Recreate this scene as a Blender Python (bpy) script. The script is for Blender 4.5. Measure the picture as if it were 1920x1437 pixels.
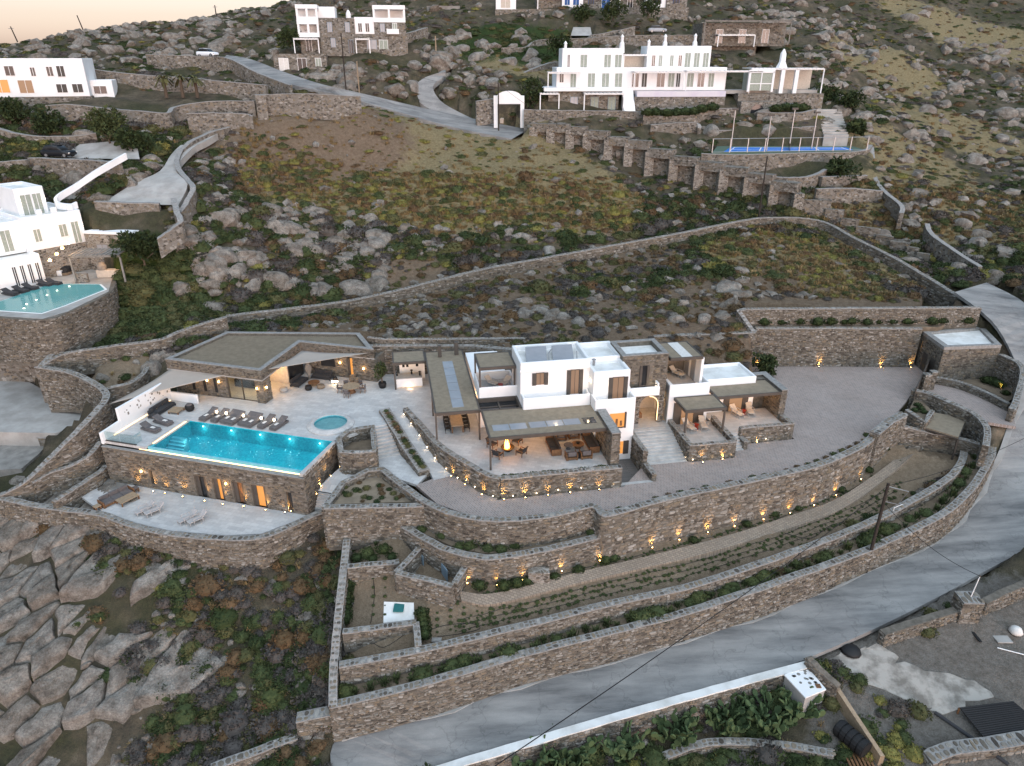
import bpy, math, random, bmesh
import numpy as np
from mathutils import Vector, Matrix, noise
from mathutils.geometry import delaunay_2d_cdt
random.seed(7)
for o in list(bpy.data.objects): bpy.data.objects.remove(o)
S = bpy.context.scene
COL = S.collection
R = math.radians
# ---------------------------------------------------------------- camera, world, sun, exposure
PITCH, CAMH, F = R(24.5), 30.5, 1333.3
cd = bpy.data.cameras.new('camera'); cam = bpy.data.objects.new('camera', cd); COL.objects.link(cam)
cam.location = (0, 0, CAMH); cam.rotation_euler = (R(90) - PITCH, 0, 0)
cd.sensor_width = 36; cd.lens = 25.0; cd.clip_end = 3000; cd.clip_start = .5
S.camera = cam
W = bpy.data.worlds.new('World'); S.world = W; W.use_nodes = True
SUN_EL, SUN_AZ = R(4.5), R(160)          # azimuth measured from +Y towards +X
nt = W.node_tree; bg = nt.nodes['Background']
sky = nt.nodes.new('ShaderNodeTexSky'); sky.sky_type = 'NISHITA'; sky.sun_disc = False
sky.sun_elevation = SUN_EL; sky.sun_rotation = SUN_AZ; sky.air_density = 1.0; sky.dust_density = 1.0; sky.ozone_density = 2.0
hs = nt.nodes.new('ShaderNodeHueSaturation'); hs.inputs['Saturation'].default_value = .42
tn = nt.nodes.new('ShaderNodeMix'); tn.data_type = 'RGBA'; tn.blend_type = 'MULTIPLY'; tn.inputs[0].default_value = 1; tn.inputs[7].default_value = (1.07, .90, .905, 1)
tcw = nt.nodes.new('ShaderNodeTexCoord'); spz = nt.nodes.new('ShaderNodeSeparateXYZ'); nt.links.new(tcw.outputs['Generated'], spz.inputs[0])
mr = nt.nodes.new('ShaderNodeMapRange'); mr.inputs[1].default_value = .06; mr.inputs[2].default_value = .42; mr.inputs[3].default_value = .36; mr.inputs[4].default_value = .95; nt.links.new(spz.outputs[2], mr.inputs[0]); nt.links.new(mr.outputs[0], hs.inputs['Saturation'])   # pink dusk band at the horizon, blue overhead, all round
mt_ = nt.nodes.new('ShaderNodeMapRange'); mt_.inputs[1].default_value = .06; mt_.inputs[2].default_value = .42; mt_.inputs[3].default_value = 1; mt_.inputs[4].default_value = 0; nt.links.new(spz.outputs[2], mt_.inputs[0]); nt.links.new(mt_.outputs[0], tn.inputs[0])
nt.links.new(sky.outputs[0], hs.inputs['Color']); nt.links.new(hs.outputs[0], tn.inputs[6]); nt.links.new(tn.outputs[2], bg.inputs[0]); bg.inputs[1].default_value = 0.15
sd = bpy.data.lights.new('sun', 'SUN'); sun = bpy.data.objects.new('sun', sd); COL.objects.link(sun)
sd.energy = 1.3; sd.angle = R(100); sd.color = (.80, .90, 1)
d = Vector((math.sin(SUN_AZ) * math.cos(R(60)), math.cos(SUN_AZ) * math.cos(R(60)), math.sin(R(60))))
sun.rotation_euler = d.to_track_quat('Z', 'Y').to_euler()
S.view_settings.view_transform = 'Standard'; S.view_settings.look = 'None'
S.view_settings.gamma = 1; S.view_settings.use_curve_mapping = False
S.view_settings.exposure = 1.3
S.render.engine = 'CYCLES'
# ---------------------------------------------------------------- pixel -> place
_c, _s = math.cos(PITCH), math.sin(PITCH)
def ray(px, py):
    x = (px - 960) / F; v = (718.5 - py) / F
    return (x, _c + v * _s, -_s + v * _c)
def P(px, py, z=0.):
    d = ray(px, py); t = (z - CAMH) / d[2]
    return Vector((d[0] * t, d[1] * t, z))
def PY(px, py, y):
    d = ray(px, py); t = y / d[1]
    return Vector((d[0] * t, y, CAMH + d[2] * t))
def topz(px, py, y): return PY(px, py, y).z
class Fr:
    def __init__(s, o, a):
        s.o = o; s.a = R(a); s.c = math.cos(s.a); s.s = math.sin(s.a)
    def w(s, u, v, z=0.): return Vector((s.o[0] + u * s.c - v * s.s, s.o[1] + u * s.s + v * s.c, z))
    def l(s, p):
        x = p[0] - s.o[0]; y = p[1] - s.o[1]
        return (x * s.c + y * s.s, -x * s.s + y * s.c)
M = Fr((-1.8, 49.75), 10.0)      # main villa
Q = Fr((-31.15, 54.2), -15.5)    # pool terrace
# ---------------------------------------------------------------- mesh helpers
class MB:
    def __init__(s): s.V = []; s.F = []; s.T = []
    def add(s, vs, fs, t=0.5):
        n = len(s.V); s.V += [tuple(v) for v in vs]; s.F += [tuple(n + i for i in f) for f in fs]; s.T += [t] * len(fs); return s
    def box(s, x0, x1, y0, y1, z0, z1, t=.5):
        return s.hexa([(x0, y0, z0), (x1, y0, z0), (x1, y1, z0), (x0, y1, z0), (x0, y0, z1), (x1, y0, z1), (x1, y1, z1), (x0, y1, z1)], t)
    def hexa(s, v, t=.5):
        return s.add(v, [(3, 2, 1, 0), (4, 5, 6, 7), (0, 1, 5, 4), (1, 2, 6, 5), (2, 3, 7, 6), (3, 0, 4, 7)], t)
    def fbox(s, fr, u0, u1, v0, v1, z0, z1, t=.5):
        a = [fr.w(u0, v0, z0), fr.w(u1, v0, z0), fr.w(u1, v1, z0), fr.w(u0, v1, z0)]
        return s.hexa(a + [Vector((p.x, p.y, z1)) for p in a], t)
    def prism(s, poly, z0, z1, t=.5):
        n = len(poly)
        a = sum(poly[i][0] * poly[(i + 1) % n][1] - poly[(i + 1) % n][0] * poly[i][1] for i in range(n))
        if a < 0: poly = poly[::-1]; z0 = z0[::-1] if isinstance(z0, list) else z0; z1 = z1[::-1] if isinstance(z1, list) else z1
        g = lambda z, i: z[i] if isinstance(z, list) else z
        vs = [(p[0], p[1], g(z0, i)) for i, p in enumerate(poly)] + [(p[0], p[1], g(z1, i)) for i, p in enumerate(poly)]
        return s.add(vs, [tuple(range(n - 1, -1, -1)), tuple(range(n, 2 * n))] + [(i, (i + 1) % n, n + (i + 1) % n, n + i) for i in range(n)], t)
    def tube(s, pts, r, n=6, t=.5):
        pts = [Vector(p) for p in pts]; rs = r if isinstance(r, (list, tuple)) else [r] * len(pts); vs = []; fs = []
        for i, p in enumerate(pts):
            d = (pts[min(i + 1, len(pts) - 1)] - pts[max(i - 1, 0)]).normalized()
            a = d.cross(Vector((0, 0, 1)));
            if a.length < 1e-3: a = Vector((1, 0, 0))
            a.normalize(); b = d.cross(a)
            for k in range(n):
                q = 2 * math.pi * k / n; vs.append(p + a * (math.cos(q) * rs[i]) + b * (math.sin(q) * rs[i]))
        for i in range(len(pts) - 1):
            for k in range(n): fs.append((i * n + k, i * n + (k + 1) % n, (i + 1) * n + (k + 1) % n, (i + 1) * n + k))
        fs += [tuple(range(n)), tuple(range(len(vs) - 1, len(vs) - n - 1, -1))]
        return s.add(vs, fs, t)
    def lathe(s, prof, cx=0, cy=0, n=16, t=.5, cap=True):
        vs = []; fs = []
        for (r, z) in prof:
            for k in range(n):
                q = 2 * math.pi * k / n; vs.append((cx + r * math.cos(q), cy + r * math.sin(q), z))
        m = len(prof)
        for i in range(m - 1):
            for k in range(n): fs.append((i * n + k, i * n + (k + 1) % n, (i + 1) * n + (k + 1) % n, (i + 1) * n + k))
        if cap: fs += [tuple(range(n - 1, -1, -1)), tuple(range((m - 1) * n, m * n))]
        return s.add(vs, fs, t)
    def strip(s, L, Rr, t=.5):
        n = len(L); return s.add(list(L) + list(Rr), [(i, n + i, n + i + 1, i + 1) for i in range(n - 1)], t)
WL = {}
def wl(o): return WL.get(o.name, Vector((0, 0, 0)))
def put(name, mb, mat, parent=None, bevel=0, smooth=False, local=False, kind=None, seg=2):
    V = np.array(mb.V, dtype=np.float64).reshape(-1, 3)
    if parent is not None:
        off = Vector((0, 0, 0)) if local else wl(parent)
    else:
        off = Vector((0, 0, 0)) if local else Vector(((V[:, 0].min() + V[:, 0].max()) / 2, (V[:, 1].min() + V[:, 1].max()) / 2, V[:, 2].min()))
    V = V - np.array(off)
    me = bpy.data.meshes.new(name); me.from_pydata(V.tolist(), [], mb.F); me.update()
    if mb.T and (min(mb.T) != max(mb.T)):
        at = me.attributes.new('tint', 'FLOAT', 'FACE'); at.data.foreach_set('value', mb.T)
    if smooth: me.polygons.foreach_set('use_smooth', [True] * len(me.polygons))
    for m in (mat if isinstance(mat, (list, tuple)) else [mat]): me.materials.append(m)
    o = bpy.data.objects.new(name, me); COL.objects.link(o)
    if parent is not None:
        o.parent = parent; WL[o.name] = wl(parent)
    else:
        o.location = off; WL[o.name] = off
    if bevel:
        b = o.modifiers.new('bevel', 'BEVEL'); b.width = bevel; b.segments = seg; b.limit_method = 'ANGLE'; b.angle_limit = R(50)
    if kind: o['kind'] = kind
    return o
def tag(o, label, cat, group=None):
    o['label'] = label; o['category'] = cat; o['kind'] = 'thing'
    if group: o['group'] = group
    return o
def thing(name, label, cat, loc=(0, 0, 0), rz=0, group=None):
    o = bpy.data.objects.new(name, None); COL.objects.link(o); o.empty_display_size = .2
    o.location = loc; o.rotation_euler = (0, 0, rz); WL[o.name] = Vector(loc); o['kind'] = 'thing'
    return tag(o, label, cat, group)
def dup(root, loc, rz, label=None, group=None):
    def cp(o, par):
        c = o.copy(); COL.objects.link(c)
        if par is not None: c.parent = par
        for ch in o.children: cp(ch, c)
        return c
    r = cp(root, None); r.location = loc; r.rotation_euler = (0, 0, rz); WL[r.name] = Vector(loc)
    if label: r['label'] = label
    if group: r['group'] = group
    return r
def B(parent, name, mat, fr, u0, u1, v0, v1, z0, z1, bevel=0, **k):
    return put(name, MB().fbox(fr, u0, u1, v0, v1, z0, z1), mat, parent, bevel, **k)
def struct(name, mb, mat):
    o = put(name, mb, mat); o['kind'] = 'structure'; return o
# ---------------------------------------------------------------- materials
def nodes(name):
    m = bpy.data.materials.new(name); m.use_nodes = True
    t = m.node_tree; b = t.nodes['Principled BSDF']; return m, t, b
def N(t, ty, **kw):
    n = t.nodes.new(ty)
    for k, v in kw.items():
        if k == 'op': n.operation = v
        elif k == 'blend': n.blend_type = v
        else: n.inputs[k].default_value = v
    return n
def ramp(t, fac, stops):
    r = t.nodes.new('ShaderNodeValToRGB'); e = r.color_ramp.elements
    while len(e) < len(stops): e.new(.5)
    for i, (p, c) in enumerate(stops): e[i].position = p; e[i].color = (*c, 1)
    t.links.new(fac, r.inputs[0]); return r.outputs[0]
def pos(t, sc=(1, 1, 1)):
    g = t.nodes.new('ShaderNodeNewGeometry'); m = t.nodes.new('ShaderNodeMapping'); m.inputs['Scale'].default_value = sc
    t.links.new(g.outputs['Position'], m.inputs[0]); return m.outputs[0]
def nz(t, co, scale, detail=4, rough=.6):
    n = N(t, 'ShaderNodeTexNoise', Scale=scale, Detail=detail, Roughness=rough); t.links.new(co, n.inputs['Vector']); return n.outputs['Fac']
def mixc(t, fac, a, b, blend='MIX'):
    m = t.nodes.new('ShaderNodeMix'); m.data_type = 'RGBA'; m.blend_type = blend
    for i, v in ((0, fac), (6, a), (7, b)):
        if hasattr(v, 'is_linked'): t.links.new(v, m.inputs[i])
        else: m.inputs[i].default_value = v if i == 0 else (*v, 1)
    return m.outputs[2]
def bump(t, b, h, st=.4, dist=.05):
    n = N(t, 'ShaderNodeBump', Strength=st, Distance=dist); t.links.new(h, n.inputs['Height']); t.links.new(n.outputs[0], b.inputs['Normal'])
def mk(name, c1, c2=None, scale=1.5, rough=.8, bmp=0, bscale=20, metal=0, detail=5, lo=.35, hi=.65):
    m, t, b = nodes(name); b.inputs['Roughness'].default_value = rough; b.inputs['Metallic'].default_value = metal
    b.inputs['Specular IOR Level'].default_value = .3
    if c2 is None: c2 = tuple(x * .82 for x in c1)
    co = pos(t); n = nz(t, co, scale, detail)
    t.links.new(ramp(t, n, [(lo, c2), (hi, c1)]), b.inputs['Base Color'])
    if bmp: bump(t, b, nz(t, co, bscale, 3), bmp)
    return m
def emis(name, col, st):
    m, t, b = nodes(name); b.inputs['Base Color'].default_value = (.06, .05, .04, 1)
    b.inputs['Emission Color'].default_value = (*col, 1); b.inputs['Emission Strength'].default_value = st; return m
STONE_RAMP = [(0, (.08, .07, .06)), (.15, (.128, .113, .095)), (.36, (.195, .173, .143)), (.5, (.265, .215, .155)), (.62, (.215, .198, .174)), (.8, (.275, .255, .225)), (.94, (.335, .318, .288)), (1, (.44, .42, .39))]
def stone_mat(name, src, gain=1.0):
    m, t, b = nodes(name); b.inputs['Roughness'].default_value = .9; b.inputs['Specular IOR Level'].default_value = .2
    co = pos(t)
    if src == 'attr':
        a = t.nodes.new('ShaderNodeAttribute'); a.attribute_name = 'tint'; f = a.outputs['Fac']
    else:
        a = t.nodes.new('ShaderNodeObjectInfo'); f = a.outputs['Random']
    c = ramp(t, f, [(p, tuple(x * gain for x in q)) for p, q in STONE_RAMP])
    n = nz(t, co, 5, 5, .7)
    c = mixc(t, .55, c, ramp(t, n, [(.3, (.35, .33, .3)), (.7, (1, 1, 1))]), 'MULTIPLY')
    big = nz(t, co, .25, 3)
    c = mixc(t, .35, c, ramp(t, big, [(.35, (.64, .61, .57)), (.65, (1, 1, 1))]), 'MULTIPLY')
    t.links.new(c, b.inputs['Base Color']); bump(t, b, nz(t, co, 9, 4), .5, .04); return m
def rubble_mat(name, scale=3.0, zs=1.7, gain=1.0, mortar=(.30, .28, .255)):
    m, t, b = nodes(name); b.inputs['Roughness'].default_value = .92; b.inputs['Specular IOR Level'].default_value = .2
    co = pos(t, (1, 1, zs))
    w = t.nodes.new('ShaderNodeTexNoise'); w.inputs['Scale'].default_value = 2.2; t.links.new(co, w.inputs['Vector'])
    ad = t.nodes.new('ShaderNodeVectorMath'); ad.operation = 'MULTIPLY_ADD'; ad.inputs[1].default_value = (.22, .22, .22)
    t.links.new(w.outputs['Color'], ad.inputs[0]); t.links.new(co, ad.inputs[2])
    v = N(t, 'ShaderNodeTexVoronoi', Scale=scale); t.links.new(ad.outputs[0], v.inputs['Vector'])
    v2 = t.nodes.new('ShaderNodeTexVoronoi'); v2.feature = 'DISTANCE_TO_EDGE'; v2.inputs['Scale'].default_value = scale; t.links.new(ad.outputs[0], v2.inputs['Vector'])
    sp = t.nodes.new('ShaderNodeSeparateColor'); t.links.new(v.outputs['Color'], sp.inputs[0])
    c = ramp(t, sp.outputs[0], [(p, tuple(x * gain for x in q)) for p, q in STONE_RAMP])
    c = mixc(t, .5, c, ramp(t, nz(t, co, 6, 4), [(.3, (.45, .42, .4)), (.7, (1, 1, 1))]), 'MULTIPLY')
    c = mixc(t, .35, c, ramp(t, nz(t, co, .3, 3), [(.35, (.64, .61, .57)), (.65, (1, 1, 1))]), 'MULTIPLY')
    e = ramp(t, v2.outputs['Distance'], [(.02, (0, 0, 0)), (.09, (1, 1, 1))])
    c = mixc(t, e, tuple(x * gain for x in mortar), c)
    t.links.new(c, b.inputs['Base Color']); bump(t, b, e, .6, .05); return m
MT = dict(
    stone=stone_mat('wall_stone', 'attr'), stone1=stone_mat('wall_stone_single', 'obj'),
    core=mk('wall_mortar', (.17, .15, .125), (.10, .088, .072), 3, .95),
    rubble=rubble_mat('rubble_masonry'), rubble_far=rubble_mat('rubble_masonry_grey', 2.4, 1.5, .95, (.2, .185, .165)),
    cap=mk('cement_coping', (.31, .30, .285), (.20, .19, .18), 4, .9, .3, 30),
    capstone=stone_mat('coping_stone', 'obj', 1.05), capstone_j=stone_mat('coping_stone_joined', 'attr', 1.05),
    white=mk('white_limewash', (.80, .80, .80), (.74, .745, .75), .7, .85, .05, 8),
    white_roof=mk('white_roof_screed', (.72, .72, .70), (.50, .49, .46), .8, .9, .1, 10, lo=.25, hi=.6),
    deck=None, brown=mk('brown_metal', (.085, .073, .063), None, 2, .5), thatch=mk('reed_matting', (.27, .222, .162), (.215, .176, .128), 2.0, .95, .5, 40),
    glass_dark=mk('dark_window_glass', (.03, .033, .036), (.02, .02, .022), 1, .08), shutter=mk('grey_brown_shutter', (.07, .062, .055), None, 3, .6),
    wood=mk('teak_wood', (.22, .115, .055), (.12, .06, .03), 6, .6), wood_pale=mk('pale_wood', (.33, .25, .17), (.24, .18, .12), 5, .6),
    cushion=mk('grey_cushion', (.125, .115, .115), (.095, .088, .09), 4, .95), cushion_d=mk('charcoal_cushion', (.045, .046, .05), None, 4, .95),
    cloth=mk('white_cloth', (.68, .66, .63), None, 4, .9), cream=mk('cream_cushion', (.55, .49, .42), None, 4, .9),
    sail=mk('beige_shade_sail', (.38, .33, .285), (.35, .305, .265), .8, .9), black=mk('black_rubber', (.016, .016, .017), None, 2, .6),
    steel=mk('grey_steel', (.32, .33, .34), None, 3, .4, metal=.6), soil=None, asphalt=None, concrete=mk('pale_concrete', (.40, .385, .365), (.29, .275, .255), .6, .9, .2, 18),
    conc_grey=mk('grey_concrete', (.26, .245, .225), (.17, .16, .145), 1.2, .9, .2, 18), red=mk('red_lacquer', (.30, .03, .015), None, 3, .4),
    trunk=mk('bark', (.10, .075, .055), None, 6, .9), wire=mk('black_cable', (.012, .012, .013), None, 2, .6), rust=mk('dark_timber_pole', (.045, .035, .03), (.03, .024, .02), 4, .9),
    wicker=mk('wicker', (.26, .2, .14), (.15, .11, .08), 14, .9), blue=mk('blue_paint', (.02, .09, .28), None, 3, .6), greyblue=mk('grey_blue_paint', (.20, .27, .33), None, 3, .6),
    curtain=mk('pale_green_curtain', (.33, .36, .31), (.24, .27, .23), 5, .7), mirror_grey=mk('grey_glass_panel', (.30, .31, .33), (.26, .27, .29), 1, .15),
    lit=emis('lit_lamp', (1, .55, .18), 16), lit_white=emis('lit_lamp_white', (1, .8, .55), 9), strip=emis('led_strip', (1, .62, .30), 1.8),
    amber=emis('lit_room_amber', (1, .38, .06), .38), amber_dim=emis('lit_room_dim', (.9, .45, .2), .16),
)
def tile_mat(name, c1, c2, joint, bw, bh, ms, rough=.75, rot=0):
    m, t, b = nodes(name); b.inputs['Roughness'].default_value = rough; b.inputs['Specular IOR Level'].default_value = .3
    g = t.nodes.new('ShaderNodeNewGeometry'); mp = t.nodes.new('ShaderNodeMapping'); mp.inputs['Rotation'].default_value = (0, 0, rot)
    t.links.new(g.outputs['Position'], mp.inputs[0])
    k = N(t, 'ShaderNodeTexBrick', Scale=1, **{'Mortar Size': ms, 'Brick Width': bw, 'Row Height': bh, 'Bias': 0., 'Mortar Smooth': .2})
    k.inputs['Color1'].default_value = (*c1, 1); k.inputs['Color2'].default_value = (*c2, 1); k.inputs['Mortar'].default_value = (*joint, 1)
    t.links.new(mp.outputs[0], k.inputs['Vector'])
    co = pos(t)
    c = mixc(t, .5, k.outputs[0], ramp(t, nz(t, co, .35, 5, .65), [(.3, (.68, .66, .64)), (.7, (1, 1, 1))]), 'MULTIPLY')
    c = mixc(t, .4, c, ramp(t, nz(t, co, 4, 4, .7), [(.3, (.7, .69, .68)), (.65, (1, 1, 1))]), 'MULTIPLY')
    t.links.new(c, b.inputs['Base Color']); bump(t, b, k.outputs['Fac'], -.25, .01); return m
MT['deck'] = tile_mat('pale_stone_paving', (.58, .575, .56), (.47, .465, .46), (.42, .41, .40), .75, .42, .012, .6, R(15.5))
MT['terr'] = tile_mat('warm_stone_paving', (.53, .50, .47), (.43, .41, .385), (.36, .34, .32), .75, .42, .012, .6, R(-10))
MT['brick'] = tile_mat('brick_paving', (.36, .285, .25), (.265, .215, .195), (.40, .365, .34), .34, .17, .022, .85, R(55))
MT['path'] = tile_mat('cobbled_path', (.33, .27, .21), (.25, .205, .165), (.18, .155, .125), .3, .2, .025, .9, R(20))
MT['plank'] = tile_mat('grey_deck_boards', (.19, .18, .17), (.15, .145, .14), (.05, .05, .05), 2.4, .16, .012, .8, R(-10))
MT['steps'] = mk('step_stone', (.46, .455, .44), (.35, .345, .335), 1.6, .8, .15, 14)
MT['soil'] = mk('garden_soil', (.20, .155, .11), (.13, .10, .07), 1.2, .95, .5, 9)
MT['soil2'] = mk('sandy_soil', (.27, .215, .155), (.18, .145, .105), 1.0, .95, .4, 12)
m, t, b = nodes('asphalt'); b.inputs['Roughness'].default_value = .85; co = pos(t)
mpr = t.nodes.new('ShaderNodeMapping'); mpr.inputs['Rotation'].default_value = (0, 0, R(-16)); mpr.inputs['Scale'].default_value = (.16, 1.0, 1); t.links.new(co, mpr.inputs[0])
c = ramp(t, nz(t, mpr.outputs[0], .8, 7, .62), [(.28, (.10, .10, .10)), (.42, (.19, .188, .184)), (.56, (.27, .265, .255)), (.75, (.35, .34, .325))])
c = mixc(t, .45, c, ramp(t, nz(t, co, .35, 5, .6), [(.35, (.62, .64, .66)), (.6, (1, 1, 1))]), 'MULTIPLY')
v = N(t, 'ShaderNodeTexVoronoi', Scale=.32); v.feature = 'DISTANCE_TO_EDGE'
w = t.nodes.new('ShaderNodeTexNoise'); w.inputs['Scale'].default_value = .9; w.inputs['Detail'].default_value = 5; t.links.new(co, w.inputs['Vector'])
ad = t.nodes.new('ShaderNodeVectorMath'); ad.operation = 'MULTIPLY_ADD'; ad.inputs[1].default_value = (2.2, 2.2, 2.2); t.links.new(w.outputs['Color'], ad.inputs[0]); t.links.new(co, ad.inputs[2]); t.links.new(ad.outputs[0], v.inputs['Vector'])
c = mixc(t, .5, c, ramp(t, v.outputs['Distance'], [(.003, (.55, .55, .55)), (.016, (1, 1, 1))]), 'MULTIPLY')
c = mixc(t, .5, c, ramp(t, nz(t, co, 14, 3, .8), [(.3, (.7, .7, .7)), (.7, (1, 1, 1))]), 'MULTIPLY')
t.links.new(c, b.inputs['Base Color']); bump(t, b, nz(t, co, 30, 3), .3, .01); MT['asphalt'] = m
# ---------------------------------------------------------------- terrain
CZ = [(0,970,-6),(150,990,-5.8),(300,1035,-6),(500,1050,-6.4),(640,1050,-6.6),(0,1100,-8.5),(300,1150,-8.7),(560,1150,-8.7),(0,1280,-11),(300,1280,-11.2),(560,1280,-10.6),
 (0,1437,-14),(300,1437,-13.7),(560,1420,-12.3),(615,1395,-12),
 (640,1400,-12.0),(700,1385,-11.7),(807,1350,-11.2),(974,1295,-10.4),(1141,1250,-9.9),(1280,1210,-9.4),(1447,1158,-8.8),(1620,1085,-8.),(1748,1030,-7.1),(1814,980,-6.2),(1880,900,-4.4),(1915,820,-2.4),
 (800,1437,-12.1),(1000,1360,-10.9),(1200,1300,-10.2),(1480,1250,-9.6),(1640,1190,-8.8),(1800,1130,-7.6),(1918,1050,-6.2),
 (900,1437,-12.6),(1100,1400,-12.0),(1300,1330,-11.6),(1450,1330,-11.2),(1300,1437,-12.6),(1560,1437,-11.6),(1700,1437,-11.2),(1900,1437,-10.6),(1700,1250,-9.4),(1900,1250,-8.8),(1900,1150,-8.2),
 (60,760,-2.9),(20,690,-2.2),(150,830,-3.2),(60,900,-4.8),(0,860,-4.6),(100,930,-4.8),
 (660,1030,-4.8),(730,1030,-4.6),(700,1100,-6.1),(760,1060,-5.6),(700,1160,-6.6),(700,1215,-7.6),(800,1130,-6.2),(860,1118,-5.8),(860,1180,-6.8),(974,1085,-5.4),(974,1160,-6.5),(1141,1050,-5.4),(1141,1120,-6.2),(1280,1015,-5.3),(1280,1092,-6.0),(1447,970,-5.2),(1447,1040,-5.4),(1590,917,-4.9),(1610,975,-5.2),(1640,890,-4.6),(1745,905,-4.0),(1790,865,-3.6),
 (240,600,2.6),(200,690,1.5),(260,660,2.2),(330,640,3.0),(150,720,.8),
 (400,640,3.2),(560,620,3.4),(700,630,3.5),(760,640,3.4),(900,640,3.4),(1050,632,3.4),(1200,620,3.6),(1300,615,3.6),(1400,605,3.8),(1600,605,3.3),(1800,600,3.4),
 (1880,640,2.6),(1905,700,.6)]
CY = [(330,450,87),(330,560,82),(424,619,77.3),(424,587,81.5),(530,606,79.3),(530,575,83.5),(640,591,82.3),(640,561,86.5),(730,572,84.8),(730,543,89.0),(807,553,86.8),(807,524,91.0),(917,525,90.3),(917,497,94.5),(1041,502,93.3),(1041,475,97.5),(1160,479,97.3),(1160,453,101.5),(1280,456,101.3),(1280,431,105.5),(1380,436,105.3),(1380,411,109.5),(1440,427,106.9),(1440,403,111.1),(1534,432,106.9),(1534,408,111.1),(1600,466,100.3),(1600,440,104.5),(1674,504,93.3),(1674,477,97.5),(1740,544,87.3),(1740,515,91.5),(1801,583,82.3),(1801,553,86.5),(1844,613,77.3),(1844,581,81.5),(1878,604,75),
 
 (640,450,98),(800,400,106),(500,400,98),(650,330,117),(800,300,122),(800,240,135),(600,235,128),(760,215,140),(1000,330,117),(1150,370,113),(1500,520,88),(1300,520,88),(1200,560,82),(1000,560,82),
 (1000,263,132.4),(1008,235,138.5),(1032,270,131.4),(1040,235,137.5),(1068,280,130.4),(1076,240,136.5),(1100,292,129.4),(1108,247,135.5),(1140,306,127.4),(1148,259,133.5),(1178,318,125.9),(1186,265,132.0),(1217,335,123.9),(1225,281,130.0),(1262,350,121.4),(1270,295,127.5),(1310,362,118.9),(1318,305,125.0),(1356,372,116.4),(1364,315,122.5),(1402,385,114.4),(1410,327,120.5),(1450,398,111.9),(1458,342,118.0),(1496,408,109.4),(1504,359,115.5),(1500,407,109.8),(1506,367,114.0),(1548,416,108.8),(1554,376,113.0),(1577,433,107.5),(1583,393,111.7),(1605,450,106.0),(1611,410,110.2),(1643,465,104.0),(1649,425,108.2),(1670,479,102.0),(1676,439,106.2),(1700,490,100.0),(1706,450,104.2),(1738,504,97.4),(1744,464,101.6),
 (490,214,121.5),(580,213,123.5),(670,212,127.5),(440,250,116),(430,330,106),(520,210,127),(660,185,140),(750,225,136),
 (300,330,96),(330,265,112),(400,240,118),(230,380,91),(270,372,92),(300,410,88),(130,300,102),(230,300,101),(60,290,103),(0,340,96),(150,400,88),(60,450,90),(230,470,85),(190,560,80),(140,640,76),
 (0,200,118),(160,185,121),(300,190,124),(450,190,126),(230,150,135),(400,150,142),(100,105,160),(300,100,165),(400,108,160),(560,140,150),(470,130,150),
 (0,84,196),(130,62,202),(250,46,208),(350,33,212),(450,18,214),(520,4,216),(560,-10,220),
 (650,95,156),(560,100,154),(760,90,160),(700,160,146),(800,140,150),(880,140,152),(820,60,175),(700,30,190),(620,-30,220),(850,20,190),
 (830,150,150),(860,230,141),(930,235,139),(1000,165,143),(1000,120,158),(960,60,178),(1100,50,180),(1250,60,182),(1350,70,182),
 (1100,212,138),(1300,190,143),(1450,180,146),(1330,100,165),(1500,110,165),(1420,260,128),(1600,270,128),(1600,200,143),(1560,320,120),
 (1650,330,118),(1900,500,92),(1860,420,104),(1900,300,138),(1700,300,128),(1700,200,160),(1900,150,190),(1560,100,180),(1500,0,225),(1700,0,245),(1900,0,262),(1300,-10,215),(1100,-30,215),(1000,10,195)]
CX = [(-120,20,-16),(-60,18,-19),(0,12,-17),(60,18,-13),(120,25,-8),(-110,50,-6),(-110,70,0),(-120,100,14),(-150,120,24),(-190,160,33),(-230,205,33),(110,50,0),(110,75,6),(130,110,12),(190,150,22),(260,210,40),(420,260,60),
 (-230,260,22),(-150,290,18),(-60,270,44),(0,300,72),(150,320,80),(300,330,72),(-420,220,20),(-420,20,-20),(420,20,-10),(-420,720,-5),(0,720,60),(420,720,40),(-100,420,20),(200,500,85),(-420,420,-5),(420,420,60)]
ctrl = [P(*c) for c in CZ] + [PY(*c) for c in CY] + [Vector(c) for c in CX]
GX = np.unique(np.concatenate([np.arange(-56, 60.01, .5), -56 - np.cumsum(.5 * 1.045 ** np.arange(1, 78)), 60 + np.cumsum(.5 * 1.045 ** np.arange(1, 78))]))
GY = np.unique(np.concatenate([np.arange(14, 96.01, .5), 96 + np.cumsum(.5 * 1.022 ** np.arange(1, 160))]))
GX = GX[(GX > -415) & (GX < 415)]; GY = GY[GY < 715]
XX, YY = np.meshgrid(GX, GY)
vv, ee, ff, *_ = delaunay_2d_cdt([Vector((p.x, p.y)) for p in ctrl], [], [], 0, 1e-4)
zc = {}
for p in ctrl: zc[(round(p.x, 2), round(p.y, 2))] = p.z
vz = []
for v in vv:
    k = min(ctrl, key=lambda p: (p.x - v.x) ** 2 + (p.y - v.y) ** 2); vz.append(k.z)
ZZ = np.full(XX.shape, np.nan)
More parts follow.
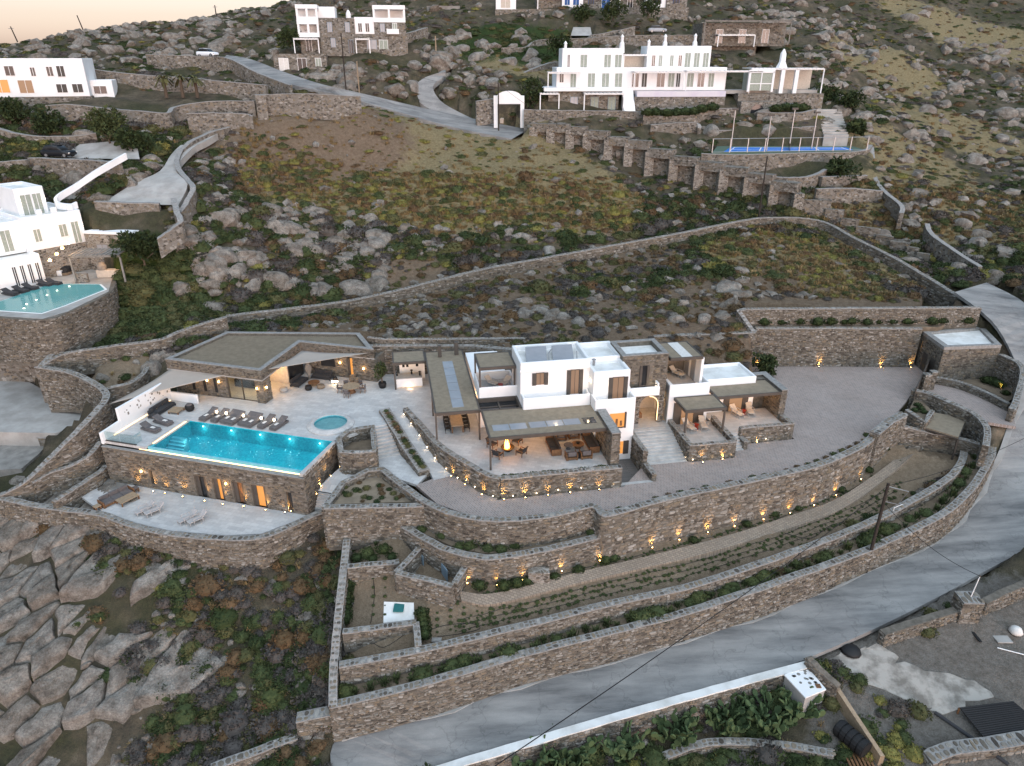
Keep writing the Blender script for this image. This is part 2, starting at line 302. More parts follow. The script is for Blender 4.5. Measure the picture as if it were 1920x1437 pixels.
for f in ff:
    a, b_, c_ = [vv[i] for i in f]; za, zb, zc_ = [vz[i] for i in f]
    ix0, ix1 = np.searchsorted(GX, [min(a.x, b_.x, c_.x), max(a.x, b_.x, c_.x)]); iy0, iy1 = np.searchsorted(GY, [min(a.y, b_.y, c_.y), max(a.y, b_.y, c_.y)])
    if ix1 <= ix0 or iy1 <= iy0: continue
    x = XX[iy0:iy1 + 1, ix0:ix1 + 1]; y = YY[iy0:iy1 + 1, ix0:ix1 + 1]
    den = (b_.y - c_.y) * (a.x - c_.x) + (c_.x - b_.x) * (a.y - c_.y)
    if abs(den) < 1e-9: continue
    l1 = ((b_.y - c_.y) * (x - c_.x) + (c_.x - b_.x) * (y - c_.y)) / den
    l2 = ((c_.y - a.y) * (x - c_.x) + (a.x - c_.x) * (y - c_.y)) / den
    l3 = 1 - l1 - l2; ok = (l1 >= -1e-6) & (l2 >= -1e-6) & (l3 >= -1e-6)
    sub = ZZ[iy0:iy1 + 1, ix0:ix1 + 1]; sub[ok] = (l1 * za + l2 * zb + l3 * zc_)[ok]
ZZ[np.isnan(ZZ)] = 0
def blur(Z, n):
    for _ in range(n):
        A = np.pad(Z, 1, mode='edge'); Z = (A[:-2, 1:-1] + A[2:, 1:-1] + A[1:-1, :-2] + A[1:-1, 2:] + 4 * Z) / 8
    return Z
Z0 = ZZ.copy(); ZZ = blur(ZZ, 10)
def inpoly(x, y, poly):
    c = np.zeros(np.shape(x), bool); n = len(poly)
    for i in range(n):
        x1, y1 = poly[i][0], poly[i][1]; x2, y2 = poly[(i + 1) % n][0], poly[(i + 1) % n][1]
        if y1 == y2: continue
        c ^= ((y1 > y) != (y2 > y)) & (x < (x2 - x1) * (y - y1) / (y2 - y1) + x1)
    return c
def segdist(x, y, path):
    d = np.full(np.shape(x), 1e9)
    for (a, b_) in zip(path[:-1], path[1:]):
        dx, dy = b_[0] - a[0], b_[1] - a[1]; L = dx * dx + dy * dy + 1e-9
        tt = np.clip(((x - a[0]) * dx + (y - a[1]) * dy) / L, 0, 1)
        d = np.minimum(d, np.hypot(x - a[0] - tt * dx, y - a[1] - tt * dy))
    return d
# rough ground: fractal relief, stronger on the far rocky hill, none in the gardens
NZ = np.zeros(XX.shape)
def fbm(x, y, sc, oct_=4, seed=0.):
    return noise.fractal(Vector((x * sc + seed, y * sc - seed, seed)), 1.0, 2.1, oct_)
garden = [P(640,1320,-8.5), P(640,1010,-4.5), P(1640,810,-1.5), P(1900,660,0), P(1930,780,-2), P(1850,860,-4), P(1280,1190,-9)]
calm = inpoly(XX, YY, garden)
for j in range(XX.shape[0]):
    for i in range(XX.shape[1]):
        x, y = XX[j, i], YY[j, i]
        far = min(1, max(0, (y - 100) / 60))
        a = fbm(x, y, .16, 4, 3.1) * (.22 + .5 * far)
        if far > 0: a += far * (abs(fbm(x, y, .06, 5, 9.7)) * 2.6 - .9)
        NZ[j, i] = a
NZ[calm] *= .12
lowleft = inpoly(XX, YY, [P(0, 980, -6), P(330, 1035, -6), P(480, 1437, -13), P(-60, 1437, -14)])
NZ[lowleft] *= 1.6
ZZ = ZZ + NZ
# level ground cut into the slope: (outline, level)
road_l = [(640,1381,-11.9),(807,1338,-11),(974,1281,-10.2),(1141,1238,-9.7),(1280,1197,-9.2),(1447,1144,-8.6),(1620,1070,-7.8),(1748,1014,-6.9),(1814,955,-5.9),(1858,880,-4.3),(1893,800,-1.9),(1917,730,-.1),(1898,665,1.7),(1858,600,3.9),(1790,548,5.2)]
road_r = [(790,1445,-12.0),(900,1420,-11.1),(1100,1360,-10.3),(1240,1322,-9.8),(1400,1278,-9.4),(1560,1215,-8.8),(1700,1150,-8.0),(1840,1075,-7.2),(1940,1010,-6.2),(1990,900,-4.4),(2010,800,-1.9),(2010,730,-.1),(1980,660,1.7),(1930,575,3.9),(1850,530,5.2)]
RL = [P(620,1442,-12.4)] + [P(*q) for q in road_l]; RR = [P(720,1470,-12.4)] + [P(*q) for q in road_r]
def smooth_path(pts, k=4):
    out = []; n = len(pts)
    for i in range(n - 1):
        p0, p1, p2, p3 = pts[max(i - 1, 0)], pts[i], pts[i + 1], pts[min(i + 2, n - 1)]
        for j in range(k):
            t_ = j / k
            out.append(.5 * ((2 * p1) + (p2 - p0) * t_ + (2 * p0 - 5 * p1 + 4 * p2 - p3) * t_ ** 2 + (3 * p1 - p0 - 3 * p2 + p3) * t_ ** 3))
    return out + [pts[-1]]
RLs, RRs = smooth_path(RL), smooth_path(RR)
DRV = [P(*q, -1.5) for q in [(780,910),(820,945),(880,966),(950,972),(1040,962),(1108,945),(1140,963),(1250,931),(1400,899),(1530,869),(1612,835),(1642,806),(1668,790),(1700,752),(1716,728),(1738,690),(1735,664),(1560,663),(1415,660),(1405,690)]] + [M.w(u, v, -1.5) for u, v in [(28.9, 9.6), (28.9, 3), (23.2, 2.9), (22, 1), (17.6, .8), (17.6, 1.2), (13.8, 1.2), (10.8, -2), (.3, -2.1)]] + [P(840, 887, -1.5)]
ENT = [P(*q, -1.5) for q in [(1716,728),(1738,690),(1755,705),(1800,718),(1860,745),(1897,768),(1905,800),(1853,792),(1785,752)]]
EST = [Q.w(*q) for q in [(-5.4,-1.0),(15.5,-1.0)]] + [M.w(*q) for q in [(-6,3),(0,-2),(10.6,-2),(14,-1),(29,2.6),(29.3,11.6),(13.4,11.6),(9.5,13.5),(1.9,20.6),(-8.6,22.2)]] + [Q.w(*q) for q in [(13.6,17.8),(10,22.2),(-4.9,18.4),(-6.2,9.4)]]
LOW = [Q.w(-4.7,-1.0)] + [P(*q, -4.) for q in [(140,935),(190,962),(250,984),(320,998),(420,1007),(490,1004),(545,983),(608,960)]] + [Q.w(15.6,-.4), Q.w(14.9,-1.0)]
NTER = [P(*q, 6.6) for q in [(-40,580),(0,592),(80,597),(127,583),(203,546),(213,512),(160,497),(60,480),(-40,500)]]
CRT = [PY(1335,286,121.3), PY(1625,281,124.5), PY(1600,268,131), PY(1345,270,131)]
GHP = [P(*q, -1.5) for q in [(1715,660),(1738,690),(1752,706),(1850,735),(1893,757),(1925,700),(1895,655),(1850,612),(1728,616)]]
YD1 = [P(*q, -3.0) for q in ((-60,700),(20,700),(85,735),(140,765),(190,752),(150,800),(105,815),(-60,812))]; YD2 = [P(*q, -4.4) for q in ((-60,830),(95,826),(75,850),(40,880),(-60,885))]
SHD = [P(*q, -1.5) for q in [(1700,752),(1716,730),(1745,738),(1781,754),(1828,776),(1850,803),(1845,834),(1750,812),(1668,792)]]
CUTS = [(SHD, -3.9), (YD1, -3.1), (YD2, -4.6), (GHP, -1.9), (NTER, 6.0), (CRT, 15.6), (LOW, -4.4), (EST, -.5), (DRV, -2.0), (ENT, -1.9)]
cutmask = np.zeros(XX.shape, bool)
for poly, z in CUTS:
    m_ = inpoly(XX, YY, poly) | (segdist(XX, YY, list(poly) + [poly[0]]) < .55); cutmask |= m_
    ZZ[m_] = np.minimum(ZZ[m_], z)
# roads lie on the ground: lower the sheet just under them
def under(L, Rr, drop=.25, marg=.3):
    for i in range(len(L) - 1):
        q = [L[i], L[i + 1], Rr[i + 1], Rr[i]]; zm = (L[i].z + L[i + 1].z + Rr[i].z + Rr[i + 1].z) / 4
        m_ = inpoly(XX, YY, q) | (segdist(XX, YY, q + [q[0]]) < marg)
        ZZ[m_] = zm - drop
under(RLs, RRs, .8, .1)
def drape(pixl, pixr, k=4):
    "a lane on the hillside from pixel edges given with distances"
    return smooth_path([PY(*q) for q in pixl], k), smooth_path([PY(*q) for q in pixr], k)
LANES = {
 'lane': drape([(420,110,158),(440,118,153),(490,140,145),(560,163,137),(640,180,139),(690,195,139),(760,215,138),(850,240,136),(960,262,132)], [(425,104,159),(470,112,154),(530,135,146),(600,158,139),(660,172,141),(720,186,142),(800,205,143),(880,222,143),(990,244,140)]),
 'lane.001': drape([(835,136,153),(800,145,152),(776,165,149),(784,190,146),(822,215,144),(862,232,142)], [(836,126,158),(833,143,153),(812,163,150),(826,190,147),(862,212,145),(910,234,142)]),
 'parking_ramp': drape([(400,246,117),(348,268,112),(322,290,107),(300,322,100),(252,345,96),(190,384,91)], [(425,240,118),(392,262,112),(360,280,108),(330,318,101),(352,345,95),(335,386,90.5)]),
 'parking_apron': drape([(150,272,106),(110,298,102)], [(255,262,107),(262,300,101)]),
 'hill_drive': drape([(1075,52,181),(1070,68,175)], [(1107,52,181),(1110,68,175)]),
}
for k_, (a_, b_) in LANES.items(): under(a_, b_, .7, 1.0)
def hz(x, y):
    i = int(np.clip(np.searchsorted(GX, x) - 1, 0, len(GX) - 2)); j = int(np.clip(np.searchsorted(GY, y) - 1, 0, len(GY) - 2))
    fx = (x - GX[i]) / (GX[i + 1] - GX[i]); fy = (y - GY[j]) / (GY[j + 1] - GY[j])
    return (ZZ[j, i] * (1 - fx) + ZZ[j, i + 1] * fx) * (1 - fy) + (ZZ[j + 1, i] * (1 - fx) + ZZ[j + 1, i + 1] * fx) * fy
def G(px, py, ymin=20, ymax=330):
    d = ray(px, py); y = ymin; st = .6; last = None
    while y < ymax:
        t_ = y / d[1]; x = d[0] * t_; z = CAMH + d[2] * t_; h = z - hz(x, y)
        if h <= 0: 
            if last is not None:
                y = last[0] + (y - last[0]) * last[1] / (last[1] - h + 1e-9)
            t_ = y / d[1]; x = d[0] * t_
            return Vector((x, y, hz(x, y)))
        last = (y, h); y += st * (1 + y / 200)
    return None
# ground sheet
nx, ny = len(GX), len(GY)
V = np.stack([XX.ravel(), YY.ravel(), ZZ.ravel()], 1)
idx = np.arange(nx * ny).reshape(ny, nx)
Fq = np.stack([idx[:-1, :-1].ravel(), idx[:-1, 1:].ravel(), idx[1:, 1:].ravel(), idx[1:, :-1].ravel()], 1)
me = bpy.data.meshes.new('ground'); me.vertices.add(len(V)); me.vertices.foreach_set('co', V.ravel())
me.loops.add(Fq.size); me.loops.foreach_set('vertex_index', Fq.ravel()); me.polygons.add(len(Fq)); me.polygons.foreach_set('loop_start', np.arange(0, Fq.size, 4)); me.update(); me.validate()
me.polygons.foreach_set('use_smooth', [True] * len(me.polygons))
# ground cover kinds: r = dry ochre grass, g = green growth, b = bare earth
def blob(pix, rad):
    w_ = np.zeros(XX.shape)
    for (px, py, rr) in pix:
        g_ = G(px, py)
        if g_ is None: continue
        w_ = np.maximum(w_, np.clip(1.5 - .75 * np.hypot(XX - g_.x, (YY - g_.y)) / (rr * rad), 0, 1))
    return w_
ochre = blob([(600,300,9),(750,280,12),(900,300,12),(700,340,11),(850,340,11),(1000,320,9),(560,340,7),(1080,370,8),(1700,300,7),(1850,400,9),(1700,380,6),(1800,250,9),(1600,430,6),(1540,500,8),(1450,480,7),(980,120,7),(1650,120,9),(1850,80,12),(1750,30,10)], 1.0)
green = blob([(240,600,5),(280,590,5),(320,560,4),(200,640,3),(960,80,9),(1020,85,7)], 1.0)
earth = blob([(480,270,6),(500,300,6),(560,230,6),(650,230,7),(720,600,6),(850,580,5),(900,540,5),(1000,520,4),(1620,560,5),(1700,570,4),(760,540,5),(1180,490,6),(700,630,8),(1000,610,8),(1200,600,8),(1340,600,7),(1500,560,8),(1350,580,7)], 1.0)
gravel = blob([(1700,1250,3.5),(1850,1250,6),(1750,1330,5),(1850,1350,5),(1650,1380,3)], 1.0)
ca = me.color_attributes.new('cover', 'FLOAT_COLOR', 'POINT')
ca.data.foreach_set('color', np.stack([ochre.ravel(), green.ravel(), earth.ravel(), gravel.ravel()], 1).astype(np.float32).ravel())
ga = me.attributes.new('garden', 'FLOAT', 'POINT'); ga.data.foreach_set('value', blur((calm | inpoly(XX, YY, [P(*q, 1) for q in [(75,690),(120,665),(300,640),(330,660),(280,690),(200,730)]])).astype(float), 1).astype(np.float32).ravel())
m, t, b = nodes('hillside_ground'); b.inputs['Roughness'].default_value = .95; b.inputs['Specular IOR Level'].default_value = .15; co = pos(t)
a = t.nodes.new('ShaderNodeAttribute'); a.attribute_name = 'cover'; sp = t.nodes.new('ShaderNodeSeparateColor'); t.links.new(a.outputs['Color'], sp.inputs[0])
n1 = nz(t, co, .55, 6, .7); n2 = nz(t, co, 2.4, 5, .7); n3 = nz(t, co, .13, 4, .6); n4 = nz(t, co, 9, 4, .75)
base = ramp(t, n1, [(.28, (.045, .04, .033)), (.42, (.092, .079, .058)), (.55, (.135, .11, .077)), (.72, (.20, .168, .122))])
grn = ramp(t, n2, [(.3, (.028, .033, .016)), (.7, (.075, .078, .036))])
c = mixc(t, ramp(t, n3, [(.42, (0, 0, 0)), (.6, (.75, .75, .75))]), base, grn)
och = ramp(t, n2, [(.25, (.145, .115, .062)), (.5, (.255, .205, .112)), (.75, (.34, .285, .17))])
def wgt(w_, n_, lo, hi):
    ad = t.nodes.new('ShaderNodeMath'); ad.operation = 'ADD'; t.links.new(w_, ad.inputs[0]); t.links.new(n_, ad.inputs[1]); return ramp(t, ad.outputs[0], [(lo, (0, 0, 0)), (hi, (1, 1, 1))])
c = mixc(t, wgt(sp.outputs[0], n1, .8, 1.75), c, och)
c = mixc(t, wgt(sp.outputs[1], n1, .8, 1.6), c, ramp(t, n2, [(.3, (.018, .032, .010)), (.7, (.055, .085, .022))]))
c = mixc(t, wgt(sp.outputs[2], n1, .7, 1.6), c, ramp(t, n2, [(.25, (.12, .085, .058)), (.5, (.20, .145, .10)), (.75, (.27, .21, .15))]))
c = mixc(t, wgt(a.outputs['Alpha'], n1, .8, 1.6), c, ramp(t, n2, [(.3, (.14, .125, .105)), (.7, (.26, .24, .215))]))
g2 = t.nodes.new('ShaderNodeAttribute'); g2.attribute_name = 'garden'
c = mixc(t, g2.outputs['Fac'], c, ramp(t, n2, [(.25, (.18, .135, .092)), (.5, (.26, .20, .14)), (.75, (.33, .265, .19))]))
c = mixc(t, .6, c, ramp(t, n4, [(.3, (.45, .45, .45)), (.62, (1, 1, 1))]), 'MULTIPLY')
t.links.new(c, b.inputs['Base Color']); bump(t, b, n4, .9, .25); MT['ground'] = m
me.materials.append(m); ground = bpy.data.objects.new('ground', me); COL.objects.link(ground); ground['kind'] = 'structure'
# roads
def lane(name, L, Rr, mat, lift=.0, thick=.35):
    n = len(L); mb = MB()
    T = [p + Vector((0, 0, lift)) for p in L]; U = [p + Vector((0, 0, lift)) for p in Rr]
    mb.strip(T, U); mb.strip([p - Vector((0, 0, thick)) for p in T], T); mb.strip(U, [p - Vector((0, 0, thick)) for p in U])
    return struct(name, mb, mat)
lane('road', RLs, RRs, MT['asphalt'])
# ---------------------------------------------------------------- stone walling
def stone_templates(n=8, k=8):
    out = []
    rs = random.Random(11)
    for i in range(n):
        ring = []
        for j in range(k):
            a = 2 * math.pi * (j + .5) / k + rs.uniform(-.16, .16)
            r = 1 / max(abs(math.cos(a)), abs(math.sin(a))) ** .95 * rs.uniform(.88, 1.0)
            ring.append((max(-1, min(1, r * math.cos(a))) * .5, max(-1, min(1, r * math.sin(a))) * .5))
        tx, tz = rs.uniform(-.1, .1), rs.uniform(-.1, .1)
        vs = [(x, 0, z) for x, z in ring] + [(x * .86 + tx * .15, -1 + (x * tx + z * tz) * 1.5, z * .82 + tz * .15) for x, z in ring]
        fs = [(j, (j + 1) % k, k + (j + 1) % k, k + j) for j in range(k)] + [tuple(range(k, 2 * k))]
        out.append((np.array(vs), fs))
    return out
TPL = stone_templates()
TME = []
for v_, f_ in TPL:
    pair = []
    for mt in ('stone1', 'capstone'):
        me_ = bpy.data.meshes.new('stone'); me_.from_pydata(v_.tolist(), [], f_); me_.materials.append(MT[mt]); pair.append(me_)
    TME.append(pair)
CAMP = Vector((0, 0, CAMH))
def stones_joined(name, pl, mat, parent):
    if not pl: return None
    mb = MB()
    for (c, tx, ny_, uz, w, h, dp, vi, tt) in pl:
        vs, fs = TPL[vi]; n = len(mb.V)
        A = np.stack([np.array(tx) * w, np.array(ny_) * -dp, np.array(uz) * h])
        mb.V += (vs @ A + np.array(c)).tolist(); mb.F += [tuple(n + i for i in f) for f in fs]; mb.T += [tt] * len(fs)
    mb.T[0] = min(.999, mb.T[0] + .001) if mb.T[0] < .5 else mb.T[0] - .001
    return put(name, mb, mat, parent, kind='stuff')
def stones_single(pl, parent, which=0):
    off = wl(parent)
    for (c, tx, ny_, uz, w, h, dp, vi, tt) in pl:
        o = bpy.data.objects.new('stone', TME[vi][which]); COL.objects.link(o); o.parent = parent
        m_ = Matrix(((tx[0] * w, -ny_[0] * dp, uz[0] * h), (tx[1] * w, -ny_[1] * dp, uz[1] * h), (tx[2] * w, -ny_[2] * dp, uz[2] * h))).to_4x4()
        m_.translation = Vector(c) - off; o.matrix_basis = m_
def face_stones(fn, L, ztop, zbot, size=.36, holes=(), rs=random, depth=.07, facing=True, tl=.0, th=1.):
    """rows of stones on a face; fn(s, z) -> (point, tangent, outward normal)"""
    out = []; d = 0.03; row = 0
    zmax = max(ztop(s_ * L / 20) - zbot(s_ * L / 20) for s_ in range(21))
    while d < zmax:
        rh = size * rs.uniform(.34, .72); s = -rs.uniform(0, .3)
        while s < L:
            w = size * rs.choice([.45, .6, .8, 1., 1.3, 1.8]) * rs.uniform(.85, 1.15); sc = s + w / 2
            if 0 < sc < L:
                zt = ztop(sc) - d; zb = zt - rh
                if zb < zbot(sc) and zt - zbot(sc) > .1: zb = zbot(sc)
                if zb >= zbot(sc) - .01 and zt - zb > .07:
                    ww = min(w, 2 * min(sc, L - sc) + .1); zc_ = (zt + zb) / 2
                    if not any(h[0] - .02 < sc + ww / 2 and sc - ww / 2 < h[1] + .02 and h[2] < zt and zb < h[3] for h in holes):
                        p, tg, nr = fn(sc, zc_)
                        if not facing or nr.dot(CAMP - p) > 0:
                            t_ = rs.uniform(tl, th)
                            hh = (zt - zb) - .02
                            a = rs.gauss(0, .1); p = p + Vector((0, 0, rs.uniform(-.05, .05))); hh *= rs.uniform(.8, 1.12); ca_, sa_ = math.cos(a), math.sin(a)
                            tx = tg * ca_ + Vector((0, 0, 1)) * sa_; uz = Vector((0, 0, 1)) * ca_ - tg * sa_
                            out.append((p, tx, nr, uz, (ww - .02) * 1.02, hh * 1.04, depth * rs.uniform(.5, 1.3), rs.randrange(len(TPL)), t_))
            s += w
        d += rh; row += 1
    return out
def resample(pts, step):
    out = [pts[0]]
    for a, b_ in zip(pts[:-1], pts[1:]):
        n = max(1, int((Vector(b_[:2]) - Vector(a[:2])).length / step))
        for i in range(1, n + 1): out.append(tuple(a[k] + (b_[k] - a[k]) * i / n for k in range(4)))
    return out
def wall(label, pts, th=.5, stones='near', single=0, cap=True, curve=True, mat=None, group=None, name='stone_wall', cat='wall', size=.32, closed=False, wob=.025, seed=None, holes=()):
    """pts: (x, y, ztop, zbase) centre line; builds core, coping and face stones"""
    rs = random.Random(seed if seed is not None else len(label) * 31 + int(pts[0][0] * 7))
    pts = [tuple(p) for p in pts]
    if curve and len(pts) > 2:
        V4 = [np.array(p) for p in pts]; pts = [tuple(p) for p in smooth_path(V4, 5)]
    pts = resample(pts, 1.0) if wob else resample(pts, 3)
    if wob: pts = [(p[0] + rs.uniform(-wob, wob), p[1] + rs.uniform(-wob, wob), p[2] + rs.uniform(-wob, wob), p[3]) for p in pts]
    n = len(pts); base = min(p[3] for p in pts)
    mid = pts[n // 2]
    root = thing(name, label, cat, (mid[0], mid[1], mid[3]), 0, group)
    nor = []
    for i in range(n):
        a, b_ = pts[max(i - 1, 0)], pts[min(i + 1, n - 1)]
        d_ = Vector((b_[0] - a[0], b_[1] - a[1], 0)).normalized(); nor.append(Vector((d_.y, -d_.x, 0)))
    def ringmb(o, z0f, z1f):
        mb = MB(); vs = []; fs = []
        for p, nr in zip(pts, nor):
            x, y = p[0], p[1]
            for sgn, z in ((1, z0f(p)), (1, z1f(p)), (-1, z1f(p)), (-1, z0f(p))): vs.append((x + nr.x * o * sgn, y + nr.y * o * sgn, z))
        for i in range(n - 1):
            for k in range(4): fs.append((i * 4 + k, i * 4 + (k + 1) % 4, i * 4 + 4 + (k + 1) % 4, i * 4 + 4 + k))
        fs += [(3, 2, 1, 0), (n * 4 - 4, n * 4 - 3, n * 4 - 2, n * 4 - 1)]
        return mb.add(vs, fs)
    cm = mat or (MT['core'] if stones else MT['rubble_far'])
    put('core', ringmb(th / 2, lambda p: p[3] - .3, lambda p: p[2] - .03), cm, root)
    cp = None
    if cap: cp = put('coping', ringmb(th / 2 + .035, lambda p: p[2] - .06, lambda p: p[2] + .03), MT['cap'], root)
    if not stones: return root
    cum = [0.]
    for a, b_ in zip(pts[:-1], pts[1:]): cum.append(cum[-1] + math.hypot(b_[0] - a[0], b_[1] - a[1]))
    L = cum[-1]
    def at(s):
        i = int(np.clip(np.searchsorted(cum, s) - 1, 0, n - 2)); f = (s - cum[i]) / (cum[i + 1] - cum[i] + 1e-9); return i, min(1, max(0, f))
    def val(s, k):
        i, f = at(s); return pts[i][k] + (pts[i + 1][k] - pts[i][k]) * f
    pl = []
    for sg in (1, -1):
        def fn(s, z, sg=sg):
            i, f = at(s); nr = (nor[i].lerp(nor[i + 1], f)).normalized() * sg
            tg = Vector((-nr.y, nr.x, 0)); return Vector((val(s, 0), val(s, 1), z)) + nr * (th / 2 - .015), tg, nr
        pl += face_stones(fn, L, lambda s: val(s, 2) - .06, lambda s: val(s, 3), size, holes, rs)
    # exposed ends
    for i, sg in ((0, -1), (n - 1, 1)):
        tg = nor[i]; nr = Vector((-nor[i].y, nor[i].x, 0)) * sg
        if nr.dot(CAMP - Vector(pts[i][:3])) > 0:
            o0 = Vector((pts[i][0], pts[i][1], 0)) - tg * (th / 2)
            pl += face_stones(lambda s, z: (o0 + tg * s + nr * -.01 + Vector((0, 0, z)), tg, nr), th, lambda s: pts[i][2] - .06, lambda s: pts[i][3], size, (), rs)
    pc = []
    if cap:
        s = 0.
        while s < L:
            w = rs.uniform(.24, .5); sc = min(L - .01, s + w / 2); i, f = at(sc); nr = (nor[i].lerp(nor[i + 1], f)).normalized(); tg = Vector((-nr.y, nr.x, 0))
            split = rs.uniform(-.12, .12); W2 = th + .02
            for (a, b_) in ((-W2 / 2, split), (split, W2 / 2)) if rs.random() < .75 else ((-W2 / 2, W2 / 2),):
                c = Vector((val(sc, 0), val(sc, 1), val(sc, 2) + .028)) + nr * ((a + b_) / 2)
                pc.append((c, tg, Vector((0, 0, 1)), -nr, (w - .045) * .95, (b_ - a - .04) * .95, rs.uniform(.015, .04), rs.randrange(len(TPL)), rs.uniform(.2, 1)))
            s += w
    if single:
        allp = sorted([(((c[0] - CAMP) .length) / max(.05, c[4] * c[5]) ** .5, 0, i) for i, c in enumerate(pl)] + [((c[0] - CAMP).length / max(.05, c[4] * c[5]) ** .5, 1, i) for i, c in enumerate(pc)])[:single]
        s0 = {i for _, k, i in allp if k == 0}; s1 = {i for _, k, i in allp if k == 1}
        stones_single([pl[i] for i in s0], root, 0); stones_single([pc[i] for i in s1], root, 1)
        pl = [p for i, p in enumerate(pl) if i not in s0]; pc = [p for i, p in enumerate(pc) if i not in s1]
    stones_joined('face_stones', pl, MT['stone'], root)
    stones_joined('coping_stones', pc, MT['capstone_j'], root)
    return root
def clad(parent, fr, side, a0, a1, c, zt, zb, holes=(), size=.33, single=0, name='face_stones', seed=1, tl=0., th=.75):
    """stone facing on a frame-aligned wall face: side 'f' (front, normal -v) at v=c, 'l' (normal -u) at u=c, 'r' (normal +u)"""
    rs = random.Random(seed + int(a0 * 13) + int(c * 7))
    ax = Vector((fr.c, fr.s, 0)); ay = Vector((-fr.s, fr.c, 0))
    if side == 'f': o0 = fr.w(a0, c); tg, nr = ax, -ay
    elif side == 'b': o0 = fr.w(a0, c); tg, nr = ax, ay
    elif side == 'l': o0 = fr.w(c, a0); tg, nr = ay, -ax
    else: o0 = fr.w(c, a0); tg, nr = ay, ax
    g = lambda z: z if callable(z) else (lambda s: z)
    hs = [(h[0] - a0, h[1] - a0, h[2], h[3]) for h in holes]
    pl = face_stones(lambda s, z: (o0 + tg * s + Vector((0, 0, z)) - nr * .01, tg, nr), a1 - a0, g(zt), g(zb), size, hs, rs, .05, False, tl, th)
    if single:
        pl.sort(key=lambda q: -q[4] * q[5]); stones_single(pl[:single], parent); pl = pl[single:]
    return stones_joined(name, pl, MT['stone'], parent)
def capring(parent, fr, u0, u1, v0, v1, z, w=.35, h=.06, name='coping'):
    mb = MB(); mb.fbox(fr, u0, u1, v0, v0 + w, z, z + h); mb.fbox(fr, u0, u1, v1 - w, v1, z, z + h); mb.fbox(fr, u0, u0 + w, v0 + w, v1 - w, z, z + h); mb.fbox(fr, u1 - w, u1, v0 + w, v1 - w, z, z + h)
    return put(name, mb, MT['cap'], parent)
def px4(lst):            # (px, py of the wall top, ztop, zbase)
    out = []
    for px, py, zt, zb in lst:
        p = P(px, py, zt); out.append((p.x, p.y, zt, zb))
    return out
def pxb(lst):            # (px, top py, base py, zbase)
    out = []
    for px, tp, bp, zb in lst:
        p = P(px, bp, zb); out.append((p.x, p.y, topz(px, tp, p.y), zb))
    return out
def pxy(lst, h):         # (px, py of the top, distance)
    out = []
    for px, py, y in lst:
        p = PY(px, py, y); out.append((p.x, p.y, p.z, p.z - h))
    return out
# --- garden and road walls below the villa
roadw = pxb([(630,1322,1385,-12.0),(807,1278,1338,-11),(974,1227,1281,-10.2),(1141,1184,1238,-9.7),(1280,1147,1197,-9.2),(1447,1091,1144,-8.6),(1620,1028,1070,-7.8),(1748,966,1014,-6.9),(1808,915,957,-6),(1845,862,895,-4.8),(1854,838,860,-4.2)])
wall('long grey stone retaining wall curving along the upper edge of the road', roadw, .55, single=300)
gardw = [(640,1247,1282,-9.05),(807,1214,1245,-8.27),(974,1174,1203,-7.75),(1141,1131,1157,-7.23),(1280,1101,1122,-6.92),(1447,1047,1067,-6.13),(1614,984,1000,-5.83),(1748,914,930,-4.58),(1794,874,890,-4.23),(1806,835,848,-3.9)]
gw = pxb(gardw)
wall('low stone wall between the sloping garden and the shrub strip above the road', gw, .55, single=300)
retw = px4([(1128,962,-1.15,-5.6),(1150,962,-1.15,-5.6),(1250,934,-1.15,-5.6),(1400,902,-1.15,-5.5),(1530,872,-1.15,-5.4),(1615,836,-1.15,-5.2),(1640,812,-1.1,-4.9)])
wall('tall curved rubble retaining wall holding up the brick driveway with uplights along its foot', retw, .6, single=300, size=.42)
wall('curved stone wall around the left end of the brick driveway', px4([(716,879,-1.15,-4.6),(745,902,-1.15,-4.8),(790,935,-1.15,-4.8),(840,960,-1.15,-4.6),(900,972,-1.15,-4.2),(960,974,-1.15,-4.2),(1040,965,-1.15,-4.2),(1108,948,-1.15,-4.2),(1128,962,-1.15,-5.)]), .5, single=200)
wall('bowed stone wall in front of the planted terrace under the driveway', px4([(735,972,-3.2,-6.6),(757,985,-3.3,-6.6),(790,1005,-3.3,-6.6),(840,1030,-3.3,-6.6),(900,1044,-3.3,-6.4),(950,1042,-3.3,-6.3),(1020,1030,-3.3,-6.2),(1080,1016,-3.3,-6.1),(1135,1002,-3.3,-6)]), .55, single=250)
wall('stone wall along the front of the triangular planted bed beside the pool steps', px4([(608,951,-1.5,-5.2),(700,949,-1.5,-5.2),(770,948,-1.5,-5.2),(800,946,-1.5,-5.2)]), .5, single=150, curve=False)
wall('short stone wall beside the steps, edging the triangular planted bed', px4([(608,951,-1.5,-5.2),(643,905,-1.4,-4.6),(690,882,-1.2,-2.4),(716,879,-1.15,-2.4)]), .45, curve=False)
wall('outer stone wall wrapped around the lower sun terrace', px4([(-70,922,-3.7,-7.2),(0,933,-3.8,-7),(60,946,-3.9,-6.8),(130,956,-3.9,-6.8),(190,964,-3.9,-6.8),(250,985,-3.9,-6.9),(320,1000,-3.9,-7),(420,1009,-3.9,-7.2),(490,1006,-3.9,-7.2),(545,985,-3.9,-7.2),(608,958,-3.9,-7.2),(650,963,-3.9,-7)]), .55, single=260)
wall('stone wall dropping down the left side of the kitchen garden', px4([(650,1012,-4.3,-6.9),(641,1094,-5.3,-8.2),(632,1180,-6.6,-9.6),(625,1257,-7.9,-11.4),(624,1325,-8.7,-12.4)]), .5, single=200)
wall('low stone wall above the upper vegetable bed', px4([(652,1062,-4.7,-6.6),(700,1058,-4.7,-6.6),(748,1053,-4.7,-6.6)]), .45, single=60)
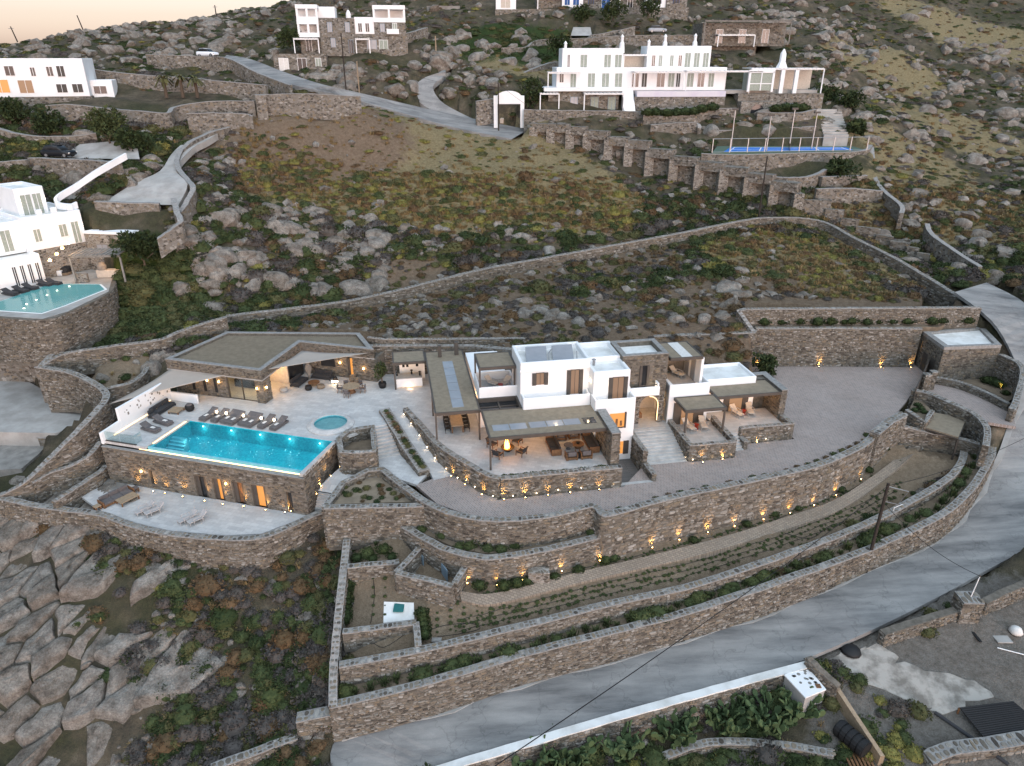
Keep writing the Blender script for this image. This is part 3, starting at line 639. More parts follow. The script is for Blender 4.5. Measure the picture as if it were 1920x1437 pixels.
wall('low stone wall below the vegetable bed with the white slab', px4([(642,1184,-6.4,-7.9),(710,1176,-6.4,-7.9),(780,1167,-6.4,-7.9)]), .45, single=60)
wall('short cross wall joining the vegetable bed to the garden wall', px4([(780,1167,-6.4,-7.4),(784,1212,-6.7,-7.4)]), .4, single=30)
wall('front wall of the small roofless stone enclosure in the garden', px4([(743,1073,-4.3,-6.5),(795,1085,-4.3,-6.5),(848,1098,-4.3,-6.6)]), .4, single=60, curve=False)
wall('side wall of the small roofless stone enclosure in the garden', px4([(743,1073,-4.3,-6.4),(786,1028,-4.1,-6.2)]), .4, single=50)
wall('stub wall by the entrance of the roofless stone enclosure', px4([(872,1062,-4.3,-6.),(853,1094,-4.5,-6.3)]), .4, single=30)
# --- walls on the left boundary
wall('stone boundary wall sweeping down past the neighbour\'s concrete yard', px4([(75,688,2.2,-2.6),(130,697,2.0,-2.2),(172,716,1.8,-2.2),(197,735,1.5,-2.4),(193,756,1.2,-2.6),(150,802,.3,-3.4),(100,852,-1.2,-4.6),(50,900,-2.6,-5.6),(5,926,-3.6,-6.4),(-40,940,-4.2,-7)]), .55, single=150)
wall('stone wall climbing from the left corner up to the long hillside wall', px4([(75,688,2.2,-1),(117,664,2.8,.4),(200,650,3.2,.8),(297,637,3.7,1.6),(345,618,4.2,2.2),(424,594,4.9,2.8)]), .5, single=60)
wall('stone wall linking the neighbour\'s stair to the left corner', px4([(150,612,4.4,.8),(120,640,3.4,-.4),(75,688,2.2,-2)]), .5)
wall('inner curved planter wall behind the white pool wall', px4([(200,728,1.5,-.4),(242,718,1.5,-.4),(267,702,1.6,-.2),(276,688,1.7,0)]), .4)
wall('low curved stone wall in the rockery left of the pool terrace', px4([(60,905,-2.8,-5),(95,885,-2.5,-4.6),(140,870,-2.2,-4.4),(170,850,-1.6,-4.2),(188,828,-1.2,-4.2)]), .4)
wall('stone wall beside the grey slab on the lower terrace', px4([(100,940,-3.2,-5),(140,915,-3.,-4.8),(185,885,-2.9,-4.6),(200,872,-2.9,-4.6)]), .4)
# --- long hillside wall
LW = [(424,592,78),(530,580,80),(640,566,83),(730,548,85.5),(807,529,87.5),(917,502,91),(1041,480,94),(1160,458,98),(1280,436,102),(1380,416,106),(1440,408,107.6),(1534,413,107.6),(1600,445,101),(1674,482,94),(1740,520,88),(1801,558,83),(1844,586,78)]
wall('long stone wall snaking across the hillside behind the villa', pxy(LW, 2.6), .55, single=0, size=.42)
wall('stone wall at the back of the parking court with three uplights', px4([(1416,615,3.1,-1.9),(1560,615,3.1,-1.9),(1728,616,3.1,-1.9)]), .5, curve=False)
wall('upper terrace wall above the parking court, over the row of shrubs', px4([(1385,582,5.0,2.6),(1397,579,5.0,2.6),(1560,578,5.0,2.6),(1730,577,5.0,2.6),(1838,576,5.0,2.8)]), .5, curve=False)
wall('short stone return wall left of the shrub terrace', px4([(1385,582,5.0,2.6),(1413,621,3.4,2)]), .45)
wall('creeper-covered stone wall behind the bedroom wing', px4([(1225,630,3.3,-1.9),(1320,626,3.3,-1.9),(1412,623,3.3,-1.9),(1415,619,3.3,-1.9)]), .5, curve=False)
wall('stone wall behind the bar and covered dining area', [(*M.w(-10.2, 21.7)[:2], 3.2, -.3), (*M.w(-8, 21.4)[:2], 3.2, -.3), (*M.w(1.3, 19.8)[:2], 3.2, -.3), (*M.w(8, 16.5)[:2], 3.2, 0), (*M.w(13.5, 12.2)[:2], 3.2, 0)], .45, curve=False)
struct('drain_channel', MB().strip([P(695,636,3.0), P(850,638,3.0), P(980,636,3.0)], [P(690,643,3.0), P(850,645,3.0), P(1000,642,3.0)]), MT['conc_grey'])
wall('upper kerb wall of the drain channel behind the bar', px4([(690,632,3.7,2.6),(720,636,3.7,2.6),(860,635,3.7,2.6),(985,634,3.7,2.6)]), .3, curve=False)
# --- entrance on the right
wall('curved stone wall left of the entrance drive', px4([(1711,730,-.3,-4.6),(1745,738,-.3,-4.6),(1781,754,-.3,-4.6),(1828,776,-.4,-5),(1850,803,-.6,-5.2),(1849,836,-1.,-5.4)]), .5, single=60)
wall('low curved planter wall with lamps on the right of the entrance drive', px4([(1752,706,-.7,-1.9),(1801,716,-.7,-1.9),(1850,735,-.7,-1.9),(1893,757,-.7,-1.9)]), .35)
wall('high stone wall at the outer right of the entrance', px4([(1876,664,1.5,-2),(1912,682,1.4,-2.4),(1918,706,1.1,-2.6),(1905,752,.2,-2.6),(1897,768,-.2,-2.6)]), .5)
wall('stone wall stepping down in front of the garden shed', px4([(1668,792,-1.0,-4.8),(1700,800,-1.6,-5),(1750,812,-2.,-5),(1800,822,-2.1,-5),(1845,834,-2.,-5)]), .4, single=40)
wall('thick stone pier where the driveway wall meets the garden', px4([(1640,812,-.6,-5),(1668,790,-.3,-4.8),(1694,775,-.3,-4.)]), .8, single=30, curve=False)
wall('small planter wall beside the sliding gate', px4([(1700,768,-.7,-2.2),(1735,792,-1.0,-3),(1748,770,-.7,-3)]), .35, curve=False)
# --- planters and ramp walls by the pool steps
wall('long narrow planter between the wide steps and the ramp', [(*M.w(-8.3,12.1)[:2], .35, -.6), (*M.w(-7.6,9.6)[:2], .2, -.8), (*M.w(-6.3,5.6)[:2], -.5, -1.7), (*M.w(-5.2,2.6)[:2], -1.05, -2)], .95, curve=False, name='planter_wall', cat='planter')
wall('curved stone parapet dividing the ramp from the covered terrace', [(*M.w(-6.35,11.9)[:2], .4, -.4), (*M.w(-5.4,9.2)[:2], .4, -.8), (*M.w(-4.15,5.3)[:2], .4, -1.3), (*M.w(-3.0,2.9)[:2], .4, -1.8), (*M.w(-1.6,.7)[:2], .4, -1.9), (*M.w(-.5,-.9)[:2], .35, -1.9), (*M.w(.6,-1.75)[:2], .3, -1.9)], .45, single=80)
wall('stone wall with planting trough and uplights below the covered terrace', [(*M.w(.6,-1.75)[:2], .3, -1.9), (*M.w(4,-1.72)[:2], .3, -1.9), (*M.w(7.5,-1.7)[:2], .3, -1.9), (*M.w(10.6,-1.7)[:2], .3, -1.9)], .45, single=100, curve=False)
# ---------------------------------------------------------------- paved levels
LT = -4.0                                     # lower sun terrace
deck_poly = [Q.w(-.05,4.55), Q.w(14.72,4.55), Q.w(15.5,5.6), P(700,801,0), P(727,796,0), M.w(-8.7,12.3), M.w(-6.4,12.0), M.w(-4.2,5.3), M.w(-3.05,2.9), M.w(-1.65,.7), M.w(-.55,-.9), M.w(.6,-1.7), M.w(10.5,-1.7), M.w(10.5,3.2), M.w(9.8,11), M.w(1.3,19.7), M.w(-9.0,21.3), Q.w(13.0,17.0), Q.w(9.3,20.8), Q.w(-4.6,17.4), Q.w(-5.4,9.45), Q.w(-.05,9.45)]
struct('pool_deck', MB().prism(deck_poly, -.25, 0), MT['deck'])
struct('pool_deck', MB().prism([Q.w(-4.6,-.75), Q.w(-.35,-.75), Q.w(-.35,4.55), Q.w(-.06,4.55), Q.w(-.06,9.44), Q.w(-4.6,9.44)], -.25, -.002), MT['deck'])
struct('lower_terrace', MB().prism([Q.w(-4.55,-1.0)] + [P(*q, LT) for q in [(150,930),(190,958),(250,980),(320,995),(420,1004),(490,1001),(545,980),(604,955)]] + [Q.w(15.3,-.4), Q.w(14.9,-1.0)], LT - .25, LT), MT['deck'])
struct('brick_driveway', MB().prism(DRV, -1.75, -1.5), MT['brick'])
lane('brick_driveway', [P(*q, -1.498) for q in ((1738,690),(1755,703),(1800,716),(1860,743),(1897,768))], [P(*q, -1.498) for q in ((1716,728),(1740,740),(1785,754),(1853,792),(1905,800))], MT['brick'], 0, .3)
struct('planter_soil', MB().prism([P(*q, -1.3) for q in ((1703,772),(1734,792),(1748,772),(1718,742))], -4, -1.25), MT['soil'])
struct('grey_slab', MB().prism([P(*q, LT) for q in [(187,917),(217,922),(249,903),(202,898)]], LT, LT + .03), MT['conc_grey'])
def steps(label, La, Ra, Lb, Rb, za, zb, n, mat, base=None):
    t_ = thing('stairs', label, 'stairs', (La + Rb) / 2 * 1.0)
    WL[t_.name] = t_.location = Vector(((La.x + Rb.x) / 2, (La.y + Rb.y) / 2, zb))
    for i in range(n):
        f0, f1 = i / n, (i + 1) / n; z = za + (zb - za) * (i + .5) / n
        a, b_, c_, d_ = La.lerp(Lb, f0), Ra.lerp(Rb, f0), Ra.lerp(Rb, f1), La.lerp(Lb, f1)
        put('step', MB().prism([a, b_, c_, d_], (base if base is not None else zb) - .25, z), mat, t_)
    return t_
steps('wide pale stone steps going down right of the pool planter', P(700,801,0), P(727,796,0), P(704,862,-1.45), P(757,850,-1.45), 0, -1.45, 9, MT['steps'])
struct('landing', MB().prism([P(*q, -1.45) for q in [(704,862),(757,850),(768,860),(800,890),(782,909),(745,897),(716,876),(690,878)]], -1.7, -1.47), MT['deck'])
rl = [M.w(-7.75,12.2,0), M.w(-6.9,9.7,-.35), M.w(-5.75,5.7,-1.0), M.w(-4.65,2.6,-1.45), M.w(-4.5,1.7,-1.49)]; rr = [M.w(-6.55,12.0,0), M.w(-5.6,9.2,-.35), M.w(-4.4,5.3,-1.0), M.w(-3.3,2.9,-1.45), M.w(-2.9,2.2,-1.49)]
lane('ramp', [p - Vector((0, 0, .01)) for p in rl], [p - Vector((0, 0, .01)) for p in rr], MT['deck'], 0, .4)
wk = [((638,876),(690,879),-1.6),((615,897),(648,905),-2.1),((592,920),(622,925),-2.75)]
lane('walkway', [P(*a, z) for a, b_, z in wk], [P(*b_, z) for a, b_, z in wk], MT['deck'], 0, .5)
steps('pale stone steps beside the pool wall down to the lower terrace', P(592,920,-2.75), P(622,925,-2.75), P(566,953,-4), P(608,956,-4), -2.75, -4.0, 7, MT['steps'])
steps('short curved flight of steps below the pool planter', P(679,866,-1.5), P(703,862,-1.5), P(672,879,-2.2), P(694,882,-2.2), -1.4, -1.75, 4, MT['steps'])
# ---------------------------------------------------------------- swimming pool
def water_mat(name, tint, flat=None):
    m, t, b = nodes(name); out = t.nodes['Material Output']
    tr = t.nodes.new('ShaderNodeBsdfTransparent'); tr.inputs[0].default_value = (*tint, 1)
    gl = t.nodes.new('ShaderNodeBsdfGlossy'); gl.inputs['Roughness'].default_value = .04
    fr = t.nodes.new('ShaderNodeFresnel'); fr.inputs[0].default_value = 1.33
    bp = N(t, 'ShaderNodeBump', Strength=.25, Distance=.05); n = nz(t, pos(t), 3.2, 3); t.links.new(n, bp.inputs['Height'])
    t.links.new(bp.outputs[0], gl.inputs['Normal']); t.links.new(bp.outputs[0], fr.inputs['Normal'])
    mx = t.nodes.new('ShaderNodeMixShader')
    if flat is None: t.links.new(fr.outputs[0], mx.inputs[0])
    else: mx.inputs[0].default_value = flat
    t.links.new(tr.outputs[0], mx.inputs[1]); t.links.new(gl.outputs[0], mx.inputs[2]); t.links.new(mx.outputs[0], out.inputs[0])
    return m
MT['water'] = water_mat('pool_water', (.62, .95, .98)); MT['glass'] = water_mat('clear_glass', (.86, .92, .92), .1)
m, t, b = nodes('turquoise_mosaic'); b.inputs['Roughness'].default_value = .5; co = pos(t)
v = N(t, 'ShaderNodeTexVoronoi', Scale=7); t.links.new(co, v.inputs['Vector']); sp = t.nodes.new('ShaderNodeSeparateColor'); t.links.new(v.outputs['Color'], sp.inputs[0])
t.links.new(ramp(t, sp.outputs[0], [(0, (.004, .32, .40)), (.5, (.012, .39, .465)), (1, (.03, .46, .53))]), b.inputs['Base Color']); MT['mosaic'] = m
MT['mosaic_pale'] = mk('pale_turquoise_mosaic', (.22, .55, .60), (.15, .45, .52), 3, .5)
def light(parent, loc, energy, col=(1, .55, .2), r=.06, spot=None, rot=None, local=False):
    ld = bpy.data.lights.new('bulb', 'SPOT' if spot else 'POINT'); ld.energy = energy; ld.color = col; ld.shadow_soft_size = r
    if spot: ld.spot_size = R(spot); ld.spot_blend = .8
    o = bpy.data.objects.new('bulb', ld); COL.objects.link(o); o.parent = parent
    o.location = Vector(loc) - (Vector((0, 0, 0)) if local else wl(parent))
    if rot: o.rotation_euler = rot
    return o
pool = thing('swimming_pool', 'long turquoise infinity pool with speckled lights in its floor', 'pool', Q.w(7.4, 2, -1.5))
u0, u1, v0, v1 = .05, 14.72, -.4, 4.5
mb = MB(); mb.fbox(Q, u0, u1, v0, v1, -1.7, -1.45); mb.fbox(Q, u0 - .3, u0, v0, v1, -1.7, -.14); mb.fbox(Q, u1, u1 + .05, v0, v1, -1.7, -.2); mb.fbox(Q, u0, u1, v1, v1 + .05, -1.7, -.03)
put('basin', mb, MT['mosaic'], pool)
mb = MB(); mb.fbox(Q, u0 - .3, u1 + .05, v0 - .16, v0, -1.7, -.07); put('overflow_lip', mb, MT['mosaic_pale'], pool)
mb = MB(); mb.fbox(Q, -1.3, u1 + .05, -.78, v0 - .16, -1.5, -.5); put('overflow_channel', mb, MT['conc_grey'], pool)
put('light_strip', MB().fbox(Q, -1.2, u1, v0 - .2, v0 - .17, -.42, -.34), MT['strip'], pool)
put('light_strip', MB().fbox(Q, -.30, -.20, .1, 4.4, -.10, -.06), MT['strip'], pool)
put('ledge', MB().fbox(Q, -.2, .04, .1, 4.4, -.13, -.085), MT['cream'], pool)
mb = MB(); mb.fbox(Q, u1 + .05, u1 + .4, -1.0, 4.54, -.3, .02); put('coping', mb, MT['deck'], pool)
wv = MB().add([Q.w(u0, v0, -.1), Q.w(u1, v0, -.1), Q.w(u1, v1, -.1), Q.w(u0, v1, -.1)], [(0, 1, 2, 3)]); wob = put('water', wv, MT['water'], pool)
for i in range(4): put('step', MB().fbox(Q, .1, 1.9 - .1 * i, 1.0 - .0 * i + .28 * i, 1.28 + .28 * i, -1.45, -.95 + .2 * i), MT['mosaic_pale'], pool)
st = MB(); rs = random.Random(5)
for i in range(70):
    p = Q.w(rs.uniform(.4, 14.4), rs.uniform(-.2, 4.3), -1.44); st.lathe([(.025, p.z), (.02, p.z + .02)], p.x, p.y, 6)
put('fibre_optic_stars', st, emis('star_light', (.6, 1, 1), 1.1), pool, kind='stuff')
for i in range(5):
    p = Q.w(1.5 + 3.0 * i, 4.42, -.35); q = put('pool_lamp', MB().fbox(Q, 1.44 + 3 * i, 1.56 + 3 * i, 4.43, 4.46, -.42, -.32), emis('pool_lamp_white', (.9, 1, 1), 2.5) if i == 0 else bpy.data.materials['pool_lamp_white'], pool)
    light(q, Q.w(1.5 + 3 * i, 4.1, -.6), 5, (.78, 1, .97), .2)
for i in range(5):
    light(pool, Q.w(1.8 + 2.9 * i, 1.6, -.35), 9, (.78, 1, .97), .35)
# pool terrace walls
pw = thing('pool_building', 'stone-faced lower storey under the pool with lit doorways and uplights', 'building', Q.w(5, -1, LT))
front_holes = [(-.3, .05, -3.6, -2.1), (4.35, 5.5, LT, -1.85), (6.15, 7.15, LT, -1.85), (8.1, 9.2, LT, -1.85), (9.95, 11.3, LT, -1.85), (13.25, 13.75, -3.9, -2.0)]
mb = MB()
us = [-4.75] + [x for h in front_holes for x in h[:2]] + [15.1]
for i in range(0, len(us), 2): mb.fbox(Q, us[i], us[i + 1], -1.05, -.78, LT - .3, -.45)
for h in front_holes:
    mb.fbox(Q, h[0], h[1], -1.05, -.78, h[3], -.45)
    if h[2] > LT: mb.fbox(Q, h[0], h[1], -1.05, -.78, LT - .3, h[2])
put('wall', mb, MT['core'], pw)
clad(pw, Q, 'f', -4.75, 15.1, -1.05, -.5, LT - .05, front_holes, .34, single=150)
put('coping', MB().fbox(Q, -4.78, 15.12, -1.1, -.76, -.45, -.39), MT['cap'], pw)
put('wall', MB().fbox(Q, 14.8, 15.1, -.77, 4.6, -4.2, -.3), MT['core'], pw); clad(pw, Q, 'r', -1.05, 4.6, 15.1, -.02, lambda s: -4 + max(0, s - 1.2) * .5, (), .34, single=40)
put('wall', MB().fbox(Q, -4.75, -4.5, -.77, 8.0, -4.2, -.26), MT['core'], pw); clad(pw, Q, 'l', -1.05, 8.0, -4.75, -.3, -4.2, (), .36)
for k, h in enumerate(front_holes):
    lit = h in (front_holes[2], front_holes[4])
    if h[2] > LT:
        put('window', MB().fbox(Q, h[0], h[1], -.8, -.77, h[2], h[3]), MT['glass_dark'], pw)
    else:
        put('doorway', MB().fbox(Q, h[0], h[1], -.79, -.76, h[2], h[3]), MT['amber'] if lit else MT['wood'] if k == 3 else MT['glass_dark'], pw)
        put('door_leaf', MB().fbox(Q, h[0], h[0] + .4, -.9, -.84, h[2], h[3] - .02), MT['brown'], pw)
        put('door_leaf', MB().fbox(Q, h[1] - .3, h[1] - .02, -.88, -.82, h[2], h[3] - .02), MT['brown'], pw)
ww = thing('white_wall', 'tall white plaster wall with small niches and a glowing light line at its foot', 'wall', Q.w(-4.6, 4, 0))
mb = MB(); mb.fbox(Q, -4.78, -4.55, 1.3, 7.95, -.2, 2.15); put('wall', mb, MT['white'], ww, .03)
put('low_wall', MB().hexa([Q.w(-4.78,-.95,-.25), Q.w(-4.55,-.95,-.25), Q.w(-4.55,1.29,-.25), Q.w(-4.78,1.29,-.25), Q.w(-4.78,-.95,.85), Q.w(-4.55,-.95,.85), Q.w(-4.55,1.29,.95), Q.w(-4.78,1.29,.95)]), MT['white'], ww, .03)
put('back_wall', MB().fbox(Q, -4.54, -1.5, 7.75, 7.95, -.02, .9), MT['white'], ww, .03)
for i in range(26):
    v_ = rs.uniform(1.8, 7.4); z_ = rs.uniform(.75, 1.85); w_ = rs.choice([.08, .12, .18]); put('niche', MB().fbox(Q, -4.552, -4.542, v_, v_ + w_, z_, z_ + w_ * rs.uniform(.8, 1.6)), MT['conc_grey'], ww)
ls = put('light_strip', MB().fbox(Q, -4.54, -4.5, .3, 7.6, .02, .07), MT['strip'], ww)
gb = thing('glass_balustrade', 'frameless glass balustrade at the left front corner of the pool deck', 'balustrade', Q.w(-3, -.85, 0))
put('base_rail', MB().fbox(Q, -4.5, -1.3, -.74, -.6, 0, .06), MT['brown'], gb); put('pane', MB().fbox(Q, -4.48, -2.95, -.68, -.665, .06, .95), MT['glass'], gb); put('pane', MB().fbox(Q, -2.9, -1.35, -.68, -.665, .06, .95), MT['glass'], gb); put('pane', MB().fbox(Q, -1.36, -1.345, -.66, .1, .06, .95), MT['glass'], gb)
# stone planter pit between pool and steps
pit = [P(*q, .3) for q in [(634,822),(652,807),(699,799),(702,846),(668,848),(640,846)]]
wall('angular stone planter pit between the pool and the wide steps', [(p.x, p.y, .3, -2.6) for p in pit] + [(pit[0].x, pit[0].y, .3, -2.6)], .4, curve=False, name='planter_wall', cat='planter', single=60)
struct('planter_soil', MB().prism(pit, -1.6, -.9), MT['soil'])
# hot tub
jc = Q.w(13.1, 7.25)
jz = thing('hot_tub', 'round sunken hot tub with stone rim on the pool deck', 'hot tub', (jc.x, jc.y, 0))
put('rim', MB().lathe([(2.1, 0), (2.1, .12), (1.75, .3), (1.5, .3), (1.47, .1)], jc.x, jc.y, 40, cap=False), MT['deck'], jz)
put('basin', MB().lathe([(1.47, .25), (1.47, -.25), (1.15, -.25), (1.1, -.6), (.02, -.6)], jc.x, jc.y, 40, cap=False), MT['mosaic_pale'], jz)
put('bench', MB().lathe([(1.46, -.05), (1.18, -.05), (1.16, -.3)], jc.x, jc.y, 40, cap=False), MT['mosaic_pale'], jz)
put('water', MB().add([(jc.x + 1.465 * math.cos(k_ * math.pi / 20), jc.y + 1.465 * math.sin(k_ * math.pi / 20), .17) for k_ in range(40)], [tuple(range(40))]), MT['water'], jz)
light(jz, (jc.x, jc.y, -.1), 9, (.75, .97, 1), .2)
# ---------------------------------------------------------------- pool house
ph = thing('pool_house', 'low stone pool house with slatted flat roof and deep glass openings', 'building', Q.w(0, 13, 0))
ro = [(-5.7, 9.3), (5.0, 9.3), (4.65, 17.0), (12.95, 17.1), (9.4, 21.1), (-4.6, 17.6)]
def inset(poly, d_):
    n = len(poly); out = []
    for i in range(n):
        p0, p1, p2 = [Vector((*poly[(i + k - 1) % n], 0)) for k in range(3)]
        e1 = (p1 - p0).normalized(); e2 = (p2 - p1).normalized(); n1 = Vector((-e1.y, e1.x, 0)); n2 = Vector((-e2.y, e2.x, 0)); b_ = (n1 + n2); b_ = b_ / max(.3, b_.length ** 2 / 2)
        out.append((p1.x + b_.x * d_, p1.y + b_.y * d_))
    return out
ri = inset(ro, .42)
def ringpoly(outer, inner, z0, z1, fr):
    mb = MB(); n = len(outer)
    for i in range(n):
        j = (i + 1) % n
        a = [fr.w(*outer[i]), fr.w(*outer[j]), fr.w(*inner[j]), fr.w(*inner[i])]
        mb.hexa([Vector((p.x, p.y, z0)) for p in a] + [Vector((p.x, p.y, z1)) for p in a])
    return mb
put('fascia', ringpoly(ro, ri, 2.62, 3.58, Q), MT['core'], ph)
put('coping', ringpoly([(a, b_) for a, b_ in inset(ro, -.03)], inset(ro, .45), 3.58, 3.64, Q), MT['cap'], ph)
put('soffit_band', ringpoly(inset(ro, -.02), inset(ro, .5), 2.5, 2.615, Q), MT['concrete'], ph)
clad(ph, Q, 'f', -5.7, 5.0, 9.3, 3.57, 2.64, (), .3, seed=3); clad(ph, Q, 'f', 4.65, 12.95, 17.05, 3.57, 2.64, (), .3, seed=4)
fl = Fr(Q.w(5.0, 9.3), -15.5 + 92.6); clad(ph, fl, 'f', 0, 7.7, 0, 3.57, 2.64, (), .3, seed=5)
put('roof', MB().prism([Q.w(*p) for p in inset(ro, .3)], 3.0, 3.26), MT['conc_grey'], ph)
k = 0
u_ = -5.1
while u_ < 12.3:
    va = 9.78 if u_ < 4.5 else 17.5; vb = 17.3 + (u_ + 4.6) * .25 - .15
    if u_ < -4.3: vb = 9.78 + (u_ + 5.2) * 8.5 + .6
    if u_ > 9.0: vb = 20.9 - (u_ - 9.0) * 1.15
    if vb > va + .2:
        put('slat', MB().fbox(Q, u_, u_ + .13, va, vb, 3.27, 3.36), MT['thatch'], ph)
    u_ += .2
hs = [(-3.3, -3.0, .5, 2.2), (-2.0, -1.7, .5, 2.2), (-.75, -.45, .5, 2.2)]
mb = MB(); mb.fbox(Q, -5.3, .7, 9.6, 9.95, -.1, 2.5); put('wall', mb, MT['core'], ph); clad(ph, Q, 'f', -5.3, .7, 9.6, 2.5, 0, hs, .33, seed=6)
for h in hs: put('window', MB().fbox(Q, h[0], h[1], 9.55, 9.6, h[2], h[3]), MT['glass_dark'], ph)
put('pillar', MB().fbox(Q, 4.0, 4.85, 9.5, 10.75, -.1, 2.5), MT['core'], ph); clad(ph, Q, 'f', 4.0, 4.85, 9.5, 2.5, 0, (), .33, seed=7); clad(ph, Q, 'r', 9.5, 10.75, 4.85, 2.5, 0, (), .33, seed=8)
put('pane', MB().fbox(Q, .75, 2.3, 9.75, 9.77, .05, 2.48), MT['glass'], ph); put('pane', MB().fbox(Q, 2.35, 3.95, 9.75, 9.77, .05, 2.48), MT['glass'], ph)
for u_ in (.7, 2.3, 3.93): put('window_frame', MB().fbox(Q, u_, u_ + .07, 9.7, 9.82, .0, 2.5), MT['brown'], ph)
put('window_frame', MB().fbox(Q, .7, 4.0, 9.7, 9.82, 0, .05), MT['brown'], ph)
put('interior_wall', MB().fbox(Q, -5.2, 4.5, 14.3, 14.5, 0, 2.6), MT['cream'], ph); put('side_wall', MB().fbox(Q, -5.3, -5.0, 9.96, 17.2, -.1, 2.6), MT['core'], ph); put('ceiling', MB().prism([Q.w(*p) for p in inset(ro, .5)], 2.62, 2.7), MT['wood_pale'], ph)
put('side_pane', MB().fbox(Q, 4.6, 4.65, 14.3, 16.95, 0, 2.5), MT['glass_dark'], ph)
put('interior_sofa', MB().fbox(Q, -.5, 2.6, 12.2, 13.2, 0, .8), MT['cushion_d'], ph, .06)
hb_ = [(6.7, 8.3, 1.1, 2.2), (9.75, 10.45, 0, 2.2)]
mb = MB(); mb.fbox(Q, 4.7, 9.75, 17.25, 17.5, -.1, 2.5); mb.fbox(Q, 10.45, 13.1, 17.1, 17.5, -.1, 2.5); put('wall', mb, MT['core'], ph); clad(ph, Q, 'f', 4.7, 9.75, 17.25, 2.5, 0, hb_, .33, seed=9); clad(ph, Q, 'f', 10.45, 13.1, 17.1, 2.62, 0, (), .33, seed=10)
put('wall', MB().fbox(Q, 12.8, 13.1, 17.5, 20, -.1, 2.6), MT['core'], ph)
put('window', MB().fbox(Q, 6.7, 8.3, 17.2, 17.25, 1.1, 2.2), MT['glass_dark'], ph); put('door', MB().fbox(Q, 10.0, 10.45, 17.42, 17.46, 0, 2.2), MT['amber'], ph); put('door', MB().fbox(Q, 9.75, 10.0, 17.35, 17.4, 0, 2.2), MT['brown'], ph)
for (u_, v_, e) in ((2.3, 11.8, 60), (-2, 12, 30), (3.2, 13.2, 60)): light(ph, Q.w(u_, v_, 2.3), e, (1, .6, .26), .15)
light(ph, Q.w(10.1, 18.2, 1.6), 18, (1, .5, .15), .1)
def sail(label, pts, sag=.25):
    a, b_, c_ = [Vector(p) for p in pts]; n = 12; mb = MB(); ids = {}
    vs = []; cen = (a + b_ + c_) / 3
    for i in range(n + 1):
        for j in range(n + 1 - i):
            l1, l2 = i / n, j / n; l3 = 1 - l1 - l2; p = a * l1 + b_ * l2 + c_ * l3
            e = (l1 * l2 + l2 * l3 + l1 * l3); edge = 4 * max(l1 * l2 * (1 - l3) ** 4, l2 * l3 * (1 - l1) ** 4, l1 * l3 * (1 - l2) ** 4)
            p = p.lerp(cen, edge * .14) - Vector((0, 0, sag * e * 2)); ids[(i, j)] = len(vs); vs.append(p)
    fs = []
    for i in range(n):
        for j in range(n - i):
            fs.append((ids[(i, j)], ids[(i + 1, j)], ids[(i, j + 1)]))
            if i + j < n - 1: fs.append((ids[(i + 1, j)], ids[(i + 1, j + 1)], ids[(i, j + 1)]))
    o = put('shade_sail', mb.add(vs, fs), MT['sail'], smooth=True); sm = o.modifiers.new('t', 'SOLIDIFY'); sm.thickness = .012
    return tag(o, label, 'shade sail')
sail('beige triangular shade sail stretched from the roof to the left pool wall', [P(331,683,2.75), P(432,702,2.7), P(205,758,1.5)], .12)
sail('beige triangular shade sail over the recessed lounge of the pool house', [P(566,658,3.3), P(694,662,3.25), P(492,695,3.2)], .1)
# ---------------------------------------------------------------- main villa (frame M)
vl = thing('villa', 'white two-storey villa with brown shutters behind the covered terrace', 'building', M.w(6.5, 7, 0))
wh = MT['white']
def hollow(parent, fr, u0, u1, v0, v1, z0, zr, zt, w=.28, name='wall', mat=None, roofmat=None, bev=.09):
    "flat-roofed block: solid body to zr, parapet ring to zt"
    mat = mat or wh
    mb = MB(); n = 0
    A = [(u0, v0), (u1, v0), (u1, v1), (u0, v1)]; I = [(u0 + w, v0 + w), (u1 - w, v0 + w), (u1 - w, v1 - w), (u0 + w, v1 - w)]
    vs = [fr.w(*p, z0) for p in A] + [fr.w(*p, zt) for p in A] + [fr.w(*p, zt) for p in I] + [fr.w(*p, zr) for p in I]
    fs = [(3, 2, 1, 0)] + [(i, (i + 1) % 4, 4 + (i + 1) % 4, 4 + i) for i in range(4)] + [(4 + i, 4 + (i + 1) % 4, 8 + (i + 1) % 4, 8 + i) for i in range(4)] + [(8 + i, 8 + (i + 1) % 4, 12 + (i + 1) % 4, 12 + i) for i in range(4)] + [(12, 13, 14, 15)]
    o = put(name, mb.add(vs, fs), mat, parent, bev, seg=3)
    if roofmat: put('roof', MB().fbox(fr, u0 + w, u1 - w, v0 + w, v1 - w, zr - .1, zr + .02), roofmat, parent)
    return o
hollow(vl, M, 3.55, 9.75, 5.65, 9.95, 3.0, 6.35, 6.85, roofmat=MT['white_roof'])
put('string_course', MB().fbox(M, 3.5, 9.7, 5.58, 5.66, 5.98, 6.2), wh, vl, .04)
hollow(vl, M, 9.78, 13.05, 6.9, 10.7, 3.0, 5.95, 6.4, roofmat=MT['white_roof'])
hollow(vl, M, 9.7, 13.0, 4.3, 7.1, 3.0, 5.75, 6.15, roofmat=MT['white_roof'])
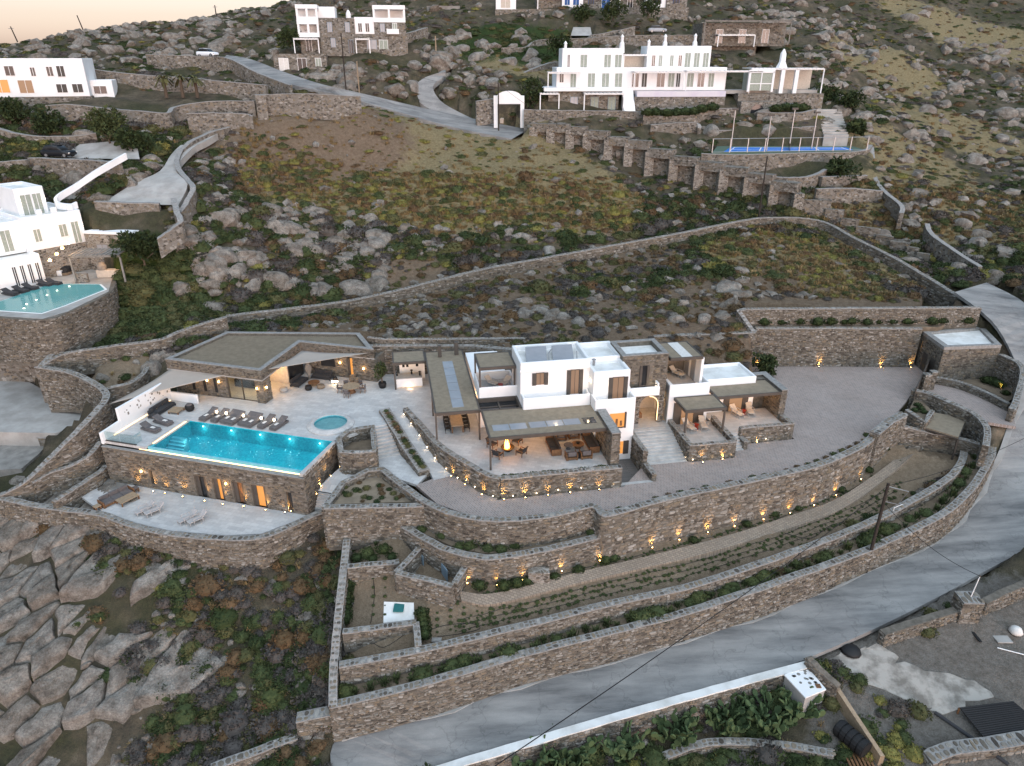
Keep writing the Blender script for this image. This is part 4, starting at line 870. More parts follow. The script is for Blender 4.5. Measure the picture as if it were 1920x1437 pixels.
# balconies: floor block with a parapet
hollow(vl, M, 9.6, 13.25, 3.15, 4.6, -2.2, 3.15, 4.0, .18, 'balcony')
hollow(vl, M, 3.6, 9.58, 4.5, 5.9, 2.6, 3.2, 4.0, .2, 'balcony')
hollow(vl, M, .15, 3.62, 7.4, 11.0, 0, 3.2, 4.0, .18, 'terrace_parapet')
put('terrace_floor', MB().fbox(M, .34, 3.5, 7.6, 10.8, 3.2, 3.23), MT['terr'], vl)
put('ground_floor', MB().fbox(M, 3.64, 13.2, 5.92, 10.9, -.2, 3.0), wh, vl)
put('ground_floor', MB().fbox(M, .2, 3.5, 11.0, 18.6, -.2, 2.9), wh, vl)
for (u_, w_) in ((4.2, 2.2), (6.6, 2.2)): put('glass_door', MB().fbox(M, u_, u_ + w_, 5.85, 5.91, 0, 2.4), MT['amber_dim'], vl)
def shutwin(u0, u1, v, z0, z1, pane, parent=vl, fr=M, sh=.32, name='window', lower=True):
    wd = put(name, MB().fbox(fr, u0, u1, v - .03, v, z0, z1), pane, parent)
    put('frame', MB().fbox(fr, u0 - .05, u0, v - .06, v, z0, z1 + .05).fbox(fr, u1, u1 + .05, v - .06, v, z0, z1 + .05).fbox(fr, u0, u1, v - .06, v - .001, z1, z1 + .05).fbox(fr, (u0 + u1) / 2 - .02, (u0 + u1) / 2 + .02, v - .055, v - .03, z0, z1), MT['shutter'], wd)
    for a, b_ in ((u0 - .06 - sh, u0 - .06), (u1 + .06, u1 + .06 + sh)): put('shutter', MB().fbox(fr, a, b_, v - .09, v - .03, z0 - .03, z1 + .03), MT['shutter'], wd)
    return wd
MT['pane_warm'] = emis('dim_lit_pane', (.8, .42, .22), .12)
shutwin(4.97, 5.62, 5.65, 4.72, 5.82, MT['pane_warm']); shutwin(8.05, 8.75, 5.65, 3.6, 5.88, MT['pane_warm']); shutwin(11.45, 12.4, 4.3, 3.3, 5.5, MT['pane_warm'])
lw = put('window', MB().fbox(M, 10.98, 12.37, 3.1, 3.15, 1.3, 2.62), MT['amber'], vl); put('frame', MB().fbox(M, 12.3, 12.45, 3.02, 3.16, 1.2, 2.7).fbox(M, 10.95, 12.3, 3.05, 3.16, 1.2, 1.3), MT['shutter'], lw)
for k_ in range(3): put('furniture_silhouette', MB().fbox(M, 11.1 + .4 * k_, 11.3 + .4 * k_, 3.08, 3.1, 1.4, 1.9 + .2 * (k_ % 2)), MT['wood'], lw)
put('window', MB().fbox(M, 12.0, 12.35, 3.1, 3.15, -1.4, -.2), MT['amber'], vl); put('shutter', MB().fbox(M, 12.38, 12.85, 3.05, 3.15, -1.45, -.15), MT['shutter'], vl)
def wlamp(parent, p, e=10, d_=(0, -1), col=(1, .72, .42), name='wall_lamp', mat='lit_white'):
    o = put(name, MB().box(p.x - .06, p.x + .06, p.y - .05, p.y + .05, p.z - .09, p.z + .06), MT[mat], parent); light(o, (p.x + d_[0] * .12, p.y + d_[1] * .12, p.z - .02), e, col, .05); return o
wlamp(vl, M.w(6.82, 5.52, 5.3), 7); wlamp(vl, M.w(10.48, 4.17, 4.95), 7); wlamp(vl, M.w(9.65, 5.2, 5.0), 4)
# roof gear: solar panels and a tank pipe
for k_ in range(2):
    a = 4.2 + 2.4 * k_; sp_ = put('solar_panel', MB().hexa([M.w(a, 6.3, 6.42), M.w(a + 1.9, 6.5, 6.42), M.w(a + 2.3, 8.9, 6.42), M.w(a + .4, 8.9, 6.42), M.w(a, 6.3, 6.5), M.w(a + 1.9, 6.5, 6.5), M.w(a + 2.3, 8.9, 7.0), M.w(a + .4, 8.9, 7.0)]), MT['mirror_grey'], vl)
put('roof_pipe', MB().tube([M.w(6.3, 6.6, 6.4), M.w(6.4, 7.4, 6.9), M.w(6.9, 8.2, 7.0)], .05).tube([M.w(8.8, 6.6, 6.4), M.w(8.9, 7.2, 7.0)], .05), MT['steel'], vl)
put('roof_vent', MB().lathe([(.12, 6.0), (.12, 6.5), (.2, 6.55), (.02, 6.65)], *M.w(10.2, 6.1)[:2], 10), MT['steel'], vl)
# stone tower and arch
tw = thing('stone_tower', 'square stone tower with arched entrance beside the white villa', 'building', M.w(15, 8, 0))
hollow(tw, M, 12.85, 17.1, 6.15, 9.85, 2.6, 6.15, 6.6, .42, mat=MT['core'], roofmat=MT['white_roof'], bev=0); capring(tw, M, 12.82, 17.13, 6.12, 9.88, 6.6, .46)
arch_h = [(14.8, 16.55, -.3, 2.6)]
clad(tw, M, 'f', 12.9, 17.1, 6.15, 6.55, -.3, [(14.5, 15.4, 3.2, 5.7)] + arch_h, .33, seed=21); clad(tw, M, 'r', 6.15, 9.8, 17.1, 6.55, 3.0, (), .33, seed=22)
mb = MB(); mb.fbox(M, 13.1, 14.8, 6.17, 6.6, -.4, 2.6); mb.fbox(M, 16.55, 17.1, 6.17, 6.6, -.4, 2.6)
n = 10
for i in range(n):
    a0, a1 = math.pi * i / n, math.pi * (i + 1) / n; cu, rz_, ru, cz = 15.675, .95, .875, 1.55
    p = [(cu - ru * math.cos(a0), cz + rz_ * math.sin(a0)), (cu - ru * math.cos(a1), cz + rz_ * math.sin(a1))]
    mb.hexa([M.w(p[0][0], 6.17, p[0][1]), M.w(p[1][0], 6.17, p[1][1]), M.w(p[1][0], 6.6, p[1][1]), M.w(p[0][0], 6.6, p[0][1]), M.w(p[0][0], 6.17, 2.62), M.w(p[1][0], 6.17, 2.62), M.w(p[1][0], 6.6, 2.62), M.w(p[0][0], 6.6, 2.62)])
put('arch', mb, MT['rubble'], tw)
ar = put('arch_light', MB().tube([M.w(15.675 - .86 * math.cos(a), 6.14, 1.55 + .93 * math.sin(a)) for a in [math.pi * i / 12 for i in range(6, 13)]] + [M.w(16.535, 6.14, 0)], .03), MT['strip'], tw)
put('passage_wall', MB().fbox(M, 13.6, 17.4, 9.2, 9.4, -.3, 2.6), MT['cream'], tw); put('passage_bench', MB().fbox(M, 14.9, 15.5, 7.2, 9.1, -.3, .2), MT['wood'], tw); light(tw, M.w(15.7, 7.6, 2.2), 40, (1, .55, .2), .1)
bw = put('window', MB().fbox(M, 14.75, 15.15, 6.1, 6.14, 3.3, 5.6), MT['glass_dark'], tw); put('shutter', MB().fbox(M, 14.5, 14.73, 6.02, 6.13, 3.3, 5.6).fbox(M, 15.17, 15.4, 6.02, 6.13, 3.3, 5.6), MT['brown'], bw)
bl = put('balcony', MB().fbox(M, 13.3, 16.2, 5.2, 6.1, 3.0, 3.2).fbox(M, 13.3, 16.2, 5.2, 5.4, 3.2, 3.85).fbox(M, 16.02, 16.2, 5.4, 6.1, 3.2, 4.1).fbox(M, 13.3, 13.5, 5.4, 6.1, 3.2, 3.95), wh, tw, .05)
put('rail', MB().fbox(M, 14.3, 16.0, 5.45, 5.5, 3.9, 3.98), MT['brown'], tw); wlamp(tw, M.w(15.9, 5.6, 3.6), 3)
# bedroom wing on the right
bw_ = thing('bedroom_wing', 'low white bedroom wing with two private terraces facing the driveway', 'building', M.w(22, 8, -.4))
FL = -.4
put('wall', MB().fbox(M, 17.4, 17.75, 5.85, 7.4, FL - .4, 3.6), wh, bw_, .06); hollow(bw_, M, 17.4, 21.3, 5.8, 10.4, FL - .4, 2.95, 3.6, .2, roofmat=MT['terr'])
hollow(bw_, M, 21.32, 26.8, 7.5, 11.1, FL - .4, 2.75, 3.05, .22, roofmat=MT['white_roof'])
put('upper_wall', MB().fbox(M, 20.5, 20.75, 6.5, 10.4, 3.0, 5.8), wh, bw_); put('upper_wall', MB().fbox(M, 17.3, 20.5, 10.1, 10.4, 3.0, 5.8), MT['core'], bw_)
for v_ in (7.6, 9.0): put('sliding_pane', MB().fbox(M, 20.44, 20.49, v_, v_ + .9, 3.0, 5.2), MT['mirror_grey'], bw_)
put('wall', MB().fbox(M, 26.82, 28.2, 8.0, 9.3, FL - .4, 2.4), MT['core'], bw_)
put('wall', MB().fbox(M, 28.15, 28.7, 5.1, 9.3, -1.7, 2.55), MT['core'], bw_); clad(bw_, M, 'f', 28.15, 28.7, 5.1, 2.55, -1.5, (), .33, seed=30); clad(bw_, M, 'r', 5.1, 9.3, 28.7, 2.55, -1.6, (), .33, seed=31); clad(bw_, M, 'l', 5.1, 8.0, 28.15, 2.2, FL, (), .33, seed=32)
put('coping', MB().fbox(M, 28.1, 28.75, 5.05, 9.35, 2.55, 2.62).fbox(M, 26.9, 28.1, 8.7, 9.35, 2.55, 2.62), MT['cap'], bw_)
dw = put('door', MB().fbox(M, 18.75, 19.9, 5.7, 5.79, FL, 1.75), MT['amber_dim'], bw_); put('shutter', MB().fbox(M, 17.95, 18.7, 5.66, 5.78, FL, 1.8), MT['brown'], dw); put('shutter', MB().fbox(M, 19.95, 20.9, 5.66, 5.78, FL, 1.8), MT['brown'], dw)
dw = put('door', MB().fbox(M, 24.3, 25.6, 7.42, 7.49, FL, 1.7), MT['amber_dim'], bw_); put('shutter', MB().fbox(M, 23.7, 24.28, 7.38, 7.48, FL, 1.75).fbox(M, 25.62, 26.2, 7.38, 7.48, FL, 1.75), MT['shutter'], dw)
put('terrace_floor', MB().fbox(M, 17.9, 21.7, 1.2, 5.79, -1.7, FL), MT['terr'], bw_); put('terrace_floor', MB().fbox(M, 21.72, 28.15, 3.3, 7.49, -1.7, FL - .002), MT['terr'], bw_)
for (e, p) in ((10, (19.6, 4.8)), (10, (24.8, 6.6)), (7, (26.8, 6.4)), (7, (23, 6.4))): light(bw_, M.w(*p, 1.9), e * 2.2, (1, .55, .25), .08)
light(bw_, M.w(18.8, 8.4, 5.4), 22, (1, .6, .3), .08)
wtop = .1
def mw(label, pts, zt=wtop, zb=-1.7, **k): return wall(label, [(*M.w(*p)[:2], zt, zb) for p in pts], .38, curve=False, **k)
mw('stone parapet around the nearer bedroom terrace', [(17.7, 6.0), (17.75, 1.0), (21.9, 1.0)], single=60)
mw('low stone wall between the two bedroom terraces', [(21.9, 1.15), (21.9, 5.7)], single=20)
mw('stone parapet in front of the farther bedroom terrace', [(23.4, 3.2), (28.55, 3.2), (28.45, 5.0)], single=40)
mw('stub wall beside the bedroom terrace steps', [(23.45, 3.2), (23.5, 2.0)], -.7, -1.7)
steps('short flight of stone steps up to the bedroom terraces', M.w(22.15, 3.4), M.w(23.2, 3.4), M.w(22.35, 1.9), M.w(23.3, 1.9), FL, -1.5, 6, MT['steps'])
steps('broad entrance steps between stone walls leading to the arch', M.w(14.0, 5.3), M.w(17.5, 5.3), M.w(14.0, .9), M.w(17.5, .9), -.25, -1.5, 11, MT['steps'])
struct('entrance_landing', MB().prism([M.w(*p) for p in [(13.3, 5.3), (17.5, 5.3), (17.5, 9.2), (13.3, 9.2)]], -.6, -.25), MT['terr'])
mw('stone wall left of the entrance steps', [(13.35, 3.6), (13.4, .4)], .25, -2.4, single=20); mw('lower end of the stone wall left of the entrance steps', [(13.4, .2), (13.55, -1.6)], -.8, -2.3, single=20)
struct('sunken_yard', MB().prism([M.w(*p) for p in [(10.5, -1.6), (13.5, -1.6), (13.4, 3.2), (10.5, 3.2)]], -2.4, -2.05), MT['plank'])
put_step = struct('yard_sill', MB().prism([M.w(*p) for p in [(10.6, -1.75), (13.4, -1.75), (13.4, -1.45), (10.6, -1.45)]], -2.2, -1.46), MT['steps'])
sw = thing('stone_screen_wall', 'thick stone wall closing the right end of the covered terrace', 'wall', M.w(10.1, 1, 0))
put('wall', MB().fbox(M, 9.8, 10.5, -1.2, 3.1, -.2, 3.1), MT['core'], sw); clad(sw, M, 'f', 9.8, 10.5, -1.2, 3.1, -.1, (), .33, seed=40, single=12); clad(sw, M, 'l', -1.2, 3.1, 9.8, 3.1, 0, (), .33, seed=41); clad(sw, M, 'r', -1.2, 3.1, 10.5, 3.1, -1.9, (), .33, seed=42)
put('coping', MB().fbox(M, 9.76, 10.54, -1.24, 3.14, 3.1, 3.17), MT['cap'], sw)
# ---------------------------------------------------------------- pergolas
def pergola(label, fr, u0, u1, v0, v1, z, posts=(), panels=(), beam=.28, slope=0, thick=.1):
    t_ = thing('pergola', label, 'pergola', fr.w((u0 + u1) / 2, (v0 + v1) / 2, 0))
    w = .13
    put('roof_matting', MB().fbox(fr, u0 + w, u1 - w, v0 + w, v1 - w, z - .16, z - .04), MT['thatch'], t_)
    for a in ((u0, u1, v0, v0 + w), (u0, u1, v1 - w, v1), (u0, u0 + w, v0 + w, v1 - w), (u1 - w, u1, v0 + w, v1 - w)): put('beam', MB().fbox(fr, a[0], a[1], a[2], a[3], z - beam, z), MT['brown'], t_)
    for (a, b_, zb) in posts: put('post', MB().fbox(fr, a, a + .15, b_, b_ + .15, zb, z - beam), MT['brown'], t_)
    for (a, b_, c_, d_, mt) in panels: put('roof_panel', MB().fbox(fr, a, b_, c_, d_, z - .1, z - .01), MT[mt], t_)
    return t_
p2 = pergola('wide brown pergola with matting roof over the lounge and fire bowl', M, 0, 9.75, 0, 5.0, 3.0, [(0, 0, 0)], [(.5 + i * 1.45 + (.18 if i > 1 else 0), 1.88 + i * 1.45 + (.18 if i > 1 else 0), 1.15, 2.15, 'mirror_grey') for i in range(5)] + [(8.15, 9.2, 1.15, 2.15, 'glass_dark')])
p1 = pergola('long brown pergola with matting roof over the dining table', M, -3.95, -.02, 5.1, 19.3, 3.0, [(-3.95, 5.1, .3), (-3.9, 10.5, 0), (-.2, 5.2, 0)], [(-2.35, -1.35, 6.0 + i * 1.75, 7.68 + i * 1.75, 'mirror_grey') for i in range(6)])
put('chimney', MB().fbox(M, -2.65, -2.3, 17.6, 18.0, 3.0, 4.2), MT['brown'], p1); put('chimney', MB().fbox(M, -.95, -.55, 17.9, 18.3, 3.0, 4.35), MT['brown'], p1)
pb = pergola('small brown pergola over the white poolside bar', M, -7.25, -3.97, 16.9, 19.9, 3.0, [(-7.2, 17.0, 0)])
pu = pergola('brown pergola on the upper floor terrace', M, .2, 3.5, 7.45, 10.9, 5.9, [(.2, 7.45, 4.0), (.2, 10.7, 4.0), (3.3, 7.45, 4)])
pe = pergola('pergola with pale centre strip over the upper bedroom terrace', M, 17.45, 20.6, 6.4, 10.3, 6.0, (), [(18.6, 19.6, 6.55, 10.15, 'cloth')])
ph_ = pergola('flat brown canopy over the farther bedroom terrace', M, 21.75, 28.12, 5.1, 8.1, 2.4, ())
pi_ = pergola('flat brown canopy over the nearer bedroom terrace', M, 17.85, 21.73, 3.0, 5.75, 2.4, [(17.95, 3.05, .1), (21.55, 3.05, .1)])
gr = put('skylight', MB().fbox(M, .05, 3.5, 5.1, 7.38, 2.55, 2.58), MT['glass_dark'], vl); put('bar', MB().fbox(M, 1.75, 1.87, 5.1, 7.38, 2.58, 2.68).fbox(M, 0, 3.55, 6.2, 6.3, 2.58, 2.66).fbox(M, 3.4, 3.58, 5.05, 7.38, 2.4, 3.0).fbox(M, .0, 3.38, 7.2, 7.38, 2.6, 3.0), MT['brown'], gr)
for (u_, v_, e) in ((1.95, 3.0, 6), (6.5, 3.5, 26), (8.6, 2.6, 22), (4, 4.2, 24)): light(p2, M.w(u_, v_, 2.6), e, (1, .6, .32), .1)
for (u_, v_, e) in ((-1.9, 8, 20), (-.6, 9.5, 30), (-2, 12.5, 16), (-2, 16, 14)): light(p1, M.w(u_, v_, 2.6), e, (1, .6, .32), .1)
light(pb, M.w(-5.6, 18.6, 2.5), 12, (1, .65, .35), .1); light(pu, M.w(2, 9.2, 5.6), 9, (1, .6, .35), .1)
put('back_wall', MB().fbox(M, -6.6, -4.0, 19.45, 19.6, 0, 2.7), MT['white'], pb)
for u_ in (-6.3, -5.9, -4.9): put('slot_window', MB().fbox(M, u_, u_ + .25, 19.42, 19.46, 1.4, 2.1), MT['glass_dark'], pb)
br = thing('bar_counter', 'white bar counter with glowing underside by the pool', 'bar counter', M.w(-5.7, 17.6, 0))
put('front', MB().fbox(M, -7.0, -4.4, 17.25, 17.4, .12, 1.05), wh, br); put('worktop', MB().fbox(M, -7.0, -4.4, 17.2, 18.6, 1.05, 1.1), MT['concrete'], br); put('side', MB().fbox(M, -7.0, -6.85, 17.4, 19.4, 0, 1.05), wh, br)
put('light_strip', MB().fbox(M, -6.95, -4.45, 17.42, 17.46, .06, .12), MT['strip'], br); light(br, M.w(-5.7, 17.0, .1), 5, (1, .6, .3), .05)
for (u_, v_, w_) in ((-6.9, 18.0, 'left end'), (-5.4, 18.2, 'middle'), (-4.6, 17.7, 'right end')): tag(put('plant_pot', MB().lathe([(.08, 1.1), (.11, 1.28), (.04, 1.4), (.16, 1.55), (.02, 1.62)], *M.w(u_, v_)[:2], 8), MT['black']), 'small dark potted herb on the %s of the white bar counter' % w_, 'pot', 'pots on the bar')
# gatehouse
gh = thing('gatehouse', 'square stone gatehouse with flat white roof at the corner of the parking court', 'building', P(1800, 660, -1.5))
gp = [P(1730,626,2.3), P(1843,616,2.3), P(1877,651,2.3), P(1770,655,2.3)]
put('wall', MB().prism([p for p in gp], -1.9, 2.2), MT['core'], gh)
cg = sum(gp, Vector()) / 4
gi = [cg + (p - cg) * .82 for p in gp]; mb = MB()
for i in range(4):
    j = (i + 1) % 4; a = [gp[i], gp[j], gi[j], gi[i]]; mb.hexa([Vector((p.x, p.y, 2.2)) for p in a] + [Vector((p.x, p.y, 2.55)) for p in a])
put('parapet', mb, MT['cap'], gh); put('roof', MB().prism(gi, 2.2, 2.28), MT['white_roof'], gh)
def cladseg(parent, a, b_, zt, zb, holes=(), seed=1, single=0):
    d_ = b_ - a; f = Fr((a.x, a.y), math.degrees(math.atan2(d_.y, d_.x))); return clad(parent, f, 'f', 0, Vector((d_.x, d_.y)).length, 0, zt, zb, holes, .36, single, seed=seed), f
L0 = (gp[0] - gp[3]).length
_, f0 = cladseg(gh, gp[0], gp[3], 2.2, -1.6, [(L0 * .25, L0 * .45, -1.5, .6), (L0 * .6, L0 * .8, -1.5, .6)], 51); cladseg(gh, gp[3], gp[2], 2.2, -1.6, (), 52)
for a in (.25, .6): put('door', MB().fbox(f0, L0 * a, L0 * (a + .2), -.03, .02, -1.5, .6), MT['shutter'], gh)
gt = thing('sliding_gate', 'brown metal sliding gate across the entrance drive', 'gate', P(1722, 735, -1.5))
ga0, ga1 = P(1711, 755, -1.5), P(1738, 697, -1.5); fg = Fr((ga0.x, ga0.y), math.degrees(math.atan2(ga1.y - ga0.y, ga1.x - ga0.x))); Lg = (ga1 - ga0).length
for i in range(int(Lg / .3)): put('slat', MB().fbox(fg, i * .3 + .02, i * .3 + .27, -.03, .03, -1.4, .15), MT['brown'], gt)
put('rail', MB().fbox(fg, 0, Lg, -.05, .05, .15, .25).fbox(fg, 0, Lg, -.05, .05, -1.48, -1.4), MT['brown'], gt)
for q in ((1750, 700), (1738, 705)):
    p = P(*q, .3); wall('square stone gate pier %s the sliding gate' % ('behind' if q[0] == 1750 else 'beside'), [(p.x - .3, p.y, .5, -1.7), (p.x + .3, p.y, .5, -1.7)], .6, name='gate_pier', cat='pier', curve=False)
sh = thing('garden_shed', 'flat brown roofed shed sunk behind the entrance wall', 'shed', P(1775, 800, -3.5))
sp4 = [P(1748,773,-1.5), P(1812,784,-1.5), P(1797,820,-1.5), P(1734,801,-1.5)]
put('roof', MB().prism(sp4, -1.62, -1.5), MT['thatch'], sh); put('frame', MB().prism([(sum(sp4, Vector()) / 4) + (p - sum(sp4, Vector()) / 4) * 1.05 for p in sp4], -1.72, -1.63), MT['brown'], sh)
for p in sp4: put('post', MB().box(p.x - .07, p.x + .07, p.y - .07, p.y + .07, -4.3, -1.72), MT['brown'], sh)
cr = P(1812, 815, -3.6); tag(put('crate', MB().box(cr.x - .6, cr.x + .6, cr.y - .4, cr.y + .4, -4.2, -3.4), MT['wood_pale'], bevel=.03), 'pale wooden crate stored beside the garden shed', 'crate')
# ---------------------------------------------------------------- furniture
MT['sling'] = mk('pale_grey_sling', (.42, .40, .39), None, 4, .9)
def bx(*a): return MB().box(*a)
def lounger(label, double=False, frame='cushion', pad='cushion', group=None, towels=True):
    t_ = thing('sun_lounger', label, 'sun lounger', group=group); w = .75 if double else .36
    put('base', bx(-w, w, -1.0, .95, .08, .24), MT[frame], t_, .03, local=True)
    put('mattress', bx(-w + .02, w - .02, -.98, .3, .24, .38), MT[pad], t_, .05, local=True)
    put('backrest', MB().hexa([(-w + .02, .3, .26), (w - .02, .3, .26), (w - .02, .98, .55), (-w + .02, .98, .55), (-w + .02, .25, .39), (w - .02, .25, .39), (w - .02, .92, .68), (-w + .02, .92, .68)]), MT[pad], t_, .04, local=True)
    if towels:
        for x in ((-.35, .35) if double else (0,)): put('towel', bx(x - .13, x + .13, -.55, -.1, .38, .41), MT['cloth'], t_, .01, local=True)
    return t_
def place(root, fr, items, lab, z=0, rot=0, first=[None]):
    for i, (u_, v_, r_) in enumerate(items):
        p = fr.w(u_, v_, z)
        if i == 0: root.location = p; root.rotation_euler = (0, 0, fr.a + R(r_)); root['label'] = lab[0]; WL[root.name] = p
        else: dup(root, p, fr.a + R(r_), lab[i] if i < len(lab) else None)
g_ = 'grey sun loungers on the pool deck'
place(lounger('x', group=g_), Q, [(1.4, 5.6, -6), (2.6, 5.65, -6), (7.45, 5.75, -6), (8.7, 5.75, -6), (-2.0, 1.95, 80), (-1.9, 3.4, 80)],
      ['leftmost single grey sun lounger of the row behind the pool', 'second single grey sun lounger from the left behind the pool', 'single grey sun lounger second from the right in the pool row', 'rightmost single grey sun lounger of the pool row', 'grey sun lounger nearest the glass balustrade beside the white wall', 'grey sun lounger between the corner sofa and the balustrade lounger'])
place(lounger('x', True, group=g_), Q, [(3.95, 5.65, -6), (5.8, 5.7, -6)], ['left one of the two double grey sun loungers behind the pool', 'right one of the two double grey sun loungers behind the pool'])
def globe(label, p, e=5):
    t_ = thing('table_lantern', label, 'lantern', p, group='lit lanterns between the sun loungers')
    put('stool', MB().lathe([(.12, 0), (.09, .2), (.13, .38)], 0, 0, 10), MT['concrete'], t_, local=True); put('globe', MB().lathe([(.02, .38), (.08, .42), (.1, .5), (.07, .58), (.02, .6)], 0, 0, 10), MT['lit_white'], t_, local=True, smooth=True)
    light(t_, (0, 0, .75), e, (1, .72, .4), .06, local=True)
for k_, u_ in enumerate((2.02, 3.05, 4.88, 6.75, 8.1)): globe('small lit lantern on a stool, number %s in the row counted from the left' % ['one', 'two', 'three', 'four', 'five'][k_], Q.w(u_, 5.95, 0), 3)
def slatchair(label, group=None):
    t_ = thing('deck_chair', label, 'deck chair', group=group)
    put('seat', bx(-.3, .3, -.75, .35, .32, .38), MT['sling'], t_, .02, local=True)
    put('backrest', MB().hexa([(-.3, .35, .32), (.3, .35, .32), (.3, .85, .78), (-.3, .85, .78), (-.3, .3, .38), (.3, .3, .38), (.3, .8, .84), (-.3, .8, .84)]), MT['sling'], t_, .02, local=True)
    for x in (-.32, .28):
        put('arm', bx(x, x + .04, -.4, .4, .55, .6), MT['sling'], t_, local=True)
        for y in (-.7, -.35, .35): put('leg', bx(x, x + .04, y, y + .04, 0, .36 if y < -.5 else .55), MT['sling'], t_, local=True)
    return t_
g_ = 'white deck chairs'
dc = slatchair('x', g_)
place(dc, Q, [(1.7, -4.3, -28), (2.55, -4.2, -28), (5.95, -4.4, -28), (6.8, -4.3, -28)], ['left chair of the left pair of white deck chairs on the lower terrace', 'right chair of the left pair of white deck chairs on the lower terrace', 'left chair of the right pair of white deck chairs on the lower terrace', 'right chair of the right pair of white deck chairs on the lower terrace'], LT)
ch2 = dup(dc, M.w(19.1, 4.6, FL), M.a + R(15), 'left cream deck chair on the nearer bedroom terrace')
for ch in ch2.children:
    if ch.name.startswith(('seat', 'backrest')): ch.data = ch.data.copy(); ch.data.materials[0] = MT['cream']
dup(ch2, M.w(20.5, 4.7, FL), M.a - R(10), 'right cream deck chair on the nearer bedroom terrace')
dup(ch2, M.w(24.7, 6.5, FL), M.a + R(15), 'left cream deck chair on the farther bedroom terrace'); dup(ch2, M.w(26.1, 6.6, FL), M.a - R(12), 'right cream deck chair on the farther bedroom terrace')
dup(ch2, M.w(19.4, 9.0, 2.98), M.a + R(30), 'cream deck chair on the upper bedroom terrace'); dup(ch2, M.w(1.7, 9.3, 3.23), M.a + R(40), 'left cream deck chair under the upper floor pergola'); dup(ch2, M.w(2.6, 9.0, 3.23), M.a - R(50), 'right cream deck chair under the upper floor pergola')
for (u_, v_, z_, w_) in ((19.8, 4.6, FL, 'nearer bedroom terrace'), (25.4, 6.5, FL, 'farther bedroom terrace'), (2.3, 8.6, 3.23, 'upper floor terrace')): tag(put('stool', MB().lathe([(.22, z_), (.15, z_ + .2), (.24, z_ + .45)], *M.w(u_, v_)[:2], 12), MT['red']), 'small red stool between deck chairs on the ' + w_, 'stool')
def sofa(label, w, mat_f, mat_c, d_=.85, arms=True, group=None):
    t_ = thing('sofa', label, 'sofa', group=group)
    put('frame', bx(-w / 2, w / 2, -d_ / 2, d_ / 2, .08, .24), MT[mat_f], t_, .02, local=True); n = max(1, round(w / .9))
    for i in range(n): put('seat_cushion', bx(-w / 2 + .06 + i * (w - .12) / n, -w / 2 + .04 + (i + 1) * (w - .12) / n, -d_ / 2 + .02, d_ / 2 - .2, .24, .42), MT[mat_c], t_, .04, local=True)
    for i in range(n): put('back_cushion', bx(-w / 2 + .06 + i * (w - .12) / n, -w / 2 + .04 + (i + 1) * (w - .12) / n, d_ / 2 - .2, d_ / 2 - .02, .36, .75), MT[mat_c], t_, .05, local=True)
    if arms:
        for x in (-w / 2 - .06, w / 2): put('arm', bx(x, x + .07, -d_ / 2, d_ / 2, 0, .58), MT[mat_f], t_, .01, local=True)
    for x in (-w / 2 + .03, w / 2 - .1):
        for y in (-d_ / 2, d_ / 2 - .07): put('leg', bx(x, x + .07, y, y + .07, 0, .1), MT[mat_f], t_, local=True)
    return t_
def table(label, w, d_, h, mat_t, mat_l, rnd=False, name='coffee_table'):
    t_ = thing(name, label, 'table')
    if rnd:
        put('tabletop', MB().lathe([(w, h - .06), (w, h)], 0, 0, 20), MT[mat_t], t_, local=True); put('base', MB().lathe([(w * .5, 0), (w * .25, h * .5), (w * .5, h - .06)], 0, 0, 12), MT[mat_l], t_, local=True)
    else:
        put('tabletop', bx(-w / 2, w / 2, -d_ / 2, d_ / 2, h - .08, h), MT[mat_t], t_, .01, local=True)
        for x in (-w / 2 + .02, w / 2 - .12):
            for y in (-d_ / 2 + .02, d_ / 2 - .12): put('leg', bx(x, x + .1, y, y + .1, 0, h - .08), MT[mat_l], t_, local=True)
    return t_
def at(t_, fr, u_, v_, z, rot=0): t_.location = fr.w(u_, v_, z); t_.rotation_euler = (0, 0, fr.a + R(rot)); WL[t_.name] = t_.location.copy(); return t_
at(sofa('teak daybed sofa with grey cushions on the lower terrace', 2.6, 'wood', 'cushion', 1.0), Q, -2.0, -3.35, LT, 72)
at(table('low teak coffee table with pale top on the lower terrace', 1.6, 1.0, .4, 'wood_pale', 'wood'), Q, -.9, -3.3, LT, 72); at(table('small teak side table at the front end of the terrace daybed', .5, .5, .4, 'wood_pale', 'wood', name='side_table'), Q, -2.45, -5.0, LT, 72); at(table('small teak side table at the far end of the terrace daybed', .5, .5, .45, 'cushion', 'wood', name='side_table'), Q, -1.35, -1.9, LT, 72)
at(sofa('long charcoal corner sofa against the white wall', 2.6, 'cushion_d', 'cushion_d', .9, False), Q, -3.75, 5.6, 0, 90); at(table('low square wooden table in front of the corner sofa', 1.1, 1.1, .28, 'wood_pale', 'wood'), Q, -2.3, 5.7, 0, 5)
at(sofa('charcoal ottoman seat at the near end of the corner sofa', .8, 'cushion_d', 'cushion_d', .7, False), Q, -3.6, 4.2, 0, 90)
pt = thing('planter_pot', 'large round black pot beside the corner sofa', 'pot', Q.w(-1.25, 6.3, 0)); put('pot', MB().lathe([(.28, 0), (.42, .2), (.42, .5), (.34, .62), (.3, .55)], 0, 0, 16), MT['black'], pt, local=True); put('lid', MB().lathe([(.3, .55), (.25, .72), (.02, .75)], 0, 0, 14), MT['cushion'], pt, local=True)
at(sofa('blue-grey daybed by the dark glass of the pool house', 2.0, 'cushion_d', 'cushion_d', 1.0, False), Q, 5.5, 14.6, 0, 90); at(sofa('blue-grey daybed against the stone wall of the pool house recess', 2.2, 'cushion_d', 'cushion_d', .9, False), Q, 7.1, 16.5, 0, 0)
